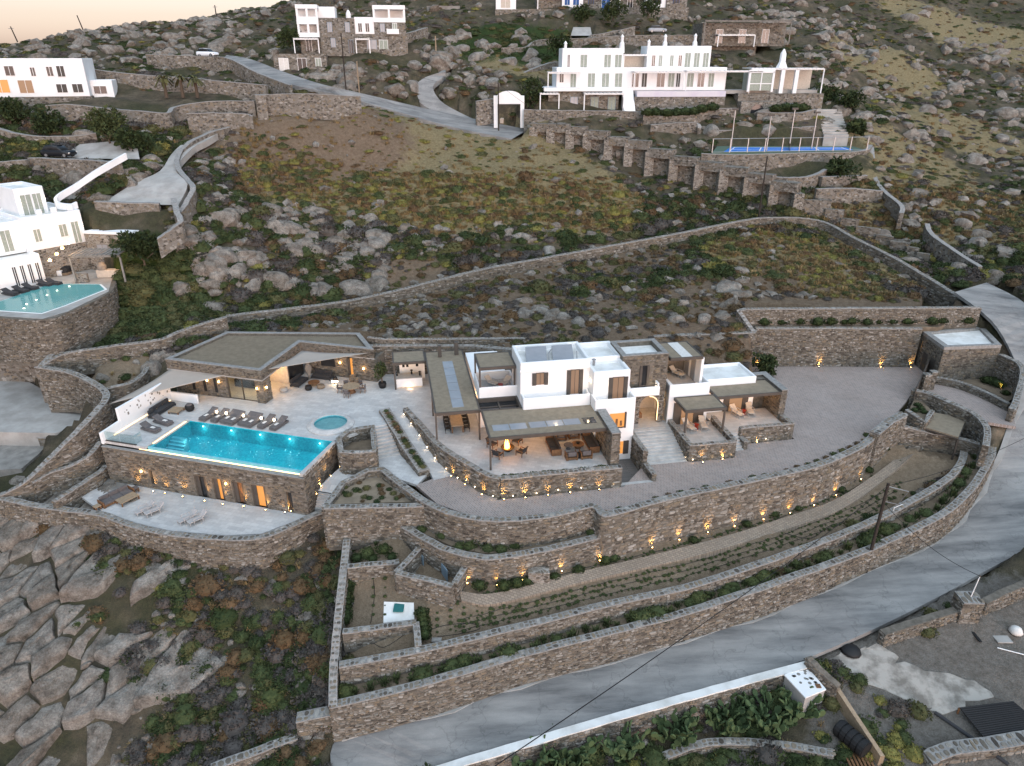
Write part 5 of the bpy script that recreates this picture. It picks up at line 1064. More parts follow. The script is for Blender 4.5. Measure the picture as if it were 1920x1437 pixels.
at(table('round wooden table between the pool house daybeds', .6, 0, .4, 'wood', 'wood_pale', True), Q, 7.2, 14.6, 0)
for (u_, v_, l_, mt, r_, h_) in ((8.2, 14.2, 'round beige pouf right of the pool house coffee table', 'wicker', .42, .35), (7.2, 13.5, 'round black pouf in front of the pool house coffee table', 'black', .36, .45), (4.9, 12.6, 'round pale stone pouf at the end of the pool house daybed', 'concrete', .45, .3)): tag(put('pouf', MB().lathe([(r_ * .8, 0), (r_, h_ * .4), (r_ * .85, h_), (.02, h_ * 1.03)], *Q.w(u_, v_)[:2], 16), MT[mt], smooth=True), l_, 'pouf')
ln = thing('lantern', 'black metal candle lantern beside the pool house wall', 'lantern', Q.w(9.0, 15.8, 0)); put('cage', MB().lathe([(.25, 0), (.3, .3), (.2, .6), (.05, .75)], 0, 0, 8), MT['black'], ln, local=True); put('candle', bx(-.32, .32, -.32, -.28, .2, .34), MT['lit_white'], ln, local=True); light(ln, (0, -.5, .4), 4, local=True)
sc = thing('sculpture', 'dark figure sculpture standing in the pool house recess', 'sculpture', Q.w(5.9, 15.9, 0)); put('figure', MB().lathe([(.18, 0), (.12, .4), (.3, .9), (.38, 1.3), (.25, 1.6), (.16, 1.75), (.2, 1.95), (.05, 2.1)], 0, 0, 12), MT['conc_grey'], sc, local=True, smooth=True)
for (u_, v_, w_) in ((10.6, 16.5, 'behind'), (11.4, 16.0, 'in front')):
    t_ = thing('basket', 'tall woven basket, the one %s of the pair by the stone wall' % w_, 'basket', Q.w(u_, v_, 0)); put('body', MB().lathe([(.3, 0), (.36, .3), (.3, .65), (.33, .7), (.28, .6)], 0, 0, 14), MT['wicker'], t_, local=True)
def chair(label, mf='black', ms='cushion_d', group=None, arms=True):
    t_ = thing('chair', label, 'chair', group=group)
    put('seat', bx(-.25, .25, -.25, .25, .42, .48), MT[ms], t_, .02, local=True); put('backrest', bx(-.25, .25, .2, .26, .48, .85), MT[ms], t_, .02, local=True)
    for x in (-.25, .21):
        for y in (-.25, .21): put('leg', bx(x, x + .04, y, y + .04, 0, .42), MT[mf], t_, local=True)
        if arms: put('arm', bx(x, x + .04, -.2, .22, .62, .66), MT[mf], t_, local=True)
    return t_
rt = at(table('round wooden dining table on the pool deck behind the hot tub', .85, 0, .74, 'wood_pale', 'wood', True, 'dining_table'), Q, 11.7, 14.1, 0)
names = ['right', 'back right', 'back left', 'left', 'front']
c0 = chair('x', 'wood', 'cushion', 'chairs around the round poolside table')
place(c0, Q, [(11.7 + 1.15 * math.cos(R(a)), 14.1 + 1.15 * math.sin(R(a)), a - 90) for a in (15, 75, 140, 195, 275)], ['woven chair at the %s of the round poolside table' % s_ for s_ in names])
dt = at(table('long wooden dining table under the long pergola', 1.1, 2.8, .75, 'wood_pale', 'wood', name='dining_table'), M, -1.9, 8.2, 0)
c1 = chair('x', 'black', 'black', 'black chairs along the pergola dining table')
place(c1, M, [(-2.75, 7.1 + .7 * i, 90) for i in range(4)] + [(-1.05, 7.1 + .7 * i, -90) for i in range(4)], ['black chair on the %s side of the pergola dining table, %s from the near end' % (s_, o_) for s_ in ('left', 'right') for o_ in ('first', 'second', 'third', 'fourth')])
fb = thing('fire_bowl', 'dark metal fire bowl with burning flames under the pergola', 'fire bowl', M.w(1.95, 2.85, 0))
put('bowl', MB().lathe([(.22, 0), (.3, .08), (.55, .35), (.6, .42), (.5, .4), (.1, .3)], 0, 0, 20), MT['black'], fb, local=True)
fm = MB(); rs = random.Random(3)
for i in range(9):
    a = rs.uniform(0, 6.3); r_ = rs.uniform(0, .25); fm.lathe([(.1, .36), (.12, .5), (.06, .68 + rs.uniform(0, .25)), (.005, .85 + rs.uniform(0, .3))], r_ * math.cos(a), r_ * math.sin(a), 6)
put('flames', fm, emis('fire', (1, .3, .04), 9), fb, local=True, kind='stuff'); light(fb, (0, 0, 1.0), 45, (1, .45, .12), .2, local=True)
c2 = thing('armchair', 'x', 'armchair', group='armchairs around the fire bowl')
put('seat', bx(-.33, .33, -.35, .3, .28, .4), MT['cushion_d'], c2, .03, local=True); put('backrest', MB().hexa([(-.33, .25, .35), (.33, .25, .35), (.33, .5, .85), (-.33, .5, .85), (-.33, .2, .4), (.33, .2, .4), (.33, .42, .88), (-.33, .42, .88)]), MT['cushion_d'], c2, .02, local=True)
for x in (-.38, .33): put('arm', bx(x, x + .05, -.35, .35, .5, .56), MT['wood'], c2, local=True); put('leg', bx(x, x + .05, -.35, -.3, 0, .5), MT['wood'], c2, local=True); put('leg', bx(x, x + .05, .25, .3, 0, .5), MT['wood'], c2, local=True)
place(c2, M, [(.75, 3.8, 45), (3.0, 4.0, -45), (.95, 1.95, 135), (3.0, 2.0, -135)], ['dark armchair behind and left of the fire bowl', 'dark armchair behind and right of the fire bowl', 'dark armchair in front and left of the fire bowl', 'dark armchair in front and right of the fire bowl'])
at(sofa('long dark sofa on the left side of the lounge group', 2.4, 'wood', 'cushion_d'), M, 5.9, 2.6, 0, 90 + 180); at(sofa('long dark sofa on the right side of the lounge group by the stone wall', 2.4, 'wood', 'cushion_d'), M, 9.2, 2.5, 0, 90 - 180 + 0)
for (u_, v_, r_, l_) in ((6.9, 4.2, 0, 'back left'), (8.1, 4.3, 0, 'back right'), (7.0, .75, 180, 'front left'), (8.25, .75, 180, 'front right')): at(sofa('wide teak armchair at the %s of the lounge group' % l_, .85, 'wood', 'cushion'), M, u_, v_, 0, r_)
at(table('round grey drum table on the left in the lounge group', .4, 0, .45, 'cushion', 'cushion', True), M, 7.15, 2.3, 0); at(table('round wooden table with black bowl in the lounge group', .55, 0, .42, 'wood', 'wood', True), M, 8.0, 2.35, 0)
tag(put('bowl', MB().lathe([(.08, .42), (.2, .56), (.18, .56), (.06, .46)], *M.w(8.0, 2.35)[:2], 12), MT['black']), 'black bowl on the round wooden lounge table', 'bowl'); tag(put('side_table', MB().lathe([(.2, 0), (.16, .25), (.2, .45)], *M.w(7.65, .75)[:2], 12), MT['black']), 'black drum side table between the two front lounge armchairs', 'table')
tag(put('large_pot', MB().lathe([(.3, 0), (.48, .4), (.4, .5), (.34, .75)], *M.w(9.2, 4.3)[:2], 14), MT['black'], smooth=True), 'large black pot in the back right corner of the lounge', 'pot')
# ---------------------------------------------------------------- uplights and marker lights
UPK = None
def uplight(label, p, nrm, group, e=9):
    global UPK
    n_ = Vector(nrm).normalized(); q = p + n_ * .16
    if UPK is None:
        t_ = thing('ground_uplight', label, 'uplight', q, 0, group)
        put('housing', MB().lathe([(.07, 0), (.07, .1), (.05, .1)], 0, 0, 8, cap=False), MT['black'], t_, local=True); put('lens', MB().lathe([(.045, .09), (.04, .105)], 0, 0, 8), MT['lit'], t_, local=True); UPK = t_
        for ch in t_.children: ch['base'] = 1
    else:
        t_ = bpy.data.objects.new('ground_uplight', None); COL.objects.link(t_); t_.location = q; t_['kind'] = 'thing'; tag(t_, label, 'uplight', group); WL[t_.name] = q.copy()
        for ch in UPK.children:
            if ch.type == 'MESH': c = ch.copy(); COL.objects.link(c); c.parent = t_
    ld = bpy.data.lights.new('bulb', 'SPOT'); ld.energy = e * random.uniform(8, 20); ld.color = (1, .5, .12); ld.spot_size = R(62); ld.spot_blend = .9; ld.shadow_soft_size = .04
    o = bpy.data.objects.new('bulb', ld); COL.objects.link(o); o.parent = t_; o.location = (0, 0, .13)
    d_ = Vector((-n_.x * .35, -n_.y * .35, 1)); o.rotation_euler = (-d_).to_track_quat('Z', 'Y').to_euler()
    return t_
def along(pts, dists, label, group, e=9, side=None, th=.5, zoff=.0):
    pts = [tuple(p) for p in smooth_path([np.array(p) for p in pts], 5)] if len(pts) > 2 else pts
    cum = [0.]
    for a, b_ in zip(pts[:-1], pts[1:]): cum.append(cum[-1] + math.hypot(b_[0] - a[0], b_[1] - a[1]))
    for f in dists:
        s = f * cum[-1]; i = int(np.clip(np.searchsorted(cum, s) - 1, 0, len(pts) - 2)); k = (s - cum[i]) / (cum[i + 1] - cum[i] + 1e-9)
        a, b_ = pts[i], pts[i + 1]; d_ = Vector((b_[0] - a[0], b_[1] - a[1], 0)).normalized(); n_ = Vector((d_.y, -d_.x, 0))
        if n_.y > 0: n_ = -n_
        p = Vector((a[0] + (b_[0] - a[0]) * k, a[1] + (b_[1] - a[1]) * k, a[3] + (b_[3] - a[3]) * k + zoff)) + n_ * (th / 2)
        if zoff == 99: pass
        uplight(label, p, n_, group, e)
def snap(p, path, th):
    best = None
    P4 = [tuple(q) for q in smooth_path([np.array(q) for q in path], 5)] if len(path) > 2 else path
    for a, b_ in zip(P4[:-1], P4[1:]):
        A = Vector(a[:2]); D = Vector(b_[:2]) - A; f = max(0, min(1, (Vector(p[:2]) - A).dot(D) / D.length_squared)); q = A + D * f; ds = (q - Vector(p[:2])).length
        if best is None or ds < best[0]:
            n_ = Vector((D.y, -D.x)).normalized()
            if n_.dot(-q) < 0: n_ = -n_
            best = (ds, q, n_)
    _, q, n_ = best; r_ = q + n_ * (th / 2 + .1); return Vector((r_.x, r_.y, p[2])), Vector((n_.x, n_.y, 0))
def upx(px, py, z, label, group, e=9, nrm=(0, -1, 0), path=None, th=.5):
    p = P(px, py, z)
    if path is not None:
        p, nrm = snap(p, path, th)
        if z < -4.2: p.z = hz(p.x, p.y)
    uplight(label, p, nrm, group, e)
P2W = px4([(757,985,-3.3,-6.6),(790,1005,-3.3,-6.6),(840,1030,-3.3,-6.6),(900,1044,-3.3,-6.4),(950,1042,-3.3,-6.3),(1020,1030,-3.3,-6.2),(1080,1016,-3.3,-6.1),(1135,1002,-3.3,-6)])
TRW = [(*M.w(*q)[:2], .3, -1.9) for q in ((-4.15,5.3),(-3.0,2.9),(-1.6,.7),(-.5,-.9),(.6,-1.75),(4,-1.72),(7.5,-1.7),(10.6,-1.7))]
PKW = px4([(1225,630,3.3,-1.9),(1320,626,3.3,-1.9),(1412,623,3.3,-1.9),(1416,615,3.1,-1.9),(1560,615,3.1,-1.9),(1728,616,3.1,-1.9)])
gL = 'uplights along the driveway retaining wall'
for (px, py) in ((1220,1021),(1275,1012),(1326,997),(1374,984),(1427,970),(1475,957),(1516,943),(1553,925),(1592,900),(1615,875),(1640,838)):
    g_ = P(px, py, -5.0); upx(px, py, -5.05, 'small warm uplight at the foot of the tall driveway retaining wall', gL, 11, path=retw, th=.6)
for (px, py) in ((881,1086),(930,1090),(977,1084),(1050,1072),(1120,1053)): upx(px, py, -5.6, 'small warm uplight at the foot of the bowed planter wall', 'uplights along the bowed planter wall', 10, path=P2W, th=.55)
for (px, py) in ((849,893),(877,908),(907,927),(945,938),(985,934),(1027,928),(1068,923),(1122,917)): upx(px, py, -1.5, 'small warm uplight on the brick drive below the covered terrace', 'uplights below the covered terrace', 9, path=TRW, th=.45)
for (px, py) in ((1316,867),(1353,861),(1418,829),(1458,824)): upx(px, py, -1.5, 'small warm uplight against the front of a bedroom terrace parapet', 'uplights at the bedroom terraces', 9, (.17, -1, 0))
for (px, py) in ((1347,673),(1402,672),(1508,660),(1618,661),(1675,664)): upx(px, py, -1.5, 'small warm uplight at the foot of the parking court wall', 'uplights around the parking court', 12, path=PKW, th=.5)
for (px, py) in ((1782,699),(1833,702),(1875,728)): upx(px, py, -1.4, 'small warm uplight in the planted bed below the gatehouse', 'uplights below the gatehouse', 9)
for (px, py) in ((258,915),(290,921),(312,924),(345,931),(386,939),(420,945),(459,949),(500,956)): upx(px, py, LT, 'small warm uplight along the stone front under the pool', 'uplights under the pool', 8, (-.27, -1, 0))
for (px, py, z) in ((531,962,LT),(542,960,LT),(558,952,-3.9),(562,948,-3.8),(582,938,-3.3),(590,928,-2.9),(599,913,-2.5),(617,894,-2.1),(634,877,-1.7)): upx(px, py, z, 'small warm uplight beside the steps along the right side of the pool', 'uplights along the pool steps', 7, (1, -.1, 0))
def sconce(parent, p, e=6):
    o = put('wall_lamp', MB().box(p.x - .05, p.x + .05, p.y - .05, p.y + .05, p.z - .08, p.z + .08), MT['lit'], parent); light(o, (p.x, p.y - .14, p.z + .02), e, (1, .55, .2), .04)
for (u_, v_, z) in ((-2.75, 9.5, 1.75), (-1.45, 9.5, 1.75), (-.1, 9.5, 1.75), (4.2, 9.4, 1.6), (4.95, 9.9, 1.6), (6.3, 17.12, 2.0), (8.95, 17.12, 1.7), (11.7, 16.98, 1.4)): sconce(ph, Q.w(u_, v_, z), 5)
for (u_, z) in ((-1.0, -2.3), (7.6, -2.1)): sconce(pw, Q.w(u_, -1.15, z), 4)
MK = None
def marker(label, p, group, e=.7):
    global MK
    t_ = thing('marker_light', label, 'marker light', p, 0, group)
    if MK is None: MK = put('lens', MB().lathe([(.03, -.02), (.035, 0), (.02, .03)], 0, 0, 8), MT['lit_white'], t_, local=True)
    else: c = MK.copy(); COL.objects.link(c); c.parent = t_
    if e: light(t_, (0, -.1, .06), e, (1, .7, .4), .03, local=True)
for (u_, v_, z) in ((-6.5, 11.3, .05), (-5.9, 9.6, -.1), (-5.25, 7.7, -.4), (-4.7, 6.0, -.7), (-4.1, 4.5, -1.0), (-3.3, 2.9, -1.2)): marker('small round marker light set in the ramp parapet', M.w(u_ - .05, v_, z), 'marker lights along the ramp')
for (px, py, z) in ((858,896,-1.2),(890,913,-1.2),(924,930,-1.2),(962,930,-1.2),(1006,925,-1.2),(1047,919,-1.2),(1090,915,-1.2),(1150,908,-1.2)): marker('small round marker light in the wall below the covered terrace', P(px, py, z), 'marker lights below the covered terrace', .5)
for (px, py, z) in ((1299,862,-1.2),(1335,857,-1.2),(1371,853,-1.2),(1436,823,-1.2),(1479,817,-1.2)): marker('small round marker light in a bedroom terrace parapet', P(px, py, z), 'marker lights at the bedroom terraces', .5)
for (px, py, z) in ((1256,802,-.6),(1269,819,-.8),(1274,830,-1.),(1280,847,-1.2),(1286,857,-1.3)): marker('small round marker light along the right side of the entrance steps', P(px, py, z), 'marker lights along the entrance steps', .5)
# ---------------------------------------------------------------- neighbouring houses
def win(parent, fr, u0, u1, v, z0, z1, mat='glass_dark', side='f', fm='white', name='window', fw=.07):
    d_ = .06
    if side == 'f': mb = MB().fbox(fr, u0, u1, v - d_, v, z0, z1); f_ = MB().fbox(fr, u0 - fw, u0, v - d_ - .03, v, z0 - fw, z1 + fw).fbox(fr, u1, u1 + fw, v - d_ - .03, v, z0 - fw, z1 + fw).fbox(fr, u0, u1, v - d_ - .03, v - .005, z1, z1 + fw).fbox(fr, (u0 + u1) / 2 - .03, (u0 + u1) / 2 + .03, v - d_ - .02, v - d_ + .02, z0, z1)
    else:
        s_ = -1 if side == 'l' else 1; a, b_ = sorted((v, v + s_ * d_)); a2, b2 = sorted((v, v + s_ * (d_ + .03)))
        mb = MB().fbox(fr, a, b_, u0, u1, z0, z1); f_ = MB().fbox(fr, a2, b2, u0 - fw, u0, z0 - fw, z1 + fw).fbox(fr, a2, b2, u1, u1 + fw, z0 - fw, z1 + fw).fbox(fr, a2, b2, u0, u1, z1, z1 + fw)
    o = put(name, mb, MT[mat], parent); put('frame', f_, MT[fm], o); return o
def block(parent, fr, u0, u1, v0, v1, z0, z1, mat='white', par=.35, name='wall'):
    return hollow(parent, fr, u0, u1, v0, v1, z0, z1 - par, z1, .25, name, MT[mat], MT['white_roof'] if mat == 'white' else MT['conc_grey'], .08 if mat == 'white' else 0)
def loggia(parent, fr, u0, u1, v0, v1, z0, z1, cols=2, mat='white'):
    "open storey: back wall, posts and a roof slab"
    put('loggia_wall', MB().fbox(fr, u0, u1, v1 - .3, v1, z0, z1 - .4), MT[mat], parent); put('loggia_roof', MB().fbox(fr, u0 - .05, u1 + .05, v0 - .05, v1 + .05, z1 - .75, z1), MT[mat], parent, .06)
    for i in range(cols + 1):
        a = u0 + (u1 - u0 - .4) * i / cols; put('post', MB().fbox(fr, a, a + .4, v0, v0 + .4, z0, z1 - .75), MT[mat], parent)
    put('parapet', MB().fbox(fr, u0, u1, v0 + .05, v0 + .2, z0, z0 + .8), MT[mat], parent)
def slatpergola(parent, fr, u0, u1, v0, v1, z, zb, mat='white', n=8):
    for i in range(n): a = u0 + (u1 - u0) * i / n; put('slat', MB().fbox(fr, a, a + (u1 - u0) / n * .7, v0, v1, z - .1, z), MT[mat], parent)
    for a in (u0, u1 - .18): put('post', MB().fbox(fr, a, a + .18, v0 + .1, v0 + .28, zb, z - .1), MT[mat], parent)
    put('beam', MB().fbox(fr, u0, u1, v0 + .1, v0 + .28, z - .3, z - .1), MT[mat], parent)
def flamp(parent, fr, u_, v_, z, e=5): p = fr.w(u_, v_, z); wlamp(parent, p, e, (fr.s * 1.4, -fr.c * 1.4))
# -- white house with pool on the left
HL = Fr((-56.24, 82), 52.8)
hl = thing('neighbour_house', 'white cubic house with glowing wall lamps at the left edge above a small pool', 'building', HL.w(3, 3, 8))
block(hl, HL, 0, 6.4, 0, 8.5, 10, 13.9); block(hl, HL, 1.0, 4.2, 3.2, 9, 13.3, 16.7); block(hl, HL, -6, 0, 1.2, 8, 9.8, 13.5); put('stone_base', MB().fbox(HL, .3, 6.3, .05, 8, 3, 10), MT['rubble'], hl); block(hl, HL, -7, .25, -1.6, 4, 6.3, 10)
for (a, b_, z0, z1) in ((.8, 1.5, 11, 12.4), (3.6, 4.4, 11.1, 12.5), (5.0, 5.8, 10.1, 12.6)): win(hl, HL, a, b_, 0, z0, z1, 'curtain')
for (a, b_) in ((1.5, 2.6), (2.8, 3.7)): win(hl, HL, a, b_, 3.2, 13.5, 15.9, 'curtain')
win(hl, HL, -2.2, -1.2, 1.2, 10.2, 12.6, 'curtain')
for a in (-2.9, -2.1, -1.3, -.5): win(hl, HL, a, a + .35, -1.6, 6.8, 9.0, 'glass_dark')
win(hl, HL, -6, -4.6, -1.6, 6.5, 9, 'curtain')
for (u_, v_, z) in ((2.7, -.1, 12), (6.1, -.1, 12.2), (-.6, 1.1, 12), (1.2, 3.1, 15.2), (4.0, 3.1, 15.2), (-4, 1.1, 12)): flamp(hl, HL, u_, v_, z, 2.5)
for i, a in enumerate((1.8, 3.4, 5.2)): put('parapet_pier', MB().fbox(HL, a, a + .6, .3, .7, 13.9, 14.5), wh, hl, .05)
an = thing('stone_annex', 'low stone annex with flat white roof beside the left house', 'building', (-48.5, 87.5, 7))
ap = [Vector(p) for p in ((-52.3, 86.6, 0), (-46.6, 85.8, 0), (-44.6, 89, 0), (-50.3, 89.6, 0))]; put('wall', MB().prism(ap, 4, 11.1), MT['rubble'], an); ac = sum(ap, Vector()) / 4; put('roof', MB().prism([ac + (p - ac) * 1.02 for p in ap], 11.1, 11.4), MT['white'], an)
fa = Fr((-52.3, 86.6), math.degrees(math.atan2(-.8, 5.7))); win(an, fa, 1.4, 2.8, 0, 9.2, 9.8, 'mirror_grey', fm='conc_grey'); win(an, fa, 3.8, 5.0, 0, 9.2, 9.8, 'glass_dark', fm='conc_grey')
lp = thing('timber_pergola', 'grey timber slatted pergola over the outdoor kitchen by the left pool', 'pergola', (-48, 81.5, 7)); fp = Fr((-51.2, 80.6), 4); slatpergola(lp, fp, 0, 5.8, 0, 3.4, 9.9, 6.6, 'conc_grey', 12); put('kitchen_counter', MB().fbox(fp, 1.6, 4.6, 2.2, 3.0, 6.6, 7.5), MT['cream'], lp); put('oven_arch', MB().lathe([(.5, 7.5), (.55, 8.0), (.3, 8.4), (.05, 8.5)], *fp.w(2.2, 2.6)[:2], 12), MT['conc_grey'], lp); put('bar_wall', MB().fbox(fp, 0, 1.4, .3, .7, 6.6, 7.6), MT['rubble'], lp); light(lp, fp.w(3.6, 1.6, 9.0), 50, (1, .55, .22), .15)
tp = [P(*q, 6.6) for q in [(-40,580),(0,592),(80,597),(127,583),(203,546),(213,512),(160,497),(60,500),(-40,540)]]
struct('neighbour_terrace', MB().prism(tp, 5.6, 6.55), MT['concrete'])
wall('stone retaining wall under the left neighbour\'s pool', [(p.x, p.y, 6.55, z) for p, z in zip(tp[:6], (1, 1.5, 1.8, 2, 3, 4))], .5, name='stone_wall', cap=False)
npl = thing('neighbour_pool', 'small pale turquoise pool with white rim at the left house', 'pool', P(100, 560, 6.5))
pp = [P(*q, 6.6) for q in [(-30,577),(0,582),(78,587),(120,573),(196,543),(186,534),(95,533),(0,566),(-30,572)]]
cen_ = sum(pp, Vector()) / len(pp); put('rim', MB().prism([cen_ + (p - cen_) * 1.04 for p in pp], 6.3, 6.58), MT['white'], npl); put('basin', MB().prism(pp, 6.5, 6.6), emis('lit_pale_water', (.25, .62, .68), .22), npl); put('water', MB().add([(p.x, p.y, 6.66) for p in pp], [tuple(range(len(pp)))]), MT['water'], npl)
for (px, py) in ((130,537),(107,545),(88,553),(68,562),(50,570),(45,578)): p = P(px, py, 6.62); put('pool_lamp', MB().lathe([(.1, 6.61), (.08, 6.63)], p.x, p.y, 10), MT['lit_white'], npl)
g_ = 'dark loungers by the left neighbour\'s pool'
dl = lounger('x', False, 'cushion_d', 'cushion_d', g_, False); f_ = Fr((0, 0), 38)
for k_, (px, py) in enumerate(((20,553),(40,548),(58,543),(85,536),(102,534))):
    p = P(px, py, 6.6); l_ = 'dark padded lounger beside the left pool, %s from the left edge' % ['first', 'second', 'third', 'fourth', 'fifth'][k_]
    if k_ == 0: dl.location = p; dl.rotation_euler = (0, 0, R(70)); dl['label'] = l_
    else: dup(dl, p, R(70), l_)
for k_, (px, py) in enumerate(((95,512),(122,514))):
    t_ = thing('round_daybed', 'round black cushioned daybed, the %s of two on the left terrace' % ('left' if k_ == 0 else 'right'), 'daybed', P(px, py, 6.6), group='round black daybeds'); put('base', MB().lathe([(.8, 0), (.85, .3)], 0, 0, 16), MT['wicker'], t_, local=True); put('cushion', MB().lathe([(.78, .3), (.75, .5), (.02, .52)], 0, 0, 16), MT['black'], t_, local=True); put('hood', MB().lathe([(.8, .35), (.72, .8), (.3, 1.05), (.02, 1.08)], 0, .2, 16), MT['black'], t_, local=True)
tag(put('side_table', MB().box(*(lambda p: (p.x - .5, p.x + .5, p.y - .4, p.y + .4, 6.6, 7.2))(P(112, 516, 6.6))), MT['white'], bevel=.03), 'white square side table between the round black daybeds', 'table')
for k_, (px, py) in enumerate(((133,450),(128,458),(117,467),(107,478),(94,490))): t_ = thing('stair_light', 'warm lamp on the stone stair wall of the left house', 'lamp', PY(px, py, 83 - k_), group='lamps up the left house stair'); put('lens', MB().lathe([(.14, 0), (.18, .12), (.06, .25)], 0, 0, 8), MT['lit'], t_, local=True); light(t_, (.2, -.5, .3), 9, local=True)
# -- far left white house
HW = Fr((-78.9, 118), 18.9)
hw = thing('white_house', 'long white house with lit balconies high on the far left', 'building', HW.w(6, 4, 22))
block(hw, HW, -6, 12.4, 0, 9, 25.1, 30.6); put('stone_base', MB().fbox(HW, -6, 12.6, -.2, 9, 20, 25.1), MT['rubble_far'], hw); block(hw, HW, 12.4, 15.6, 2, 7, 24.6, 27.4)
for (a, b_, z0, z1, mt) in ((1.6, 2.8, 28.2, 29.5, 'glass_dark'), (5.0, 5.6, 28.1, 29.3, 'glass_dark'), (7.2, 8.0, 28.1, 29.4, 'glass_dark'), (8.6, 9.6, 28.0, 29.5, 'shutter'), (8.0, 9.4, 25.7, 26.9, 'shutter'), (10.2, 11.6, 25.7, 26.9, 'shutter'), (-.6, 1.6, 25.8, 27.6, 'amber'), (2.9, 4.8, 25.7, 27.5, 'amber_dim')): win(hw, HW, a, b_, 0, z0, z1, mt)
for (a, b_) in ((1, 2), (5, 5.6)): win(hw, HW, a, b_, -.2, 21.8, 23.4, 'glass_dark', fm='conc_grey')
win(hw, HW, 12.8, 14.6, 2, 25.4, 26.5, 'glass_dark')
# -- three-storey house at the top
H1 = Fr((-42.1, 155), 8)
h1 = thing('stone_white_house', 'tall stone and white house with open white loggias on the upper slope', 'building', H1.w(10, 4, 32))
put('stone_wall', MB().fbox(H1, 4.4, 11.2, 0, 8, 31, 37.8), MT['rubble_far'], h1); block(h1, H1, 11.2, 15, .4, 8, 35, 38); put('stone_wall', MB().fbox(H1, 11.2, 21.4, .2, 8, 31, 35.0), MT['rubble_far'], h1); put('stone_wall', MB().fbox(H1, 15.0, 21.2, .3, 8, 35, 37.1), MT['rubble_far'], h1); put('stone_wall', MB().fbox(H1, .4, 4.4, .8, 8, 31, 34.4), MT['rubble_far'], h1)
loggia(h1, H1, .2, 4.3, .2, 3.5, 34.4, 37.4); loggia(h1, H1, .2, 4.3, .2, 3.5, 37.2, 40.1); block(h1, H1, 4.0, 7.4, 3, 8, 37.5, 39.9); loggia(h1, H1, 14.9, 21.2, .2, 4, 37.1, 40.1, 2); block(h1, H1, 16, 20, 4, 8, 37, 39.8)
for (a, z0, z1) in ((6.0, 35.3, 37.0), (9.4, 35.3, 37.0), (6.4, 32.6, 34.2), (16.2, 35.4, 36.8)): win(h1, H1, a, a + .8, 0 if a < 11 else .3, z0, z1, 'mirror_grey', fm='greyblue')
for a in (11.9, 13.3): win(h1, H1, a, a + .7, .4, 35.4, 36.9, 'glass_dark')
win(h1, H1, 9.8, 10.6, 0, 31.6, 33.9, 'glass_dark', fm='greyblue', name='door'); win(h1, H1, 13.4, 15.2, .2, 32.3, 33.9, 'mirror_grey', fm='greyblue'); win(h1, H1, 15.8, 17.4, .2, 32.3, 33.9, 'curtain'); win(h1, H1, 1.5, 2.5, .8, 32.0, 34.0, 'glass_dark'); win(h1, H1, 18.6, 19.4, .3, 35.2, 36.9, 'curtain')
put('balcony', MB().fbox(H1, 17.4, 19.8, -.4, .3, 35.0, 35.9), MT['white'], h1); slatpergola(h1, H1, -.6, 4.2, -2, .6, 34.2, 31.5); slatpergola(h1, H1, 11.2, 14, -1.6, .1, 34.2, 31.5)
put('chimney', MB().lathe([(.5, 37.8), (.5, 38.6), (.25, 39.2), (.05, 39.4)], *H1.w(10, 3)[:2], 12), MT['white'], h1)
put('lower_store', MB().fbox(H1, -4.5, 5.5, -3.5, -.5, 28.0, 31.4), MT['rubble_far'], h1); win(h1, H1, -3.5, -1.8, -3.5, 28.4, 30.6, 'cloth'); win(h1, H1, 0, 1.6, -3.5, 28.4, 30.6, 'glass_dark'); win(h1, H1, 3.4, 4.4, -3.5, 29.2, 30.6, 'curtain')
# -- large white villa on the right of the hill
V2 = Fr((5.2, 140), 2.5)
v2 = thing('hill_villa', 'large white villa with chimneys and rows of curtained windows on the hill', 'building', V2.w(15, 4, 22))
put('stone_wall', MB().fbox(V2, 1.5, 14.5, .4, 8, 20.5, 25.1), MT['rubble_far'], v2); put('floor_slab', MB().fbox(V2, .6, 15.0, -.2, 9, 25.1, 25.75), wh, v2, .1); block(v2, V2, 3, 34.5, 1.5, 10, 25.2, 29.1); block(v2, V2, 4.2, 15.5, 3.6, 10, 28.8, 32.3); block(v2, V2, 20, 32.0, 4.2, 10, 28.8, 32.7); put('loggia_wall', MB().fbox(V2, 15.5, 20, 6.5, 7, 28.6, 31.3), MT['cream'], v2); slatpergola(v2, V2, 15.6, 20.2, 3.8, 6.6, 31.3, 28.8)
for a in (7.6, 12.0, 14.0): win(v2, V2, a, a + 1.2, 3.6, 28.9, 31.2, 'curtain')
win(v2, V2, 5.2, 5.6, 3.6, 29.0, 31.2, 'glass_dark')
for a in (21, 22.3, 24.4, 26.0): win(v2, V2, a, a + .6, 4.2, 29.3, 31.1, 'glass_dark' if a > 25 or a < 22 else 'curtain')
for a in (27.2, 28.9, 30.6): win(v2, V2, a, a + 1.0, 4.2, 29.1, 31.5, 'curtain')
for a in (8.8, 11.4, 13.8): win(v2, V2, a, a + 1.3, 1.5, 25.8, 28.1, 'curtain')
win(v2, V2, 3.6, 4.3, 1.5, 26.6, 28.0, 'glass_dark'); win(v2, V2, 5.6, 6.6, 1.5, 25.8, 28.0, 'curtain')
for (a, b_, mt) in ((17.0, 18.2, 'glass_dark'), (18.8, 19.7, 'shutter'), (21.6, 23.0, 'glass_dark'), (23.7, 24.8, 'curtain'), (25.2, 25.9, 'shutter'), (27.2, 28.4, 'curtain'), (29.2, 30.4, 'glass_dark'), (31.2, 32.2, 'curtain')): win(v2, V2, a, b_, 1.5, 25.8, 28.1, mt)
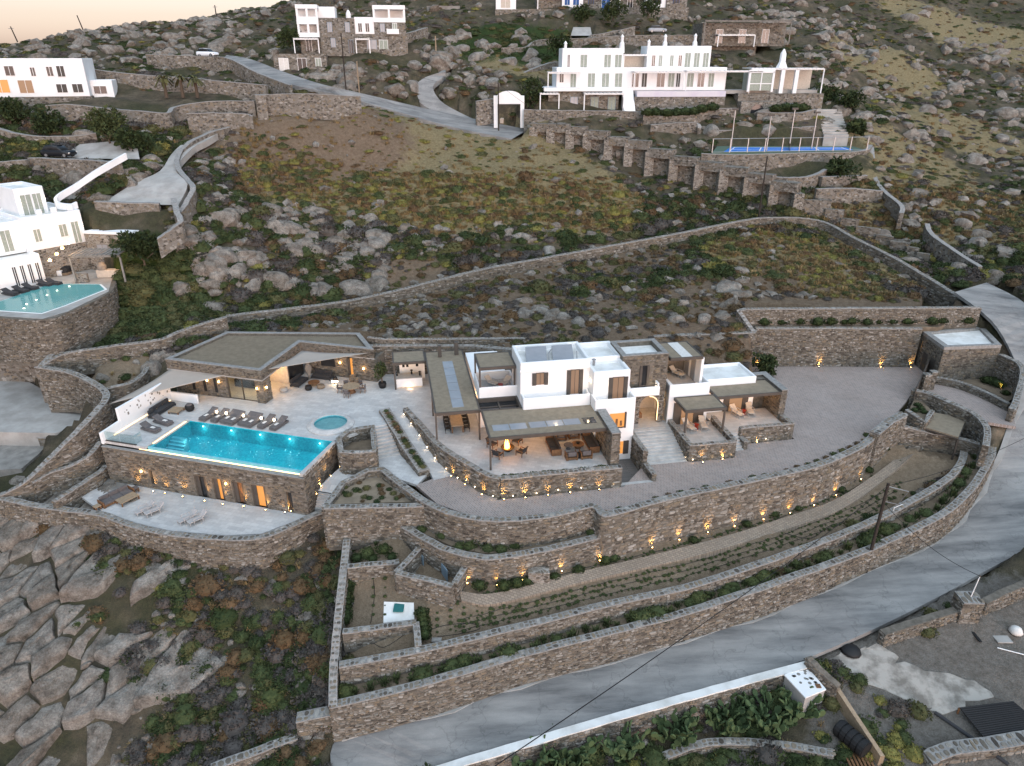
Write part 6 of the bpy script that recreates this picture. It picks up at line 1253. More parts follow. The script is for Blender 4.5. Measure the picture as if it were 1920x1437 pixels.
slatpergola(v2, V2, 16.8, 26.0, -1.2, 1.4, 28.5, 25.4, n=14); slatpergola(v2, V2, 1.2, 7.2, -.8, 1.4, 28.4, 25.7, n=10); slatpergola(v2, V2, 7.8, 15.2, -1.6, .3, 24.9, 21.5, n=10); slatpergola(v2, V2, -.2, 3.4, -1.2, .3, 24.9, 21.5, n=6); slatpergola(v2, V2, 26.5, 40.5, -.6, 1.4, 28.6, 25.2, n=16)
for a in (5.6, 9.4, 12.6): win(v2, V2, a, a + 1.3, .4, 21.6, 24.1, 'mirror_grey' if a < 9 else 'curtain', fm='greyblue')
put('white_stair', MB().hexa([V2.w(15.2, -2.5, 20.6), V2.w(17.2, -2.5, 20.6), V2.w(17.2, 1.4, 20.6), V2.w(15.2, 1.4, 20.6), V2.w(15.2, -2.5, 21.6), V2.w(17.2, -2.5, 21.6), V2.w(17.2, 1.4, 25.6), V2.w(15.2, 1.4, 25.6)]), wh, v2)
put('stone_wall', MB().fbox(V2, 17.2, 34, -.8, 1.4, 20, 24.2), MT['rubble_far'], v2); put('pool_front', MB().fbox(V2, 17.6, 34, -.85, 1.4, 24.2, 25.15), mk('lilac_tiles', (.52, .49, .58), (.6, .59, .63), .5, .6), v2); put('terrace', MB().fbox(V2, 17, 52, 1.4, 6, 24.6, 25.2), MT['concrete'], v2)
for (u_, v_, h_) in ((4.8, 4.2, 33.9), (15.2, 4, 35.0), (20.4, 5, 34.2), (23.4, 5, 35.1), (29, 5, 35.2)):
    p = V2.w(u_, v_); put('chimney', MB().lathe([(.55, 31.5), (.42, h_ - 1.9), (.26, h_ - 1.6), (.26, h_ - .9), (.36, h_ - .85), (.04, h_ - .4)], p.x, p.y, 8), wh, v2)
put('stone_wall', MB().fbox(V2, 36.5, 52.5, -.5, 8, 20, 24.7), MT['rubble_far'], v2); put('arch_wall', MB().fbox(V2, 36.5, 43, -2.6, -.6, 19.6, 23.4), MT['rubble'], v2); put('arch_opening', MB().fbox(V2, 38.4, 40.8, -2.66, -2.58, 19.8, 21.8), MT['glass_dark'], v2); put('arch_opening', MB().lathe([(1.2, 0), (1.2, .05)], 0, 0, 20), MT['glass_dark'], v2, local=True); ao = bpy.data.objects[list(o_.name for o_ in v2.children if o_.name.startswith('arch_opening'))[-1]]; ao.location = V2.w(39.6, -2.6, 21.8) - wl(v2); ao.rotation_euler = (R(90), 0, R(2.5))
put('garage_door', MB().fbox(V2, 45.2, 47.6, -.58, -.5, 20.2, 23.0), MT['greyblue'], v2); put('glass_room', MB().fbox(V2, 38.2, 42.6, -.4, 3, 25.2, 28.2), MT['curtain'], v2); put('frame', MB().fbox(V2, 38, 38.4, -.5, 0, 25, 28.4).fbox(V2, 42.4, 42.8, -.5, 0, 25, 28.4).fbox(V2, 38, 42.8, -.5, 0, 28.2, 28.7).fbox(V2, 38.4, 42.4, -.46, -.4, 26.3, 26.45), wh, v2)
slatpergola(v2, V2, 38.5, 52.2, 0, 5, 29.0, 24.7, n=18); put('post', MB().fbox(V2, 44.2, 44.9, .1, .6, 24.7, 28.8).fbox(V2, 46.8, 47.5, .1, .6, 24.7, 28.8), wh, v2); p = V2.w(45.2, 3); put('chimney', MB().lathe([(1.2, 28.8), (.6, 30), (.55, 31.4), (.1, 32.2)], p.x, p.y, 8), wh, v2); put('back_wall', MB().fbox(V2, 43, 52, 5, 5.3, 24.7, 28.6), MT['cream'], v2)
# -- row of houses at the very top
HT = Fr((-4, 190), 2)
def tophouse(label, parts, wins, perg=()):
    a = parts[0]; t_ = thing('hilltop_house', label, 'building', HT.w((a[0] + a[1]) / 2, 3, a[4]))
    for (u0, u1, v0, v1, z0, z1, m_) in parts:
        if m_ == 'white': block(t_, HT, u0, u1, v0, v1, z0, z1)
        else: put('stone_wall', MB().fbox(HT, u0, u1, v0, v1, z0, z1), MT['rubble_far'], t_)
    for (u0, u1, v, z0, z1, m_) in wins: win(t_, HT, u0, u1, v, z0, z1, m_, fm='blue' if m_ == 'shutter' else 'white')
    for q in perg: slatpergola(t_, HT, *q)
    return t_
tophouse('white garden pavilion with bread-oven dome at the top of the hill', [(0, 8, 0, 4, 39.5, 41.2, 'stone'), (.2, 5, 1, 4, 41.2, 44.6, 'white')], [(1.4, 3.6, 1, 41.6, 43.6, 'cream')])
tophouse('white and stone house with blue shutters in the middle of the hilltop row', [(10, 18, 2, 9, 41, 46, 'stone'), (16, 21, 1, 9, 40.5, 49, 'white'), (8, 21, -1, 1, 38.8, 41.2, 'stone')], [(16.6, 17.8, 1, 42.2, 44.2, 'blue'), (18.6, 20, 1, 42.2, 44.2, 'blue'), (14.6, 15.6, -1, 39, 40.9, 'blue')], [(10, 16, -.5, 2, 45.2, 41.2)])
tophouse('stone cottage with blue door right of the shuttered hilltop house', [(21.2, 29, 2, 9, 39.5, 46.2, 'stone')], [(22.4, 23.6, 2, 42.5, 44.4, 'shutter'), (25.6, 27.6, 2, 41.2, 44.2, 'blue')])
tophouse('white house with timber porch at the right of the hilltop row', [(30, 36, 3, 9, 40, 48, 'stone'), (36, 41, 1.5, 9, 40, 49, 'white'), (41, 46, 1, 9, 40, 48, 'stone'), (29.5, 46, -1, 1, 38.8, 41.6, 'stone')], [(37.8, 39.8, 1.5, 42.6, 44.8, 'shutter'), (32, 33.2, 3, 41.6, 44, 'glass_dark'), (42.6, 44, 1, 42.6, 44.4, 'shutter')], [(29.6, 36, .2, 3, 46.2, 41.6)])
tophouse('low stone house with slatted porch near the top right', [(44, 62, -22, -14, 33, 37.5, 'stone')], [(47, 48.4, -22, 33.6, 36.2, 'glass_dark'), (52, 53.4, -22, 33.6, 36.2, 'glass_dark'), (57, 58.4, -22, 33.6, 36.2, 'glass_dark')], [(43.5, 62, -25, -21.8, 37.9, 33.4, 'conc_grey', 26)])
wp = thing('white_pergola', 'white slatted pergola on the terrace above the white villa', 'pergola', PY(1375, 85, 168)); f_ = Fr(tuple(PY(1345, 85, 167))[:2], 2); zz_ = PY(1345, 88, 167).z; slatpergola(wp, f_, 0, 8, 0, 3, zz_ + 2.4, zz_, n=10)
for k_, (px, py) in enumerate(((970,42),(987,41),(1005,40),(1027,39),(1049,38),(1067,47),(1093,46),(1125,36))): t_ = thing('garden_lamp', 'tiny warm garden lamp along the hilltop house walls', 'lamp', PY(px, py, 187), group='hilltop garden lamps'); put('lens', MB().lathe([(.2, 0), (.26, .2), (.1, .4)], 0, 0, 6), MT['lit_white'], t_, local=True)
# ---------------------------------------------------------------- far walls (pixels of the top, distance)
def fw_(label, pts, h, th=.6, cap=True, **k): return wall(label, pxy(pts, h), th, stones=None, cap=cap, wob=.04, **k)
fw_('stone wall along the terrace front of the large white villa', [(892,190,139),(925,185,140)], 4)
fw_('long stone retaining wall below the large white villa', [(982,206,137.5),(1060,207,137.6),(1180,209,138),(1205,210,138.3),(1230,205,138.8),(1330,200,139)], 4.5)
fw_('stone wall of the dark shrub terrace under the villa pool', [(1205,216,136),(1250,218,136),(1300,215,136),(1322,206,137),(1380,203,137.5)], 4)
fw_('lower stone wall left of the tennis court', [(1220,234,134),(1300,230,134),(1312,240,133)], 4)
fw_('stone wall behind the right half of the tennis court', [(1420,210,136),(1490,212,136),(1530,205,137)], 3.5)
fw_('stone retaining wall rising behind the tennis court', [(1348,245,132.5),(1440,241,133),(1530,237,133)], 4)
fw_('tall stone retaining wall supporting the tennis court', [(1315,288,121),(1400,290,121),(1500,287,122),(1610,284,124),(1633,272,127)], 7.5)
fw_('stone wall of the planted terrace under the court', [(1410,330,115.5),(1480,333,115),(1520,330,116),(1548,318,118)], 4)
fw_('low wall under the shrubs at the right end of the court', [(1540,332,116),(1590,330,117),(1625,329,118)], 3)
fw_('low stone wall on the grassy terrace below the court', [(1530,354,113),(1590,353,113.5),(1655,358,113)], 2.5)
fw_('grey boundary wall running down right of the court', [(1635,275,127),(1640,330,119),(1660,360,113),(1690,385,108),(1690,400,106)], 2)
fw_('thin wall curving down to the road beyond the stepped wall', [(1738,420,104),(1748,440,101),(1790,470,96),(1838,500,91)], 2.2)
fw_('stone wall crossing the upper slope above the white villa', [(940,90,166),(985,88,167),(1010,75,169),(1100,72,170),(1150,68,171),(1280,66,172),(1420,66,172)], 5)
fw_('sinuous wall climbing between rocks left of the white villa', [(922,165,146),(950,150,149),(985,135,152),(1030,118,156),(1050,116,157)], 3)
fw_('stone wall of the hilltop terrace', [(875,48,186),(880,45,187),(905,44,187)], 2); fw_('stone wall in front of the hilltop drive', [(1110,66,174),(1145,60,176),(1190,50,178)], 3); fw_('pale stone wall right of the three-storey house', [(800,52,172),(765,62,165),(750,66,163)], 2.5)
fw_('concrete wall high above the three-storey house', [(800,12,195),(862,12,195)], 5, mat=MT['conc_grey'])
fw_('long retaining wall below the upper lane on the left', [(275,102,150),(320,104,149),(380,106,149),(430,110,147),(480,135,141),(545,160,135)], 5)
fw_('long stone wall behind the palm terrace', [(155,128,132),(260,140,131),(340,145,130),(440,155,129),(500,160,128)], 4.5)
fw_('curved stone retaining wall below the far left house', [(85,198,112),(130,196,113),(200,203,114),(260,208,114.5),(312,212,114.5),(330,200,118),(400,190,121),(478,190,122)], 5.5)
fw_('stone retaining wall above the parking ramp', [(350,213,116),(400,212,117),(460,214,118),(470,218,118)], 4.5)
fw_('stone wall beside the dirt plateau', [(480,178,122.5),(560,176,124),(620,178,126),(675,181,128)], 3.6)
fw_('stone tower-like pier at the end of the plateau wall', [(478,178,121.5),(497,178,122)], 4.5, 2.0)
fw_('ramp parapet wall curving down to the parking', [(430,238,117),(395,248,114),(360,264,110),(336,286,106),(333,312,101),(352,338,96),(362,352,93),(350,378,90),(336,398,88)], 2.2)
fw_('stone wall in front of the parking area', [(178,378,89.5),(235,380,89.6),(298,381,89.8)], 4.5); fw_('stone wall beside the flight of steps', [(325,372,90),(332,398,86.5),(338,415,84.5),(320,430,83.5),(295,448,82.5)], 2)
fw_('stone wall under the black car\'s apron', [(55,296,100),(120,298,99),(165,300,98),(225,305,96)], 4); fw_('stone wall at the left edge below the far left house', [(-30,232,109),(40,252,107),(120,256,106.5),(180,250,108)], 2); fw_('low stone wall left of the black car', [(-20,305,99),(50,300,99)], 4)
fw_('stepped neighbour wall at the left edge below the pool terrace', [(-40,632,74),(50,634,73.5),(92,656,71),(70,690,68)], 6)
struct('neighbour_yard', MB().prism([P(*q, -3.0) for q in ((-60,700),(20,700),(85,735),(140,765),(190,752),(150,800),(105,815),(-60,812))], -4.5, -2.85), MT['concrete'])
struct('neighbour_yard', MB().prism([P(*q, -4.4) for q in ((-60,830),(95,826),(75,850),(40,880),(-60,885))], -5.5, -4.35), MT['conc_grey'])
fw_('white-topped wall bordering the concrete yard', [(-40,812,62),(40,815,62),(95,820,61.5)], 2.4)
for (pts, l_) in ((((235,287,97),(180,318,93),(140,345,91),(108,365,89),(106,378,88),(130,382,87.5),(143,378,88)), 'bright white rounded wall descending past the garden of the left house'),): wall(l_, pxy(pts, .5), .35, stones=None, cap=False, mat=MT['white'], name='white_wall', wob=0)
# buttressed wall down the slope
bt = thing('buttressed_wall', 'long stone wall of square buttressed bays stepping down below the white villa', 'wall', PY(1250, 330, 122))
tops = [(1000,238,134,263),(1032,238,133,270),(1068,243,132,280),(1100,250,131,292),(1140,262,129,306),(1178,268,127.5,318),(1217,284,125.5,335),(1262,298,123,350),(1310,308,120.5,362),(1356,318,118,372),(1402,330,116,385),(1450,345,113.5,398),(1496,362,111,408)]
prev = None
for k_, (px, ty, y, by) in enumerate(tops):
    a = PY(px, ty, y); b_ = PY(px, by, y); put('buttress', MB().box(a.x - .75, a.x + .75, y - .9, y + .9, b_.z - 1, a.z), MT['rubble'], bt)
    if prev is not None:
        pa, pb_ = prev; zt = max(pa.z, a.z) - .2; q = [Vector((pa.x, pa.y)), Vector((a.x, a.y))]; d_ = (q[1] - q[0]).normalized(); n_ = Vector((d_.y, -d_.x))
        def bar(o0, o1, z0, z1, nm, m_): put(nm, MB().prism([q[0] - n_ * o0, q[1] - n_ * o0, q[1] - n_ * o1, q[0] - n_ * o1], z0, z1), MT[m_], bt)
        bar(.2, 1.2, min(pb_.z, b_.z) - 3, zt, 'panel', 'rubble' if k_ < 5 else 'rubble_far'); bar(-.8, 1.2, zt - .7, zt + .7, 'beam', 'rubble_far')
    prev = (a, b_)
sw_ = thing('stepped_wall', 'stone wall with a stepped top descending to the right of the hillside', 'wall', PY(1640, 450, 103))
seg_ = [(1500,375,111),(1548,376,110.5),(1548,392,110),(1577,393,109),(1577,410,108.5),(1605,411,107.5),(1605,425,107),(1643,426,105.5),(1643,440,105),(1670,441,103.5),(1670,452,103),(1700,453,101.5),(1700,463,101),(1720,464,100),(1720,474,99.5),(1740,475,98.5)]
for i in range(0, len(seg_), 2): a, b_ = PY(*seg_[i]), PY(*seg_[i + 1]); b_ = b_ + (b_ - a) * .25; put('wall_step', MB().prism([(a.x, a.y), (b_.x, b_.y), (b_.x + .3, b_.y + .7), (a.x + .3, a.y + .7)], b_.z - 5, a.z), MT['rubble_far'], sw_)
# tennis court
tc = thing('tennis_court', 'bright blue hillside tennis court with net and wire fence', 'tennis court', PY(1460, 285, 125)); zt = 16.55
cp4 = [PY(1335, 286, 121.3), PY(1625, 281, 124.5), PY(1600, 268, 131), PY(1345, 270, 131)]
put('surround', MB().prism(cp4, zt - .8, zt), mk('green_court', (.10, .15, .11), None, 2, .8), tc); c4 = [Vector((p.x, p.y, 0)) for p in cp4]; cc = sum(c4, Vector()) / 4; bl4 = [Vector((cc.x + (p.x - cc.x) * .84, cc.y + (p.y - cc.y) * .66 - .6, 0)) for p in c4]
put('court', MB().prism(bl4, zt, zt + .03), mk('blue_court', (.01, .17, .6), (.01, .15, .52), 1, .7), tc)
def ln_(a, b_, w_=.09): d_ = (b_ - a).normalized(); n_ = Vector((-d_.y, d_.x, 0)) * w_; put('line', MB().prism([a - n_, b_ - n_, b_ + n_, a + n_], zt + .03, zt + .045), MT['white'], tc)
ci = [cc + (p - cc) * .92 for p in bl4]; cc2 = sum(ci, Vector()) / 4
for i in range(4): ln_(ci[i], ci[(i + 1) % 4])
for f in (.25, .75): ln_(ci[0].lerp(ci[1], f), ci[3].lerp(ci[2], f))
ln_(ci[0].lerp(ci[3], .5), ci[1].lerp(ci[2], .5))
na, nb = bl4[0].lerp(bl4[1], .5), bl4[3].lerp(bl4[2], .5); put('net', MB().prism([na, nb, nb + Vector((.05, 0, 0)), na + Vector((.05, 0, 0))], zt + .05, zt + 1.0), MT['glass_dark'], tc)
for i in range(10): p = cp4[0].lerp(cp4[1], i / 9); put('fence_post', MB().box(p.x - .06, p.x + .06, p.y - .06, p.y + .06, zt, zt + 2.2), MT['steel'], tc)
put('fence_rail', MB().tube([Vector((p.x, p.y, zt + 2.15)) for p in (cp4[0], cp4[1])], .05).tube([Vector((p.x, p.y, zt + .1)) for p in (cp4[0], cp4[1])], .04), MT['steel'], tc)
for k_, (px, py, ty, y) in enumerate(((1370,280,207,126),(1437,282,218,123.5),(1480,275,206,127.5),(1522,275,213,126.5))):
    p = PY(px, py, y); t_ = thing('floodlight_pole', 'slim grey floodlight pole at the tennis court, %s from the left' % ['first', 'second', 'third', 'fourth'][k_], 'light pole', (p.x, p.y, zt), group='tennis court floodlight poles'); h_ = PY(px, ty, y).z - zt; put('pole', MB().tube([(0, 0, 0), (0, 0, h_)], .1), MT['steel'], t_, local=True); put('lamp_head', bx(-.5, .5, -.2, .2, h_, h_ + .3), MT['brown'], t_, local=True)
steps('long flight of pale steps climbing right of the tennis court', PY(1530, 203, 142), PY(1575, 207, 142), PY(1545, 255, 131), PY(1590, 262, 131), PY(1530, 203, 142).z, PY(1545, 255, 131).z, 11, MT['concrete'], PY(1545, 255, 131).z - 3)
# white gate arch
p = PY(926, 235, 138); q_ = PY(990, 233, 138); ga_ = thing('white_gate_arch', 'white rounded gateway arch beside the lane', 'gateway', p); z0 = p.z
f_ = Fr((p.x, p.y), 2); Wg = q_.x - p.x; put('pillar', MB().fbox(f_, 0, .7, 0, .8, z0 - .5, z0 + 5), wh, ga_, .05); put('pillar', MB().fbox(f_, Wg - 1.4, Wg - .7, 0, .8, z0 - .5, z0 + 5), wh, ga_, .05)
ap_ = [(0, 3.6), (Wg - .7, 3.6), (Wg - .7, 4.6)] + [(Wg * .45 + math.cos(a) * Wg * .36, 4.7 + math.sin(a) * 1.1) for a in [math.pi * i / 10 for i in range(11)]] + [(0, 4.6)]
mb = MB(); n = len(ap_); mb.add([f_.w(a, -.05, z0 + b_) for a, b_ in ap_] + [f_.w(a, .85, z0 + b_) for a, b_ in ap_], [tuple(range(n)), tuple(range(2 * n - 1, n - 1, -1))] + [(i, n + i, n + (i + 1) % n, (i + 1) % n) for i in range(n)]); put('arch', mb, wh, ga_)
put('ramp_wall', MB().hexa([f_.w(1.2, 4, z0), f_.w(1.8, 4, z0), f_.w(6, 12, z0), f_.w(5.4, 12, z0), f_.w(1.2, 4, z0 + .8), f_.w(1.8, 4, z0 + .8), f_.w(6, 12, z0 + 4.5), f_.w(5.4, 12, z0 + 4.5)]), MT['cream'], ga_)
tag(put('white_shed', MB().box(*(lambda p: (p.x - .9, p.x + .9, p.y - .6, p.y + .6, p.z - .3, p.z + 1.5))(PY(832, 122, 158))), wh), 'small white utility kiosk where the upper lane bends', 'kiosk')
for nm, (a_, b_) in LANES.items(): lane(nm.split('.')[0], a_, b_, MT['asphalt'] if nm.startswith('lane') else MT['concrete'], .08, .9)
# ---------------------------------------------------------------- cars
def car(label, p, rz, paint, h=1.5):
    t_ = thing('parked_car', label, 'car', p, rz)
    def loft(secs, m_, nm, par=t_):
        mb = MB(); n = len(secs[0])
        for s_ in secs: mb.V += [tuple(v) for v in s_]
        for i in range(len(secs) - 1):
            for k in range(n): mb.F.append((i * n + k, i * n + (k + 1) % n, (i + 1) * n + (k + 1) % n, (i + 1) * n + k))
        mb.F += [tuple(range(n - 1, -1, -1)), tuple(range((len(secs) - 1) * n, len(secs) * n))]; mb.T = [.5] * len(mb.F); return put(nm, mb, m_, par, .05, True, local=True)
    sec = lambda y, w, z0, z1: [(-w, y, z0), (w, y, z0), (w * 1.04, y, (z0 + z1) / 2), (w * .95, y, z1), (-w * .95, y, z1), (-w * 1.04, y, (z0 + z1) / 2)]
    loft([sec(-2.1, .72, .35, .6), sec(-1.9, .84, .25, .82), sec(-.9, .88, .22, .95), sec(1.6, .88, .22, 1.0), sec(2.0, .84, .28, .95), sec(2.1, .75, .4, .7)], paint, 'body')
    loft([sec(-1.0, .76, .93, .96), sec(-.35, .7, .95, h - .08), sec(.4, .7, .95, h), sec(1.4, .68, .95, h - .06), sec(1.9, .7, .95, 1.0)], MT['glass_dark'], 'cabin'); loft([sec(-.4, .6, h - .06, h - .01), sec(.4, .62, h - .05, h + .03), sec(1.35, .6, h - .08, h - .02)], paint, 'roof')
    for x in (-.8, .8):
        for y in (-1.3, 1.3):
            w_ = put('wheel', MB().tube([(x - .1, y, .33), (x + .1, y, .33)], .33, 14), MT['black'], t_, local=True); put('rim', MB().tube([(x - .11, y, .33), (x + .11, y, .33)], .2, 10), MT['steel'], w_, local=True)
        put('headlight', bx(x - .14 if x > 0 else x - .06, x + .06 if x > 0 else x + .14, -2.08, -1.95, .58, .72), MT['cloth'], t_, local=True)
    return t_
mpaint = lambda n, c: (lambda m: m)(mk(n, c, c, 1, .25))
car('white hatchback parked on the upper lane', PY(390, 107, 158), R(75), mpaint('white_paint', (.75, .77, .8)), 1.55)
car('black estate car parked on the concrete apron at the left', PY(113, 297, 101.5) + Vector((0, 0, .15)), R(85), mpaint('black_paint', (.012, .013, .016)), 1.6); car('silver car parked under the hilltop slatted porch', PY(1232, 62, 181), R(88), mpaint('silver_paint', (.35, .37, .4)), 1.5)
# ---------------------------------------------------------------- rocks
m, t, b = nodes('granite'); b.inputs['Roughness'].default_value = .92; b.inputs['Specular IOR Level'].default_value = .2; co = pos(t)
oi = t.nodes.new('ShaderNodeObjectInfo')
c = ramp(t, nz(t, co, 1.1, 6, .68), [(.28, (.09, .081, .07)), (.42, (.215, .196, .172)), (.55, (.32, .298, .266)), (.7, (.43, .408, .37))])
c = mixc(t, ramp(t, nz(t, co, .45, 3), [(.5, (0, 0, 0)), (.72, (.6, .6, .6))]), c, ramp(t, nz(t, co, 2.5, 4), [(.3, (.15, .115, .092)), (.7, (.27, .22, .185))]))
c = mixc(t, .55, c, ramp(t, oi.outputs['Random'], [(0, (.62, .56, .5)), (.35, (.8, .74, .68)), (.7, (1, 1, 1)), (1, (1.0, .9, .82))]), 'MULTIPLY')
c = mixc(t, .75, c, ramp(t, nz(t, co, 7, 6, .85), [(.38, (.38, .37, .36)), (.58, (1, 1, 1))]), 'MULTIPLY')
c = mixc(t, ramp(t, nz(t, co, 4, 5, .8), [(.6, (0, 0, 0)), (.68, (.6, .6, .6))]), c, (.40, .395, .37))
t.links.new(c, b.inputs['Base Color']); bump(t, b, nz(t, co, 2.6, 8, .75), 1.0, .3); MT['rock'] = m
def rock_mesh(seed, flat=1., cuts=9, sub=3, slab=False):
    rs = random.Random(seed); bm = bmesh.new(); bmesh.ops.create_icosphere(bm, subdivisions=sub, radius=1)
    pls = []
    for i in range(cuts):
        n_ = Vector((rs.gauss(0, 1), rs.gauss(0, 1), rs.gauss(0, .8))).normalized(); pls.append((n_, rs.uniform(.55, .9)))
    if slab: pls.append((Vector((rs.uniform(-.15, .15), rs.uniform(-.15, .15), 1)).normalized(), .42))
    sx, sy = rs.uniform(.8, 1.25), rs.uniform(.75, 1.1)
    for v in bm.verts:
        d_ = v.co.normalized(); r_ = 1.
        for n_, k in pls:
            dd = d_.dot(n_)
            if dd > .05: r_ = min(r_, k / dd)
        r_ += .06 * noise.fractal(d_ * 2.2 + Vector((seed, 0, 0)), 1, 2, 4) + .03 * noise.noise(d_ * 7 + Vector((0, seed, 0)))
        v.co = Vector((d_.x * r_ * sx, d_.y * r_ * sy, d_.z * r_ * .78 * flat))
    me_ = bpy.data.meshes.new('boulder'); bm.to_mesh(me_); bm.free(); me_.materials.append(MT['rock']); me_.polygons.foreach_set('use_smooth', [True] * len(me_.polygons))
    try: me_.set_sharp_from_angle(angle=R(38))
    except Exception: pass
    return me_
ROCKS = [rock_mesh(i + 1, 1, 15) for i in range(12)]; SLABS = [rock_mesh(40 + i, .8, 8, 3, True) for i in range(6)]; SMALL = [rock_mesh(70 + i, 1, 7, 1) for i in range(6)]
def boulder(label, p, s, rz, group, me_, sz=1., tilt=(0, 0), sink=.25):
    o = bpy.data.objects.new('boulder', me_); COL.objects.link(o); o.location = p - Vector((0, 0, s[2] * sink)); o.scale = s; o.rotation_euler = (tilt[0], tilt[1], rz); tag(o, label, 'boulder', group); return o
foot = [NTER, [HL.w(*q) for q in ((-8,-3),(8,-2),(8,10),(-8,10))], [(-53,84),(-43,84),(-43,91),(-53,91)], [HW.w(*q) for q in ((-7,-2),(17,-2),(17,10),(-7,10))], [H1.w(*q) for q in ((-5,-5),(22,-3),(22,9),(-5,9))], [V2.w(*q) for q in ((-2,-4),(54,-4),(54,11),(-2,11))], [HT.w(*q) for q in ((-1,-2),(47,-2),(47,10),(-1,10))], [HT.w(*q) for q in ((43,-26),(63,-26),(63,-13),(43,-13))], [PY(*q) for q in ((1330,290,120),(1640,285,122),(1610,262,133),(1340,266,133))],
        [P(*q, -3.5) for q in ((-60,700),(60,690),(190,735),(150,800),(60,880),(-60,880))], [PY(*q) for q in ((85,200,113),(480,195,123),(480,160,128),(160,140,130))], [P(*q, 3.3) for q in ((1395,580),(1838,576),(1740,614),(1415,614))],
        [PY(*q) for q in ((1400,330,116),(1640,330,118),(1640,285,123),(1320,290,121))]]
blocked = cutmask | calm | lowleft * False
for f_ in foot: blocked |= inpoly(XX, YY, f_)
blocked |= inpoly(XX, YY, [P(*q, -4) for q in ((0,940),(300,1003),(500,1003),(610,955),(720,880),(730,780),(190,760),(100,850))])
for (a_, b_) in list(LANES.values()) + [(RLs, RRs)]:
    for i in range(len(a_) - 1): blocked |= inpoly(XX, YY, [a_[i], a_[i + 1], b_[i + 1], b_[i]])
    blocked |= segdist(XX, YY, a_) < .8; blocked |= segdist(XX, YY, b_) < .8
blocked |= segdist(XX, YY, [p[:2] for p in pxy(LW, 1)]) < .7
def isfree(x, y):
    i = int(np.searchsorted(GX, x)) - 1; j = int(np.searchsorted(GY, y)) - 1
    return 0 <= i < len(GX) and 0 <= j < len(GY) and not blocked[j, i]
rs = random.Random(21)
REG = [ # px box, count, size range (m), label, group
 ((330,720,380,545), 190, (.8, 2.5), 'grey boulder in the dense boulder field behind the pool house', 'boulders behind the pool house'),
 ((720,1400,395,480), 70, (.5, 1.7), 'pale boulder scattered on the slope above the long hillside wall', 'boulders above the hillside wall'),
 ((860,1400,490,610), 80, (.5, 1.8), 'boulder among scrub on the slope directly behind the villa', 'boulders behind the villa'),
 ((690,860,560,632), 28, (.4, 1.1), 'boulder on the bare brown bank behind the bar', 'boulders behind the bar'),
 ((560,850,70,205), 60, (1.2, 3.2), 'big rock of the outcrop between the two upper lanes', 'outcrop between the upper lanes'),
 ((860,1010,60,200), 38, (1.2, 3.0), 'big rock of the outcrop left of the white hill villa', 'outcrop left of the hill villa'),
 ((0,560,20,120), 85, (1.2, 3.0), 'weathered rock on the far left ridge', 'rocks on the far ridge'),
 ((1420,1915,0,330), 170, (1.0, 2.9), 'weathered rock on the dry slope at the upper right', 'rocks on the right slope'),
 ((1640,1915,330,520), 60, (.8, 2.1), 'rock on the grassy slope right of the stepped wall', 'rocks right of the stepped wall'),
 ((100,330,250,420), 45, (.8, 2.2), 'brown rock beside the pale parking ramp', 'rocks beside the parking ramp'),
 ((370,480,290,400), 30, (.6, 1.8), 'rock on the rubble bank right of the parking ramp', 'rocks right of the parking ramp'),
 ((1400,1700,430,560), 26, (.3, 1.0), 'boulder in dry grass above the parking court', 'boulders above the parking court'),
 ((330,640,1050,1400), 60, (.22, .7), 'small rock among the cushion shrubs below the lower terrace', 'rocks below the lower terrace'),
]
cand = []
for (x0, x1, y0, y1), n_, (s0, s1), lab, grp in REG:
    k = 0; tries = 0
    cl = [(rs.uniform(x0, x1), rs.uniform(y0, y1)) for _ in range(max(3, n_ // 12))]
    while k < n_ and tries < n_ * 12:
        tries += 1
        if rs.random() < .6:
            a = rs.choice(cl); px, py = rs.gauss(a[0], (x1 - x0) * .06), rs.gauss(a[1], (y1 - y0) * .08)
        else: px, py = rs.uniform(x0, x1), rs.uniform(y0, y1)
        if not (x0 <= px <= x1 and y0 <= py <= y1): continue
        g_ = G(px, py)
        if g_ is None or not isfree(g_.x, g_.y): continue
        s = s0 + (s1 - s0) * rs.random() ** 2.2; cand.append((s / (g_ - CAMP).length, g_, s, lab, grp)); k += 1
# hand-placed landmark rocks: px, py of centre, radius, label
for px, py, s, l_ in ((395,572,2.6,'huge rounded boulder with a dark hollow at the left end of the hillside wall'),(345,540,1.9,'rounded boulder behind the huge hollow one'),(310,660,1.9,'pink-brown boulder beside the pool house roof'),(352,636,1.3,'boulder between the wall and the pool house roof'),(286,690,1.6,'brown boulder above the left shade sail'),(1355,442,1.2,'left one of two big pale boulders under the long wall'),(1392,434,1.35,'right one of two big pale boulders under the long wall'),(1465,466,.9,'lone pale boulder on the dry slope above the parking court'),(985,590,1.3,'large flat boulder on the slope behind the white villa'),(592,548,1.4,'big pale boulder standing above the middle of the hillside wall'),(690,562,1.0,'upright pinkish boulder against the hillside wall'),(1110,260,1.6,'rock pile centre under the white villa wall'),(200,860,1.3,'grey boulder in the rockery left of the pool'),(95,900,1.9,'long pale boulder in the rockery by the boundary wall'),(190,815,1.2,'boulder wedged beside the white pool wall'),
  (1390,235,2.2,'rounded boulder built into the court terraces'),(1440,245,1.8,'pointed boulder behind the tennis court'),(1330,245,2.2,'overhanging rock at the left of the court terraces')):
    g_ = G(px, py)
    if g_: boulder(l_, g_, (s * rs.uniform(1, 1.25), s, s * .95), rs.uniform(0, 6), None, rs.choice(ROCKS))
cand.sort(key=lambda q: -q[0]); rest = []
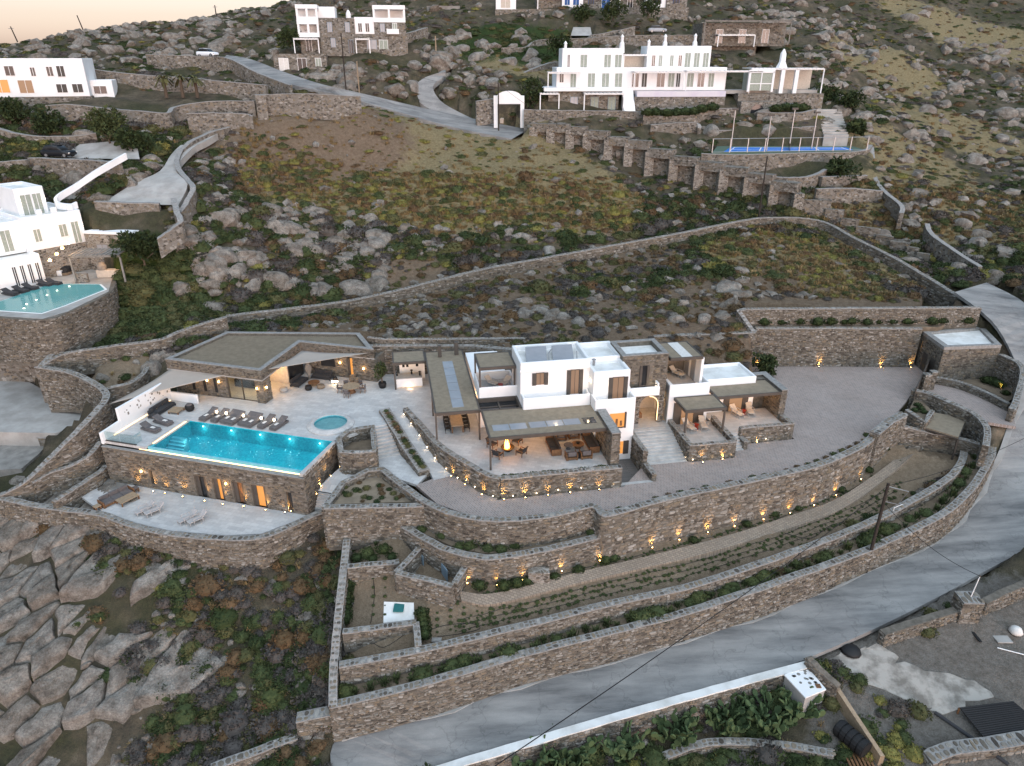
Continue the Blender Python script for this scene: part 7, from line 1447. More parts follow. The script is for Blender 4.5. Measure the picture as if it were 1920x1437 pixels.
for i, (a, g_, s, lab, grp) in enumerate(cand):
    if i < 285: boulder(lab, g_, (s * rs.uniform(.9, 1.35), s * rs.uniform(.8, 1.1), s * rs.uniform(.7, 1.05)), rs.uniform(0, 6.3), grp, rs.choice(ROCKS), tilt=(rs.uniform(-.25, .25), rs.uniform(-.25, .25)))
    else: rest.append((g_, s))
# fractured granite pavement of the lower left slope
def clip_cell(poly, p, q):
    mx = (p + q) / 2; n_ = (q - p); out = []
    for i in range(len(poly)):
        a, b_ = poly[i], poly[(i + 1) % len(poly)]; da, db = (a - mx).dot(n_), (b_ - mx).dot(n_)
        if da <= 0: out.append(a)
        if (da < 0) != (db < 0): out.append(a.lerp(b_, da / (da - db)))
    return out
outc = [G(*q) for q in [(-45,985),(60,978),(150,990),(172,1010),(165,1040),(205,1075),(240,1070),(268,1062),(300,1060),(308,1095),(292,1125),(290,1170),(265,1205),(232,1225),(228,1270),(255,1310),(300,1285),(302,1320),(262,1380),(190,1436),(-45,1436)]]
outc2 = [Vector((p.x, p.y)) for p in outc]
ang = R(52); ax_ = Vector((math.cos(ang), math.sin(ang))); ay_ = Vector((-ax_.y, ax_.x)); AN = 1.65
to = lambda p: Vector((p.dot(ax_) / AN, p.dot(ay_))); fro = lambda p: ax_ * (p.x * AN) + ay_ * p.y
seeds = []; tries = 0
bxx = [min(p.x for p in outc2), max(p.x for p in outc2), min(p.y for p in outc2), max(p.y for p in outc2)]
while tries < 4000 and len(seeds) < 60:
    tries += 1; p = Vector((rs.uniform(bxx[0], bxx[1]), rs.uniform(bxx[2], bxx[3])))
    if inpoly(np.array([p.x]), np.array([p.y]), outc2)[0] and all((to(p) - q).length > rs.choice([.8, 1.3, 2.4]) for q in seeds): seeds.append(to(p))
for i, sd0 in enumerate(seeds):
    if rs.random() < .14: continue
    cell = [sd0 + Vector((a, b_)) for a, b_ in ((-2.6, -2.4), (2.6, -2.4), (2.6, 2.4), (-2.6, 2.4))]
    for q in seeds:
        if q is not sd0 and (q - sd0).length < 5: cell = clip_cell(cell, sd0, q)
        if len(cell) < 3: break
    if len(cell) < 3: continue
    cell = [fro(p) for p in cell]
    dn = []
    for k in range(len(cell)):      # subdivide and roughen the outline
        a, b_ = cell[k], cell[(k + 1) % len(cell)]; n_ = max(2, int((b_ - a).length / .55))
        for j in range(n_):
            p = a.lerp(b_, j / n_); dn.append(p + Vector((fbm(p.x, p.y, 1.1, 3, 2.), fbm(p.x, p.y, 1.1, 3, 8.))) * .16)
    for _ in range(0): dn = [(dn[k - 1] + dn[k] * 2 + dn[(k + 1) % len(dn)]) / 4 for k in range(len(dn))]
    cg_ = sum(dn, Vector((0, 0))) / len(dn); gap = rs.choice([.03, .05, .08, .15, .28]); r0 = sum((p - cg_).length for p in dn) / len(dn); n_ = len(dn)
    lift = rs.uniform(.05, .75); tl = Vector((rs.uniform(-.09, .09), rs.uniform(-.09, .09))); mb = MB(); vs = []
    for (ins, dz) in ((gap * .6, -1.1), (gap, -.22), (gap + .07, -.06), (gap + .22, .0), (r0 * .5, .03), (r0 * .8, .04)):
        for p in dn:
            f = max(.05, 1 - ins / max(.2, (p - cg_).length)); q = cg_ + (p - cg_) * f; zb = hz(cg_.x, cg_.y) * .35 + hz(q.x, q.y) * .65
            vs.append((q.x, q.y, zb + lift + dz + tl.dot(q - cg_) + (fbm(q.x, q.y, .7, 4, i * .37) * .24 if dz > -.1 else 0)))
    fs = [(r_ * n_ + k, r_ * n_ + (k + 1) % n_, (r_ + 1) * n_ + (k + 1) % n_, (r_ + 1) * n_ + k) for r_ in range(5) for k in range(n_)]; vs.append((cg_.x, cg_.y, hz(cg_.x, cg_.y) + lift + .05)); fs += [(5 * n_ + k, 5 * n_ + (k + 1) % n_, 6 * n_) for k in range(n_)]
    o = put('granite_slab', mb.add(vs, fs), MT['rock'], smooth=True); o.data.set_sharp_from_angle(angle=R(50)); tag(o, 'fractured pale granite slab tilting down the lower left slope', 'rock', 'granite slabs on the lower left slope')
slabmask = blur(inpoly(XX, YY, outc2).astype(float), 1) > .6
for i, (px, py, a, b2, dr) in enumerate([(290,1060,1.2,.8,40),(330,1150,.9,.6,60),(330,1080,1.1,.7,40),(350,1135,.8,.6,40),(400,1180,.9,.5,60),(575,1270,1.0,.5,60),(565,1180,.8,.7,20),(590,1165,.8,.6,10),(300,1215,.6,.4,30),(290,1245,.6,.35,60),(270,1290,.7,.5,50),(255,1330,.6,.4,20),(240,1290,.5,.4,20),(310,1170,.7,.35,60),(320,1190,.5,.4,0),(385,1075,.8,.5,30),(345,1062,.5,.4,0)]):
    g_ = G(px, py); boulder('small granite block between the slabs and shrubs of the lower left slope', g_, (a * .9, b2 * .9, .5), R(dr), 'granite blocks on the lower left slope', SLABS[i % 6], tilt=(R(12), 0), sink=.1)
# ---------------------------------------------------------------- plants
def leaf_mat(name, c1, c2, tr=.0):
    m, t, b = nodes(name); b.inputs['Roughness'].default_value = .85; b.inputs['Specular IOR Level'].default_value = .2
    oi = t.nodes.new('ShaderNodeObjectInfo'); g = t.nodes.new('ShaderNodeNewGeometry')
    n = nz(t, pos(t), 2.5, 3); mx = t.nodes.new('ShaderNodeMath'); mx.operation = 'ADD'; t.links.new(g.outputs['Random Per Island'], mx.inputs[0]); t.links.new(n, mx.inputs[1])
    m2 = t.nodes.new('ShaderNodeMath'); m2.operation = 'MULTIPLY'; m2.inputs[1].default_value = .5; t.links.new(mx.outputs[0], m2.inputs[0])
    c = ramp(t, m2.outputs[0], [(.2, c2), (.7, c1)]); c = mixc(t, .5, c, ramp(t, oi.outputs['Random'], [(0, (.6, .62, .55)), (.5, (1, 1, 1)), (1, (1, .88, .7))]), 'MULTIPLY')
    t.links.new(c, b.inputs['Base Color']); return m
LM = dict(green=leaf_mat('green_leaves', (.068, .088, .034), (.028, .038, .016)), dark=leaf_mat('dark_leaves', (.045, .065, .024), (.016, .025, .01)), grey=leaf_mat('dry_purple_twigs', (.105, .095, .088), (.045, .039, .038)), olive=leaf_mat('olive_scrub', (.105, .105, .045), (.045, .045, .02)), dry=leaf_mat('dry_grass', (.30, .225, .115), (.16, .115, .055)), yellow=leaf_mat('yellow_green_herb', (.20, .185, .055), (.10, .098, .032)), cactus=leaf_mat('cactus_pads', (.085, .125, .055), (.04, .065, .03)), brown=leaf_mat('rusty_scrub', (.13, .085, .045), (.06, .04, .024)))
def clump(seed, mat, n=130, leaf=.1, hgt=.6, kind='cushion'):
    rs = random.Random(seed); mb = MB()
    if kind in ('cushion', 'bush'):
        core = []; k = 8
        prof = [(.9, -.1), (.88, .15), (.66, .42), (.3, .58)] if kind == 'cushion' else [(.55, 0), (.8, .3), (.7, .65), (.3, .85)]
        mb.lathe([(r_ * .86, z * hgt / .6) for r_, z in prof], 0, 0, k)
        mb.V = [(x * (1 + .2 * noise.noise(Vector((x * 2, y * 2, z * 2 + seed)))), y * (1 + .2 * noise.noise(Vector((x * 2 + 9, y * 2, z + seed)))), z * (1 + .2 * noise.noise(Vector((x + seed, y, z))))) for x, y, z in mb.V]
        for i in range(n):
            a = rs.uniform(0, 6.283); u_ = rs.random() ** .5 if kind == 'cushion' else rs.random(); 
            if kind == 'cushion': r_ = u_; z = hgt * math.sqrt(max(0, 1 - r_ * r_))
            else: z = hgt * 1.4 * u_; r_ = math.sin(min(1, u_ * .9 + .12) * math.pi) * .85 + .1
            lump = 1 + .22 * noise.noise(Vector((math.cos(a) * 1.6, math.sin(a) * 1.6, z * 2 + seed)))
            p = Vector((math.cos(a) * r_ * lump, math.sin(a) * r_ * lump, z * lump)); d_ = (p.normalized() + Vector((rs.gauss(0, .5), rs.gauss(0, .5), rs.gauss(.2, .4)))).normalized()
            s_ = d_.cross(Vector((rs.gauss(0, 1), rs.gauss(0, 1), rs.gauss(0, 1)))).normalized() * leaf * rs.uniform(.5, 1.1); e = d_ * leaf * rs.uniform(.8, 2.0)
            mb.add([p - s_ - e * .3, p + s_ - e * .3, p + s_ * .4 + e, p - s_ * .4 + e], [(0, 1, 2, 3)])
    else:   # tuft of blades
        for i in range(n):
            a = rs.uniform(0, 6.283); r_ = rs.random() * .45; p = Vector((math.cos(a) * r_, math.sin(a) * r_, 0)); h_ = hgt * rs.uniform(.5, 1.2); o_ = Vector((math.cos(a), math.sin(a), 0)) * h_ * rs.uniform(.15, .75)
            s_ = Vector((-math.sin(a), math.cos(a), 0)) * leaf * .5
            mb.add([p - s_, p + s_, p + s_ * .7 + o_ * .4 + Vector((0, 0, h_ * .7)), p - s_ * .7 + o_ * .4 + Vector((0, 0, h_ * .7))], [(0, 1, 2, 3)]); q = p + o_ * .4 + Vector((0, 0, h_ * .7)); mb.add([q - s_ * .7, q + s_ * .7, p + o_ + Vector((0, 0, h_ * .85))], [(0, 1, 2)])
    me_ = bpy.data.meshes.new('clump'); me_.from_pydata(mb.V, [], mb.F); me_.materials.append(LM[mat]); return me_
PL = {k: [clump(i * 7 + len(k), k if k in LM else 'green', 170, .085) for i in range(3)] for k in ('green', 'dark', 'grey', 'olive', 'brown')}
PL['yellow'] = [clump(90 + i, 'yellow', 120, .09, .5) for i in range(2)]; PL['dry'] = [clump(50 + i, 'dry', 46, .07, .55, 'tuft') for i in range(3)]; PL['strap'] = [clump(60 + i, 'green', 60, .11, .6, 'tuft') for i in range(3)]; PL['bush'] = [clump(80 + i, 'dark', 260, .11, .65, 'bush') for i in range(3)]
def scatter(name, label, pts, meshes, cat='scrub'):
    """one uncountable cover object: points with scale / rotation / variant, instanced by geometry nodes"""
    col = bpy.data.collections.new(name + '_kinds')
    for i, me_ in enumerate(meshes): col.objects.link(bpy.data.objects.new('%s_kind_%02d' % (name, i), me_))
    me_ = bpy.data.meshes.new(name); me_.from_pydata([tuple(p[0]) for p in pts], [], [])
    a = me_.attributes.new('sc', 'FLOAT_VECTOR', 'POINT'); a.data.foreach_set('vector', np.array([p[1] for p in pts], dtype=np.float32).ravel())
    a = me_.attributes.new('rt', 'FLOAT_VECTOR', 'POINT'); a.data.foreach_set('vector', np.array([p[2] for p in pts], dtype=np.float32).ravel())
    a = me_.attributes.new('ix', 'INT', 'POINT'); a.data.foreach_set('value', [p[3] for p in pts])
    o = bpy.data.objects.new(name, me_); COL.objects.link(o); o['kind'] = 'stuff'; o['label'] = label; o['category'] = cat
    ng = bpy.data.node_groups.new(name, 'GeometryNodeTree'); ng.interface.new_socket('Geometry', in_out='INPUT', socket_type='NodeSocketGeometry'); ng.interface.new_socket('Geometry', in_out='OUTPUT', socket_type='NodeSocketGeometry')
    gi = ng.nodes.new('NodeGroupInput'); go = ng.nodes.new('NodeGroupOutput'); ip = ng.nodes.new('GeometryNodeInstanceOnPoints'); ci_ = ng.nodes.new('GeometryNodeCollectionInfo'); ci_.inputs['Collection'].default_value = col; ci_.inputs['Separate Children'].default_value = True; ci_.inputs['Reset Children'].default_value = True
    def na(nm, ty):
        q = ng.nodes.new('GeometryNodeInputNamedAttribute'); q.data_type = ty; q.inputs['Name'].default_value = nm; return q.outputs[0]
    L = ng.links; L.new(gi.outputs[0], ip.inputs['Points']); L.new(ci_.outputs[0], ip.inputs['Instance']); ip.inputs['Pick Instance'].default_value = True
    L.new(na('ix', 'INT'), ip.inputs['Instance Index']); L.new(na('sc', 'FLOAT_VECTOR'), ip.inputs['Scale'])
    er = ng.nodes.new('FunctionNodeEulerToRotation'); L.new(na('rt', 'FLOAT_VECTOR'), er.inputs[0]); L.new(er.outputs[0], ip.inputs['Rotation']); L.new(ip.outputs[0], go.inputs[0])
    md = o.modifiers.new('scatter', 'NODES'); md.node_group = ng; return o
kinds = ['green', 'dark', 'grey', 'olive', 'brown', 'yellow', 'dry']; allm = []; kidx = {}
for k in kinds: kidx[k] = list(range(len(allm), len(allm) + len(PL[k]))); allm += PL[k]
def look(A, x, y):
    i = int(np.clip(np.searchsorted(GX, x) - 1, 0, len(GX) - 1)); j = int(np.clip(np.searchsorted(GY, y) - 1, 0, len(GY) - 1)); return A[j, i]
pts = []; n_try = 0
def cover(x, y, near):
    oc, gr_, ea = look(ochre, x, y), look(green, x, y), look(earth, x, y)
    nn = fbm(x, y, .22, 3, 5.5); n2_ = fbm(x, y, .07, 3, 17.); r_ = rs.random()
    if gr_ > .6: return rs.choice(['green', 'green', 'dark', 'olive']), 1.2
    if oc > .5:
        if r_ < .25 and nn < .1: return None, 1
        if r_ < .55: return 'dry', 1.2
        return rs.choice(['yellow', 'yellow', 'green', 'olive', 'dry', 'dry', 'brown'] if x < 45 else ['olive', 'grey', 'green', 'brown', 'dry']), .75
    if ea > .6:
        if r_ < .62 + nn * .3: return None, 1
        return rs.choice(['dry', 'brown', 'olive', 'grey']), .7
    if nn < -.12 and r_ < .6: return None, 1
    return rs.choice(['grey', 'grey', 'green', 'dark', 'dark', 'olive', 'brown', 'dry'] if n2_ < .1 else ['green', 'green', 'dark', 'olive', 'dark', 'grey', 'yellow', 'dry']), 1
blocked |= slabmask & (np.vectorize(lambda v: rs.random())(XX) < .86)
blocked |= inpoly(XX, YY, GHP)
patch_ = [G(*q_) for q_ in ((1556,1238),(1640,1200),(1852,1290),(1775,1345),(1582,1270))]
blocked |= inpoly(XX, YY, patch_) | ((gravel > .55) & (np.vectorize(lambda v: rs.random())(XX) < .8)) | inpoly(XX, YY, YD1) | inpoly(XX, YY, YD2)
blocked |= inpoly(XX, YY, [G(*q_) for q_ in ((900,1450),(1240,1345),(1500,1290),(1560,1420),(1300,1420),(1100,1450))]) & (np.vectorize(lambda v: rs.random())(XX) < .7)
while len(pts) < 20000 and n_try < 80000:      # slope near the estate
    n_try += 1; y = rs.uniform(24, 118); x = rs.uniform(-.80, .80) * y
    if not isfree(x, y): continue
    k, f = cover(x, y, 1)
    if k is None: continue
    if y < 60 and x < -8:
        if k == 'yellow': k = 'grey'
        if rs.random() < .3: continue
        if k in ('green', 'dark') and rs.random() < .35: k = rs.choice(['grey', 'brown', 'dry'])
    s = f * ((.26 + .58 * rs.random() ** 2) if rs.random() < .95 or k == 'dry' else rs.uniform(.8, 1.3)) * (1 + y / 260); pts.append(((x, y, hz(x, y) - .05 * s), (s, s * rs.uniform(.8, 1.2), s * rs.uniform(.7, 1.15)), (rs.uniform(-.15, .15), rs.uniform(-.15, .15), rs.uniform(0, 6.3)), rs.choice(kidx[k])))
n_near = len(pts); n_try = 0
while len(pts) < n_near + 13000 and n_try < 60000:      # far hillside
    n_try += 1; y = 105 + 165 * rs.random() ** 1.5; x = rs.uniform(-.85, .85) * y
    if not isfree(x, y): continue
    k, f = cover(x, y, 0)
    if k is None: continue
    s = f * (.45 + .9 * rs.random() ** 2) ; pts.append(((x, y, hz(x, y) - .1), (s, s * rs.uniform(.8, 1.3), s * rs.uniform(.5, .9)), (rs.uniform(-.1, .1), rs.uniform(-.1, .1), rs.uniform(0, 6.3)), rs.choice(kidx[k])))
scatter('scrub', 'low mixed scrub and dry grass covering the hillside', pts, allm)
rp = []
for g_, s in rest: rp.append((tuple(g_), (s * rs.uniform(.9, 1.3), s, s * .8), (rs.uniform(-.3, .3), rs.uniform(-.3, .3), rs.uniform(0, 6)), rs.randrange(6)))
n_try = 0
while len(rp) < 4200 and n_try < 40000:
    n_try += 1; y = 26 + 190 * rs.random() ** 1.3; x = rs.uniform(-.82, .82) * y
    if not isfree(x, y) or look(green, x, y) > .5: continue
    if fbm(x, y, .09, 3, 31.) < .03 and rs.random() < .88: continue
    if look(ochre, x, y) > .45 and rs.random() < .85: continue
    s = (.1 + .35 * rs.random() ** 3) * (1 + y / 60); rp.append(((x, y, hz(x, y)), (s * rs.uniform(.9, 1.4), s, s * .8), (rs.uniform(-.3, .3), rs.uniform(-.3, .3), rs.uniform(0, 6)), rs.randrange(6)))
scatter('loose_rocks', 'loose stones and small rocks strewn over the hillside', rp, SMALL, 'rocks')
def plant(name, label, p, s, kind, group=None, cat='shrub', sz=1.):
    me_ = rs.choice(PL[kind]); o = bpy.data.objects.new(name, me_); COL.objects.link(o); o.location = p; o.scale = (s * rs.uniform(.9, 1.15), s, s * sz); o.rotation_euler = (0, 0, rs.uniform(0, 6)); return tag(o, label, cat, group)
# cushion shrubs of the lower left slope
for (px, py, s, k) in [(545,1170,1.0,'green'),(500,1160,.9,'grey'),(510,1195,.7,'green'),(455,1195,.8,'green'),(490,1235,.75,'green'),(560,1145,.8,'grey'),(575,1200,.7,'green'),(495,1265,.9,'green'),(530,1230,.5,'green'),(430,1225,.5,'green'),(480,1250,.45,'green'),(350,1310,.9,'green'),(380,1290,.9,'grey'),(425,1275,.8,'green'),(405,1310,.8,'grey'),(520,1105,.9,'green'),(560,1225,.5,'green'),(545,1130,.6,'olive'),(460,1130,.7,'grey'),(420,1150,.6,'grey'),(390,1370,1.0,'grey'),(450,1320,.8,'grey'),(330,1390,.9,'olive'),(240,1040,.8,'olive'),(205,1050,.8,'olive'),(60,1120,.5,'green'),(75,1160,.5,'olive'),(200,1010,1.0,'grey'),(250,1015,.8,'grey'),(330,1030,.8,'grey'),(360,1030,.7,'grey'),(270,1075,.8,'olive'),(300,1100,.6,'yellow'),(95,1010,.5,'olive'),(70,1270,.5,'olive'),(260,1180,.8,'grey'),(310,1130,.8,'grey'),(365,1110,.8,'grey'),(160,1045,.6,'dark'),(590,1330,.6,'grey'),(540,1370,.8,'olive'),(480,1370,.8,'grey'),(440,1400,1.0,'grey'),(600,1120,.8,'olive'),(610,1070,.8,'green'),(425,1060,.7,'olive'),(520,1060,.6,'brown'),(300,1030,.7,'brown'),(150,1340,.6,'olive'),(310,1420,.9,'dark')]:
    g_ = G(px, py)
    if g_: plant('cushion_shrub', {'green': 'bright green cushion shrub on the slope below the lower terrace', 'grey': 'dry grey-purple cushion shrub on the slope below the lower terrace', 'olive': 'olive scrubby bush on the lower left slope', 'yellow': 'yellow-flowering clump between the lower left slabs', 'dark': 'dark leafy bush on the lower left slope', 'brown': 'rusty brown bush under the lower terrace wall'}[k], g_ - Vector((0, 0, .05)), s * .95, k, {'green': 'green cushion shrubs', 'grey': 'grey cushion shrubs', 'olive': 'olive bushes', 'yellow': 'yellow clumps', 'dark': 'dark bushes', 'brown': 'brown bushes'}[k])
# planted beds
def path_pts(pts_, n):
    P_ = [Vector(p) for p in pts_]; cum = [0.]
    for a, b_ in zip(P_[:-1], P_[1:]): cum.append(cum[-1] + (b_ - a).length)
    out = []
    for i in range(n):
        s = cum[-1] * (i + .5) / n; j = int(np.clip(np.searchsorted(cum, s) - 1, 0, len(P_) - 2)); out.append(P_[j].lerp(P_[j + 1], (s - cum[j]) / (cum[j + 1] - cum[j] + 1e-9)))
    return out
mid = [(Vector(a[:2]) * .52 + Vector(b_[:2]) * .48) for a, b_ in zip(roadw[:10], gw[:10])]
zs_ = [(a[2] - .35) for a in roadw[:10]]
stripL = [Vector((*a[:2], z)) for a, z in zip(roadw[:10], zs_)]; stripR = [Vector((*b_[:2], z)) for b_, z in zip(gw[:10], zs_)]
lane('planting_strip', stripL, stripR, MT['soil'], 0, .6)
for i, p in enumerate(path_pts([(m_.x, m_.y, z) for m_, z in zip(mid, zs_)], 64)): plant('strap_plant', 'clump of green strap leaves in the strip above the road', p + Vector((rs.uniform(-.25, .25), rs.uniform(-.3, .3), 0)), rs.uniform(.55, 1.1), rs.choice(['strap', 'strap', 'green']), 'plants in the strip above the road', 'plant', rs.uniform(.8, 1.2))
for q in path_pts([(*p[:2], -1.3) for p in retw], 26): plant('edging_plant', 'small tuft along the top of the driveway retaining wall', q + Vector((-.15, .55, -.2)), rs.uniform(.25, .42), rs.choice(['olive', 'green', 'dry', 'brown']), 'tufts along the driveway edge', 'plant')
for q in path_pts([M.w(.8, -1.35, .02), M.w(9.6, -1.32, .02)], 30): plant('hedge_plant', 'low green plant in the trough edging the covered terrace', q, rs.uniform(.28, .4), rs.choice(['green', 'dark', 'strap']), 'plants in the terrace trough', 'plant')
for q in path_pts([M.w(-8.2, 11.8, .3), M.w(-7.55, 9.6, .15), M.w(-6.3, 5.6, -.5), M.w(-5.25, 2.9, -1.0)], 22): plant('planter_plant', 'low plant in the long narrow planter beside the ramp', q, rs.uniform(.25, .4), rs.choice(['green', 'olive', 'dark', 'brown', 'dry']), 'plants in the narrow planter', 'plant')
for q in path_pts([P(1420, 606, 3.3), P(1830, 604, 3.3)], 17): plant('terrace_shrub', 'round dark shrub in the row above the parking court', q + Vector((rs.uniform(-.5, .5), rs.uniform(-.3, .3), -.1)), rs.uniform(.5, .9), 'bush', 'shrubs above the parking court')
struct('shrub_terrace', MB().prism([P(*q, 3.1) for q in ((1400,585),(1832,581),(1760,613),(1418,613))], 2.4, 3.05), MT['soil'])
bedP2 = [P(*q, -3.55) for q in ((760,985),(800,1003),(850,1025),(905,1037),(950,1036),(1020,1025),(1080,1010),(1128,998),(1112,975),(1040,990),(950,998),(850,990),(790,965),(765,945))]; struct('planted_bed', MB().prism(bedP2, -4.2, -3.55), MT['soil'])
for (px, py, s, k) in [(775,978,.6,'bush'),(800,975,.7,'bush'),(845,990,.9,'bush'),(830,1005,.6,'green'),(900,1015,.9,'bush'),(880,1025,.6,'green'),(915,1030,.6,'green'),(940,1032,.6,'green'),(1015,998,.8,'bush'),(1060,1000,.6,'green'),(1085,990,.8,'bush'),(1100,990,.8,'bush'),(1040,1008,.6,'green'),(790,995,.5,'green'),(860,1028,.5,'green'),(965,1022,.7,'dark'),(1110,1000,.6,'green'),(815,990,.6,'dark')]: plant('garden_shrub', 'leafy green shrub on the planted terrace under the driveway', P(px, py, -3.55), s, k, 'shrubs on the planted terrace')
bedP1 = [P(*q, -1.85) for q in ((612,946),(648,904),(690,885),(714,882),(745,905),(795,940))]; struct('planted_bed', MB().prism(bedP1, -3, -1.85), MT['soil2'])
for i in range(34):
    px, py = rs.uniform(640, 770), rs.uniform(895, 942)
    if inpoly(np.array([P(px, py, -1.85).x]), np.array([P(px, py, -1.85).y]), bedP1)[0]: plant('bed_shrub', 'small rounded shrub in the triangular bed beside the pool steps', P(px, py, -1.85), rs.uniform(.2, .42), rs.choice(['olive', 'green', 'dark', 'brown']), 'shrubs in the triangular bed')
for (px, py, s, k) in [(660,1030,.6,'dark'),(690,1040,.7,'green'),(720,1035,.6,'bush'),(735,1045,.5,'dark'),(670,1050,.5,'bush'),(705,1022,.5,'strap'),(700,1048,.5,'dark')]: plant('agave_plant', 'spiky plant in the top bed of the kitchen garden', G(px, py), s, k, 'plants in the top kitchen bed', 'plant')
for i, q in enumerate(path_pts([G(655, 1085), G(650, 1130), G(648, 1172)], 9)): plant('herb_plant', 'tall green herb in the row along the kitchen garden wall', q, .55, 'bush', 'herbs along the kitchen garden wall', 'plant', 1.4)
for i, q in enumerate(path_pts([G(790, 1150), G(795, 1175), G(797, 1200)], 6)): plant('herb_plant', 'tall green herb by the short cross wall', q, .5, 'bush', 'herbs by the cross wall', 'plant', 1.3)
for (px, py, s) in [(1300,1012,.45),(1085,1068,.5),(1135,1050,.6),(1150,1045,.5),(1400,982,.45),(1450,962,.5),(1495,952,.4),(1575,917,.5),(1628,880,.45),(900,1098,.6),(945,1098,.6),(970,1094,.6),(990,1090,.5),(1655,840,.6),(1040,1080,.4)]: plant('wall_shrub', 'dark shrub at the foot of the garden retaining walls', G(px, py + 4), s, 'bush', 'shrubs at the foot of the retaining walls')
# seedlings and drip hoses in rows, cobbled garden path
sd_ = []; rowsG = []
for f in (.12, .6, .74, .88):
    row = []
    for px in range(860, 1700, 10):
        up = np.interp(px, [860,974,1141,1280,1447,1590,1640,1700], [1120,1087,1047,1012,967,914,885,850]); lo = np.interp(px, [640,807,974,1141,1280,1447,1614,1748], [1240,1206,1166,1123,1093,1040,977,908]); row.append((px, up + (lo - up) * f))
    rowsG.append(row)
for r_ in rowsG:
    hp = []
    for (px, py) in r_:
        g_ = G(px, py + rs.uniform(-1.5, 1.5))
        if g_ is None: continue
        hp.append(g_ + Vector((0, 0, .03)))
        for _ in range(2):
            if rs.random() < .75: s = rs.uniform(.08, .2); sd_.append((tuple(g_ + Vector((rs.uniform(-.3, .3), rs.uniform(-.15, .15), 0))), (s, s, s), (0, 0, rs.uniform(0, 6)), rs.randrange(3)))
    tag(put('drip_hose', MB().tube(hp[::2], .022, 4), MT['wire']), 'thin black drip hose along garden row %s from the retaining wall' % ['one', 'two', 'three', 'four'][rowsG.index(r_)], 'hose', 'drip hoses in the garden')
for (px, py) in [(700 + 22 * i, 1085 + 17 * j) for i in range(2) for j in range(5)] + [(820 + 25 * i, 1150 + 12 * j - 5 * i) for i in range(6) for j in range(4)]:
    g_ = G(px, py)
    if g_: s = rs.uniform(.1, .22); sd_.append((tuple(g_), (s, s, s), (0, 0, 1.), rs.randrange(3)))
scatter('seedlings', 'rows of tiny seedlings in the sloping garden', sd_, PL['green'], 'seedlings')
for k_, (pp_, l_) in enumerate((([(800,1185),(830,1175),(880,1170),(900,1180),(860,1190),(820,1195)], 'curl of black drip hose in the lower garden corner'), ([(650,1228),(690,1205),(720,1215),(760,1190)], 'black hose across the small sandy bed'), ([(700,1085),(702,1120),(695,1170)], 'black hose down the vegetable bed'), ([(1470,1000),(1520,1010),(1560,985),(1620,975)], 'loose black hose across the right garden beds'))): tag(put('drip_hose', MB().tube(smooth_path([G(*q) + Vector((0, 0, .04)) for q in pp_], 4), .025, 4), MT['wire']), l_, 'hose', 'drip hoses in the garden')
pl_, pr_ = [], []
for (px, py, w_) in [(862,1121,9),(900,1128,10),(940,1124,10),(1000,1109,10),(1100,1083,10),(1200,1060,10),(1280,1041,11),(1380,1014,11),(1470,985,11),(1560,954,11),(1620,918,11),(1665,884,10),(1705,850,9),(1732,826,8)]:
    a, b_ = G(px, py - w_), G(px + 3, py + w_); pl_.append(a + Vector((0, 0, .2))); pr_.append(b_ + Vector((0, 0, .2)))
lane('garden_path', smooth_path(pl_, 4), smooth_path(pr_, 4), MT['path'], 0, .5)
for i in range(60):
    px, py = (rs.uniform(110, 300), rs.uniform(648, 722)) if i < 36 else (rs.uniform(60, 190), rs.uniform(830, 930))
    g_ = G(px, py)
    if g_ is None or (i < 36 and not inpoly(np.array([px]), np.array([py]), [(95,672),(290,645),(310,665),(278,690),(240,715),(200,727),(160,712)])[0]) or (i >= 36 and not inpoly(np.array([px]), np.array([py]), [(65,925),(180,850),(188,832),(150,835),(60,905)])[0]): continue
    if rs.random() < .2: boulder('grey boulder in the rockery left of the pool', g_, (rs.uniform(.4, .9),) * 3, rs.uniform(0, 6), 'rockery boulders', rs.choice(ROCKS))
    else: plant('rockery_plant', 'low plant in the rockery left of the pool', g_, rs.uniform(.3, .65), rs.choice(['green', 'dark', 'olive', 'brown', 'strap', 'dry']), 'rockery plants', 'plant')
# bushes and trees
def tree(name, label, p, h, r_, mat='dark', n=900, trunk=.4, group=None, leaf=.16):
    t_ = thing(name, label, 'tree', p, 0, group); mb = MB(); q = random.Random(int(p.x * 10))
    mb.tube([(0, 0, -.2), (q.uniform(-.1, .1) * r_, 0, h * trunk)], [.06 * h ** .7, .035 * h ** .7], 7)
    for i in range(5): a = q.uniform(0, 6.3); mb.tube([(0, 0, h * trunk * .8), (math.cos(a) * r_ * .5, math.sin(a) * r_ * .5, h * (trunk + .25))], [.03 * h ** .7, .012 * h ** .7], 5)
    put('trunk', mb, MT['trunk'], t_, local=True); mb = MB(); lobes = [(Vector((q.uniform(-.55, .55) * r_, q.uniform(-.55, .55) * r_, h * q.uniform(trunk + .1, .85))), r_ * q.uniform(.35, .6)) for _ in range(9)]
    for i in range(n):
        c_, rr = q.choice(lobes); d_ = Vector((q.gauss(0, 1), q.gauss(0, 1), q.gauss(.2, .8))).normalized(); pp_ = c_ + d_ * rr * q.uniform(.6, 1.05); s_ = d_.cross(Vector((q.gauss(0, 1), q.gauss(0, 1), q.gauss(0, 1)))).normalized() * leaf * q.uniform(.6, 1.2); e = (d_ + Vector((q.gauss(0, .5), q.gauss(0, .5), q.gauss(0, .5)))) * leaf * q.uniform(.8, 1.8)
        mb.add([pp_ - s_, pp_ + s_, pp_ + s_ * .5 + e, pp_ - s_ * .5 + e], [(0, 1, 2, 3)])
    put('crown', mb, LM[mat], t_, local=True); return t_
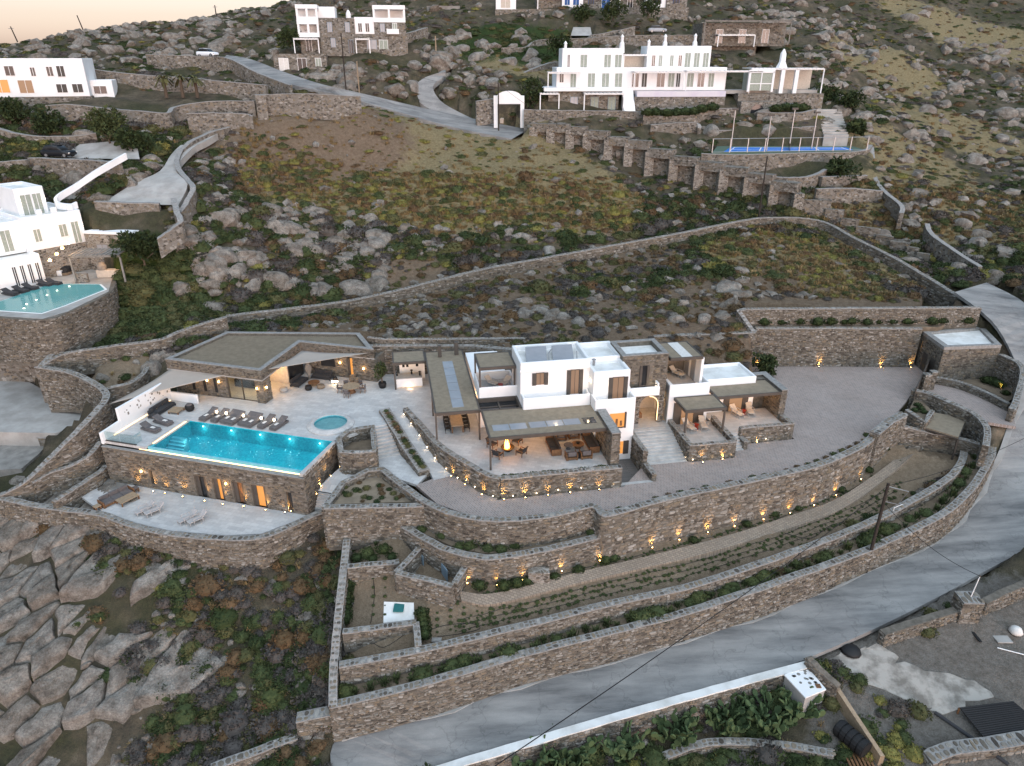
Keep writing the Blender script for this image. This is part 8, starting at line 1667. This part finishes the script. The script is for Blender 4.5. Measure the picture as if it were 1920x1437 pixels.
tree('olive_tree', 'round green tree beside the pale parking ramp', PY(208, 272, 106), 4.6, 2.6, 'green', 2200, .25)
for (px, py, h, r_, l_, y) in [(92,252,4,2.2,'dark bushy tree under the far left house',109),(18,230,3,2.6,'dark clipped bush at the left edge under the white house',111),(250,280,2.2,2.4,'dark low bush right of the round green tree',104),(1000,195,4.5,2.6,'dark tree at the left corner of the white hill villa',141),(1045,98,3.2,3.0,'dark rounded bush on the slope above the white villa',158),(1150,35,4,3.4,'dark tree in front of the hilltop cottage',183),(1215,30,4.5,3,'tall dark shrub beside the hilltop drive',181),(1090,40,3,2.5,'low dark tree left of the hilltop drive',184),(270,490,3.4,2.6,'dense dark green bush below the neighbour\'s annex',83),(1590,205,2.6,2.6,'dark hedge tree at the top of the court steps',143),(1545,190,2.4,3,'dark hedge bush right of the garage wall',146),(1600,255,2.6,1.8,'dark bush beside the lower court steps',133),(545,82,3,3,'dark tree left of the three-storey house',157),(1570,325,1.6,3,'dark shrubs under the right end of the court',117.5)]: tree('bush_tree', l_, PY(px, py, y) - Vector((0, 0, .3)), h, r_, 'dark', 1100, .12, leaf=.2)
for k_, (px, l_) in enumerate(((312,'left'),(343,'middle'),(370,'right'))):
    p = PY(px, 180, 126); t_ = thing('palm_tree', 'young palm with shaggy crown, the %s of three on the far terrace' % l_, 'tree', p, group='palms on the far terrace'); put('trunk', MB().tube([(0, 0, -.3), (0, 0, 2.6)], [.3, .24], 8), MT['trunk'], t_, local=True); mb = MB()
    for i in range(26):
        a = rs.uniform(0, 6.3); dr = rs.uniform(-.3, 1.); u_ = Vector((math.cos(a), math.sin(a), 0)); s_ = Vector((-math.sin(a), math.cos(a), 0)) * .16; pr = Vector((0, 0, 2.6)); 
        for j in range(3): nx_ = pr + u_ * .55 + Vector((0, 0, dr * .5 - j * .35)); mb.add([pr - s_, pr + s_, nx_ + s_ * .8, nx_ - s_ * .8], [(0, 1, 2, 3)]); pr = nx_
    put('crown', mb, LM['olive'], t_, local=True)
ot = tree('potted_tree', 'small tree in a black pot beside the bar pergola', Q.w(14.2, 16.0, .5), 2.2, .7, 'green', 700, .35, leaf=.08); put('pot', MB().lathe([(.3, -.5), (.42, -.1), (.38, .1)], 0, 0, 14), MT['black'], ot, local=True)
tree('corner_bush', 'dark bush at the back corner of the bedroom wing', P(1432, 705, -1.5), 2.0, 1.5, 'dark', 900, .1)
for (px, py, y) in [(1215,213,136),(1230,212,136),(1250,214,136),(1268,213,136),(1285,212,136),(1300,211,136),(1315,206,136.5),(1335,203,137),(1455,206,137),(1475,203,138),(1490,203,138),(1505,204,138)]: plant('hedge_shrub', 'dark shrub in the hedge on the terraces below the white villa', PY(px, py, y) - Vector((0, 0, .4)), 1.3, 'bush', 'hedge below the white villa')
for (px, py) in [(800,1000)]: pass
for i in range(9): plant('creeper', 'climbing plant on the stone wall behind the bedroom wing', P(1300 + i * 12, 650 - rs.uniform(0, 12), .8), rs.uniform(.4, .7), rs.choice(['dark', 'brown']), 'creepers on the wall behind the bedrooms', 'creeper', 1.6)
# ---------------------------------------------------------------- below the road (bottom right)
gl_ = [p + Vector((0, 0, .02)) for p in RLs[4:-10]]
def offs(path, d_, wv_=1.):
    out = []
    for i, p in enumerate(path):
        a, b_ = path[max(0, i - 1)], path[min(len(path) - 1, i + 1)]; t_ = (b_ - a); n_ = Vector((t_.y, -t_.x, 0)).normalized(); out.append(p + n_ * (d_ + wv_ * (.12 * math.sin(i * 1.7) + .07 * math.sin(i * 4.1))))
    return out
lane('road_gutter', offs(gl_, -.1), offs(gl_, .38), MT['concrete'], 0, .2)
ew = [(812,1447,-11.6),(900,1420,-10.85),(1000,1391,-10.5),(1100,1361,-10.2),(1240,1321,-9.65),(1320,1299,-9.42),(1400,1277,-9.2),(1512,1247,-8.75)]
ewp = [P(px, py, z) for px, py, z in ew]
wt = wall('long low wall with a white painted top along the lower side of the road', [(p.x, p.y, p.z, p.z - 2.6) for p in ewp], .6, cap=False, size=.34)
mb = MB(); sp_ = smooth_path(ewp, 4); lA, rA = offs(sp_, -.3, .1), offs(sp_, .3, .1); U = Vector((0, 0, .06)); mb.strip([p + U for p in lA], [p + U for p in rA]); mb.strip([p - U for p in lA], [p + U for p in lA]); mb.strip([p + U for p in rA], [p - U for p in rA]); put('white_top', mb, MT['white_roof'], wt)
ks = thing('utility_kiosk', 'white masonry box with stone-patterned top beside the road', 'utility box', P(1510, 1290, -10.4))
kp = [P(1472,1267,-8.9), P(1511,1250,-8.9), P(1547,1293,-8.9), P(1510,1308,-8.9)]; put('body', MB().prism(kp, -10.9, -8.95), MT['concrete'], ks); kc = sum(kp, Vector()) / 4; put('top', MB().prism([kc + (p - kc) * 1.05 for p in kp], -8.95, -8.85), MT['white'], ks)
q = random.Random(4)
for i in range(15):
    a, b_ = q.uniform(.12, .9), q.uniform(.1, .8); p = kp[0].lerp(kp[1], a).lerp(kp[3].lerp(kp[2], a), b_); put('inset_stone', MB().lathe([(.12 * q.uniform(.7, 1.2), -8.85), (.1, -8.835)], p.x, p.y, 7), MT['conc_grey'], ks)
p = kp[2].lerp(kc, .35); put('hatch', MB().box(p.x - .17, p.x + .17, p.y - .17, p.y + .17, -8.85, -8.8), MT['wood'], ks)
wall('rough stone wall stub beside the white utility box', px4([(1516,1230,-8.0,-9.6),(1540,1255,-8.3,-10.2),(1574,1287,-8.8,-11)]), .5, single=60, cap=False)
wall('low stone wall on the lower roadside before the square pier', px4([(1655,1186,-7.8,-9.6),(1720,1164,-7.5,-9.4),(1792,1142,-7.2,-9.2)]), .6, single=80, cap=False)
pr_ = P(1815, 1128, -6.6); wall('square stone pier carrying a white mast by the roadside', [(pr_.x - .75, pr_.y, -6.2, -9.4), (pr_.x + .75, pr_.y, -6.2, -9.4)], 1.3, single=60, curve=False, name='stone_pier', cat='pier')
wall('stone wall running off to the right from the roadside pier', px4([(1845,1128,-6.8,-9.2),(1890,1105,-6.5,-9),(1960,1078,-6.2,-8.6)]), .55, single=60, cap=False)
ms = thing('mast', 'thin white mast on the stone pier', 'mast', Vector((pr_.x + .1, pr_.y, -6.15))); put('pole', MB().tube([(0, 0, 0), (.15, 0, 1.9)], .035), MT['white'], ms, local=True); put('insulator', MB().lathe([(.06, 1.9), (.05, 2.0)], .15, 0, 8), MT['brown'], ms, local=True)
op_ = [Vector(q_) for q_ in ((1556,1238),(1590,1222),(1640,1207),(1690,1240),(1760,1262),(1848,1285),(1852,1302),(1775,1338),(1720,1322),(1650,1292),(1582,1266))]; rg = []
for i in range(len(op_)):
    for j in range(5): q_ = op_[i].lerp(op_[(i + 1) % len(op_)], j / 5); rg.append(G(q_.x + fbm(q_.x, q_.y, .05, 3, 1.) * 22, q_.y + fbm(q_.x, q_.y, .05, 3, 6.) * 12))
struct('concrete_patch', MB().prism(rg, [p.z - .4 for p in rg], [p.z + .05 for p in rg]), mk('dusty_concrete', (.36, .335, .30), (.17, .155, .135), .9, .95, .4, 14, lo=.36, hi=.56))
g_ = G(1595, 1222); tag(put('tar_heap', MB().lathe([(.75, g_.z), (.65, g_.z + .18), (.3, g_.z + .32), (.03, g_.z + .36)], g_.x, g_.y, 11), MT['black'], smooth=True), 'small heap of dark tar gravel at the roadside', 'heap')
cp_ = thing('corrugated_panel', 'black corrugated sheet roof at the lower right corner', 'sheet roof', G(1850, 1360)); A, B_, C, D = [G(*q_) + Vector((0, 0, .5)) for q_ in ((1795,1338),(1895,1326),(1960,1380),(1845,1400))]
for i in range(16): f0, f1 = i / 16, (i + .8) / 16; a, b_, c_, d_ = A.lerp(D, f0), B_.lerp(C, f0), B_.lerp(C, f1), A.lerp(D, f1); put('rib', MB().hexa([a, b_, c_, d_, a + Vector((0, 0, .07)), b_ + Vector((0, 0, .07)), c_ + Vector((0, 0, .07)), d_ + Vector((0, 0, .07))]), MT['black'], cp_)
for p in (A, B_, C, D): put('post', MB().box(p.x - .05, p.x + .05, p.y - .05, p.y + .05, p.z - .9, p.z), MT['wood'], cp_)
tag(put('drain_pipe', MB().tube([G(1752, 1338) + Vector((0, 0, .1)), G(1820, 1385) + Vector((0, 0, .1)), G(1890, 1436) + Vector((0, 0, .1))], .12, 8), MT['cushion_d']), 'thick dark pipe lying across the bottom right lot', 'pipe')
wall('mortared rubble wall at the bottom right corner', [(*G(px, py)[:2], G(px, py).z + .7, G(px, py).z - .5) for px, py in ((1735,1436),(1775,1418),(1850,1408),(1930,1395))], .9, single=50, size=.45)
wall('curved pale-topped stone wall at the bottom edge', [(*G(px, py)[:2], G(px, py).z + .6, G(px, py).z - .6) for px, py in ((1230,1434),(1290,1412),(1347,1402),(1447,1406),(1560,1424))], .5, single=60)
tk = thing('water_tank', 'ribbed black water tank lying by the timber screen', 'tank', G(1592, 1395)); mb = MB()
d_ = Vector((.5, -.85, 0)).normalized()
for i in range(5): put('rib', MB().tube([d_ * (i * .42 - .9) + Vector((0, 0, .62)), d_ * (i * .42 - .58) + Vector((0, 0, .62))], .62, 16), MT['black'], tk, local=True)
put('shell', MB().tube([d_ * -1.0 + Vector((0, 0, .62)), d_ * 1.15 + Vector((0, 0, .62))], .54, 16), MT['black'], tk, local=True)
ts = thing('timber_screen', 'leaning pale timber screen beside the black tank', 'screen', G(1600, 1390)); a, b_ = G(1558, 1308), G(1645, 1436)
put('board', MB().hexa([a, a + Vector((.3, 0, 0)), b_ + Vector((.3, 0, 0)), b_, a + Vector((0, 0, 1.1)), a + Vector((.3, 0, 1.1)), b_ + Vector((.3, 0, .9)), b_ + Vector((0, 0, .9))]), MT['wood_pale'], ts)
for i in range(7): p = G(1588 + i * 7, 1432) + Vector((0, 0, .3)); put('plank', MB().box(p.x - .07, p.x + .07, p.y - .8, p.y + .6, p.z, p.z + .06), MT['wood'], ts)
g_ = G(1903, 1188); tag(put('white_sack', MB().lathe([(.3, g_.z), (.5, g_.z + .2), (.35, g_.z + .5), (.1, g_.z + .65)], g_.x, g_.y, 9), MT['cloth'], smooth=True), 'crumpled white sack among the rubble at the right edge', 'sack')
g_ = G(1881, 1200); tag(put('board', MB().box(g_.x - .6, g_.x + .5, g_.y - .35, g_.y + .35, g_.z, g_.z + .08), MT['concrete']), 'pale broken board lying beside the white sack', 'board'); g_ = G(1828, 1192); tag(put('board', MB().box(g_.x - .1, g_.x + .1, g_.y - .7, g_.y + .7, g_.z + .02, g_.z + .1), MT['black']), 'black plank lying at the foot of the roadside pier', 'board'); g_ = G(1895, 1222); tag(put('board', MB().tube([g_ + Vector((-.8, .3, .06)), g_ + Vector((.8, -.4, .06))], .04, 5), MT['white']), 'thin white pole lying in the bottom right lot', 'pole')
def prickly(label, p, r_, n):
    t_ = thing('prickly_pear', label, 'cactus', p, group='prickly pears below the road'); mb = MB(); q = random.Random(int(p.x * 9)); pads = []
    def pad(c, d_, s):
        u_ = d_.normalized(); w_ = u_.cross(Vector((q.gauss(0, 1), q.gauss(0, 1), q.gauss(0, .4)))).normalized(); th = u_.cross(w_) * s * .09; vs = []
        for sg in (1, -1):
            for k in range(10): a = 2 * math.pi * k / 10; vs.append(c + u_ * (s * (.5 - .5 * math.cos(a))) + w_ * (s * .36 * math.sin(a)) + th * sg)
        mb.add(vs, [tuple(range(10)), tuple(range(19, 9, -1))] + [(k, 10 + k, 10 + (k + 1) % 10, (k + 1) % 10) for k in range(10)], q.random()); return c + u_ * s * .92
    for i in range(n):
        a = q.uniform(0, 6.3); rr = r_ * q.random() ** .5 * .8; c = Vector((math.cos(a) * rr, math.sin(a) * rr, 0)); d_ = Vector((math.cos(a) * .5, math.sin(a) * .5, 1)); 
        for j in range(q.choice([2, 3, 4, 4])): c = pad(c, d_ + Vector((q.gauss(0, .45), q.gauss(0, .45), q.gauss(0, .2))), q.uniform(.42, .66))
    put('pads', mb, LM['cactus'], t_, local=True); return t_
for (px, py, r_, n, l_) in ((1440,1345,1.7,85,'largest prickly pear beside the white utility box'),(1362,1355,1.2,50,'prickly pear left of the largest one'),(1262,1378,1.1,42,'prickly pear in the middle below the white-topped wall'),(1161,1404,1.0,40,'prickly pear second from the left below the road'),(1068,1425,1.2,45,'leftmost prickly pear leaning over the white-topped wall'),(1000,1440,.8,25,'small prickly pear at the bottom edge'),(1490,1330,.8,30,'small prickly pear against the utility box')): prickly(l_, G(px, py), r_ * 1.15, int(n * 1.2))
for (px, py, s) in ((1680,1385,.6),(1715,1415,.8),(1650,1315,.5),(1690,1335,.5)): plant('flowering_bush', 'bush with yellow flowers on the bottom right lot', G(px, py), s, 'yellow', 'yellow bushes on the bottom right lot')
wall('stone wall coming in at the bottom left to the road corner', px4([(395,1440,-11.6,-14),(470,1412,-11.6,-13.6),(556,1380,-11.5,-13.2)]), .55, single=100)
wall('short stone stub at the lower end of the garden side wall', px4([(556,1345,-10.2,-13),(622,1332,-9.9,-12.8)]), .8, single=40, curve=False)
# ---------------------------------------------------------------- poles and wires
def pole(label, p, h, r_=.12, mat='rust', lean=(0, 0), arm=True, group=None):
    t_ = thing('utility_pole', label, 'utility pole', p, 0, group); put('pole', MB().tube([(0, 0, -.5), (lean[0], lean[1], h)], [r_, r_ * .75], 8), MT[mat], t_, local=True)
    if arm: put('crossarm', bx(lean[0] - .6, lean[0] + .6, lean[1] - .05, lean[1] + .05, h - .5, h - .38), MT['steel'], t_, local=True)
    return t_, Vector(p) + Vector((lean[0], lean[1], h - .2))
pb0 = P(1623, 1073, -7.8); _, top1 = pole('dark timber utility pole standing at the roadside wall', pb0, topz(1667, 907, pb0.y) + 7.8, .15, arm=False)
br_ = top1 + Vector((0, 0, -.05)); put('bracket', MB().tube([br_, br_ + Vector((1.6, -.2, -.35)), br_ + Vector((1.1, -.1, -1.6)), br_ + Vector((.1, 0, -1.4))], .03, 5), MT['steel'], _)
def wire(label, a, b_, sag): pts_ = [a.lerp(b_, i / 20) - Vector((0, 0, sag * 4 * (i / 20) * (1 - i / 20))) for i in range(21)]; return tag(put('cable', MB().tube(pts_, .022, 5), MT['wire']), label, 'cable')
d0 = ray(905, 1452); wire('black cable crossing the road from the timber pole to the bottom of the view', top1, Vector((d0[0] * 24, d0[1] * 24, CAMH + d0[2] * 24)), .5)
d1 = ray(1935, 815); wire('black cable running right from the timber pole', top1, Vector((d1[0] * 62, d1[1] * 62, CAMH + d1[2] * 62)), .6)
wire('thin cable from the timber pole to the white mast', top1 + Vector((0, 0, -1.5)), Vector((pr_.x + .25, pr_.y, -4.2)), .7)
tops_ = []
for (px, py, ty, y, l_, arm) in ((32,75,50,197,'leaning pole with crossarm at the far left of the ridge',True),(156,55,29,201,'leaning pole second from the left on the ridge',False),(405,26,10,212,'small pole with crossarm near the middle of the ridge',True),(650,182,62,141,'slim dark pole below the three-storey house',False),(674,178,115,143,'short pale pole right of the slim dark pole',False),(935,252,155,137,'thin dark pole in front of the white gateway arch',False),(818,112,68,160,'pale pole above the white utility kiosk',False),(1423,404,293,108.5,'dark pole in front of the buttressed wall',False)):
    p = PY(px, py, y); _, tp_ = pole(l_, p, topz(px, ty, y) - p.z, .13 if y < 150 else .16, 'wood_pale' if 'pale' in l_ else 'rust', (-.8, 0) if 'leaning' in l_ else (0, 0), arm); tops_.append(tp_)
wire('cable slung between the hillside poles left of the villa', tops_[3], tops_[5], 3); wire('cable from the gateway pole to the buttressed wall pole', tops_[5], tops_[7], 5)
d2 = PY(1700, 480, 92); wire('cable descending right from the buttressed wall pole', tops_[7], d2 + Vector((0, 0, 2)), 3)
# ---------------------------------------------------------------- small garden furniture
gs = [G(*q_) + Vector((0, 0, .08)) for q_ in ((720,1130),(776,1132),(777,1163),(719,1170))]; tag(put('concrete_slab', MB().prism(gs, [p.z - .3 for p in gs], [p.z for p in gs]), MT['white_roof']), 'whitewashed concrete slab in the vegetable bed', 'slab')
p = G(748, 1142); tag(put('hatch_cover', MB().box(p.x - .38, p.x + .38, p.y - .4, p.y + .4, p.z + .05, p.z + .16), mk('teal_paint', (.03, .16, .16), None, 3, .5)), 'teal hatch cover on the whitewashed slab', 'hatch')
p = G(819, 1199); tag(put('drain_grate', MB().box(p.x - .35, p.x + .35, p.y - .3, p.y + .3, p.z, p.z + .07), MT['cap']), 'square drain grate near the garden wall corner', 'grate')
p = P(955, 1008, -3.55); fo = thing('wall_fountain', 'small stone fountain block on the planted terrace', 'fountain', p); put('block', MB().box(p.x - .75, p.x + .75, p.y, p.y + 1.1, -4, -2.3), MT['rubble'], fo); put('basin', MB().box(p.x - .1, p.x + .7, p.y - .5, p.y - .02, -3.6, -3.1), MT['white'], fo); put('basin_water', MB().box(p.x + .05, p.x + .55, p.y - .4, p.y - .12, -3.1, -3.08), MT['glass_dark'], fo)
p = G(1010, 1090); tag(put('stone_block', MB().box(p.x - .8, p.x + .8, p.y - .3, p.y + .5, p.z - .3, p.z + 1.0), MT['rubble'], bevel=.05), 'square stone block at the foot of the bowed wall', 'stone block')
for k_, (a, b_) in enumerate((((786,1042),(793,1050)), ((827,1062),(838,1076)))): pa, pb2 = P(*a, -4.9), P(*b_, -4.9); tag(put('garden_gate', MB().prism([(pa.x, pa.y), (pb2.x, pb2.y), (pb2.x + .05, pb2.y + .05), (pa.x + .05, pa.y + .05)], -6.2, -4.6), MT['greyblue']), 'blue-grey gate leaf on the %s of the roofless enclosure' % ('left' if k_ == 0 else 'right'), 'gate')
gp_ = thing('goal_frame', 'thin white timber frame standing in the right garden beds', 'frame', G(1680, 975)); a, b_ = G(1668, 985), G(1683, 975)
put('rail', MB().tube([a + Vector((0, 0, .05)), a + Vector((0, 0, 1.8)), b_ + Vector((.4, .2, 1.6)), b_ + Vector((.4, .2, .05))], .04, 5), MT['cloth'], gp_)
struct('gatehouse_bed', MB().prism([P(*q_, -1.4) for q_ in ((1757,703),(1801,713),(1850,731),(1892,752),(1908,740),(1915,706),(1905,680),(1880,668),(1778,668))], -1.9, -1.42), MT['soil'])
for (px, py) in ((1800,700),(1815,705),(1840,705),(1860,715),(1870,725),(1885,740),(1850,718),(1880,715),(1890,720),(1775,696)): plant('bed_shrub', 'dark shrub in the bed below the gatehouse', P(px, py, -1.42), rs.uniform(.4, .8), rs.choice(['bush', 'dark', 'brown']), 'shrubs below the gatehouse')
for (px, py) in ((1720,762),(1726,768),(1732,775),(1715,772)): plant('bed_shrub', 'green shrub in the small planter beside the sliding gate', P(px, py, -1.3), .4, 'bush', 'shrubs beside the gate')

# ---------------------------------------------------------------- labels: tell small groups apart by their place in the row
ORD = ['leftmost', 'second', 'third', 'fourth', 'fifth', 'sixth', 'seventh', 'eighth', 'ninth', 'tenth', 'eleventh', 'twelfth', 'thirteenth', 'fourteenth', 'fifteenth', 'sixteenth', 'seventeenth', 'eighteenth', 'nineteenth', 'twentieth']
byl = {}
for o in bpy.data.objects:
    if o.parent is None and 'label' in o and 'category' in o: byl.setdefault(o['label'], []).append(o)
for lab_, os_ in byl.items():
    if 1 < len(os_) <= 20:
        os_.sort(key=lambda o: o.location.x / max(1, o.location.y * _c - (o.location.z - CAMH) * _s))
        for i, o in enumerate(os_):
            suf = ', rightmost of the row' if i == len(os_) - 1 else ', leftmost of the row' if i == 0 else ', %s from the left' % ORD[i]
            if len((lab_ + suf).split()) <= 16: o['label'] = lab_ + suf
            else: o['label'] = lab_
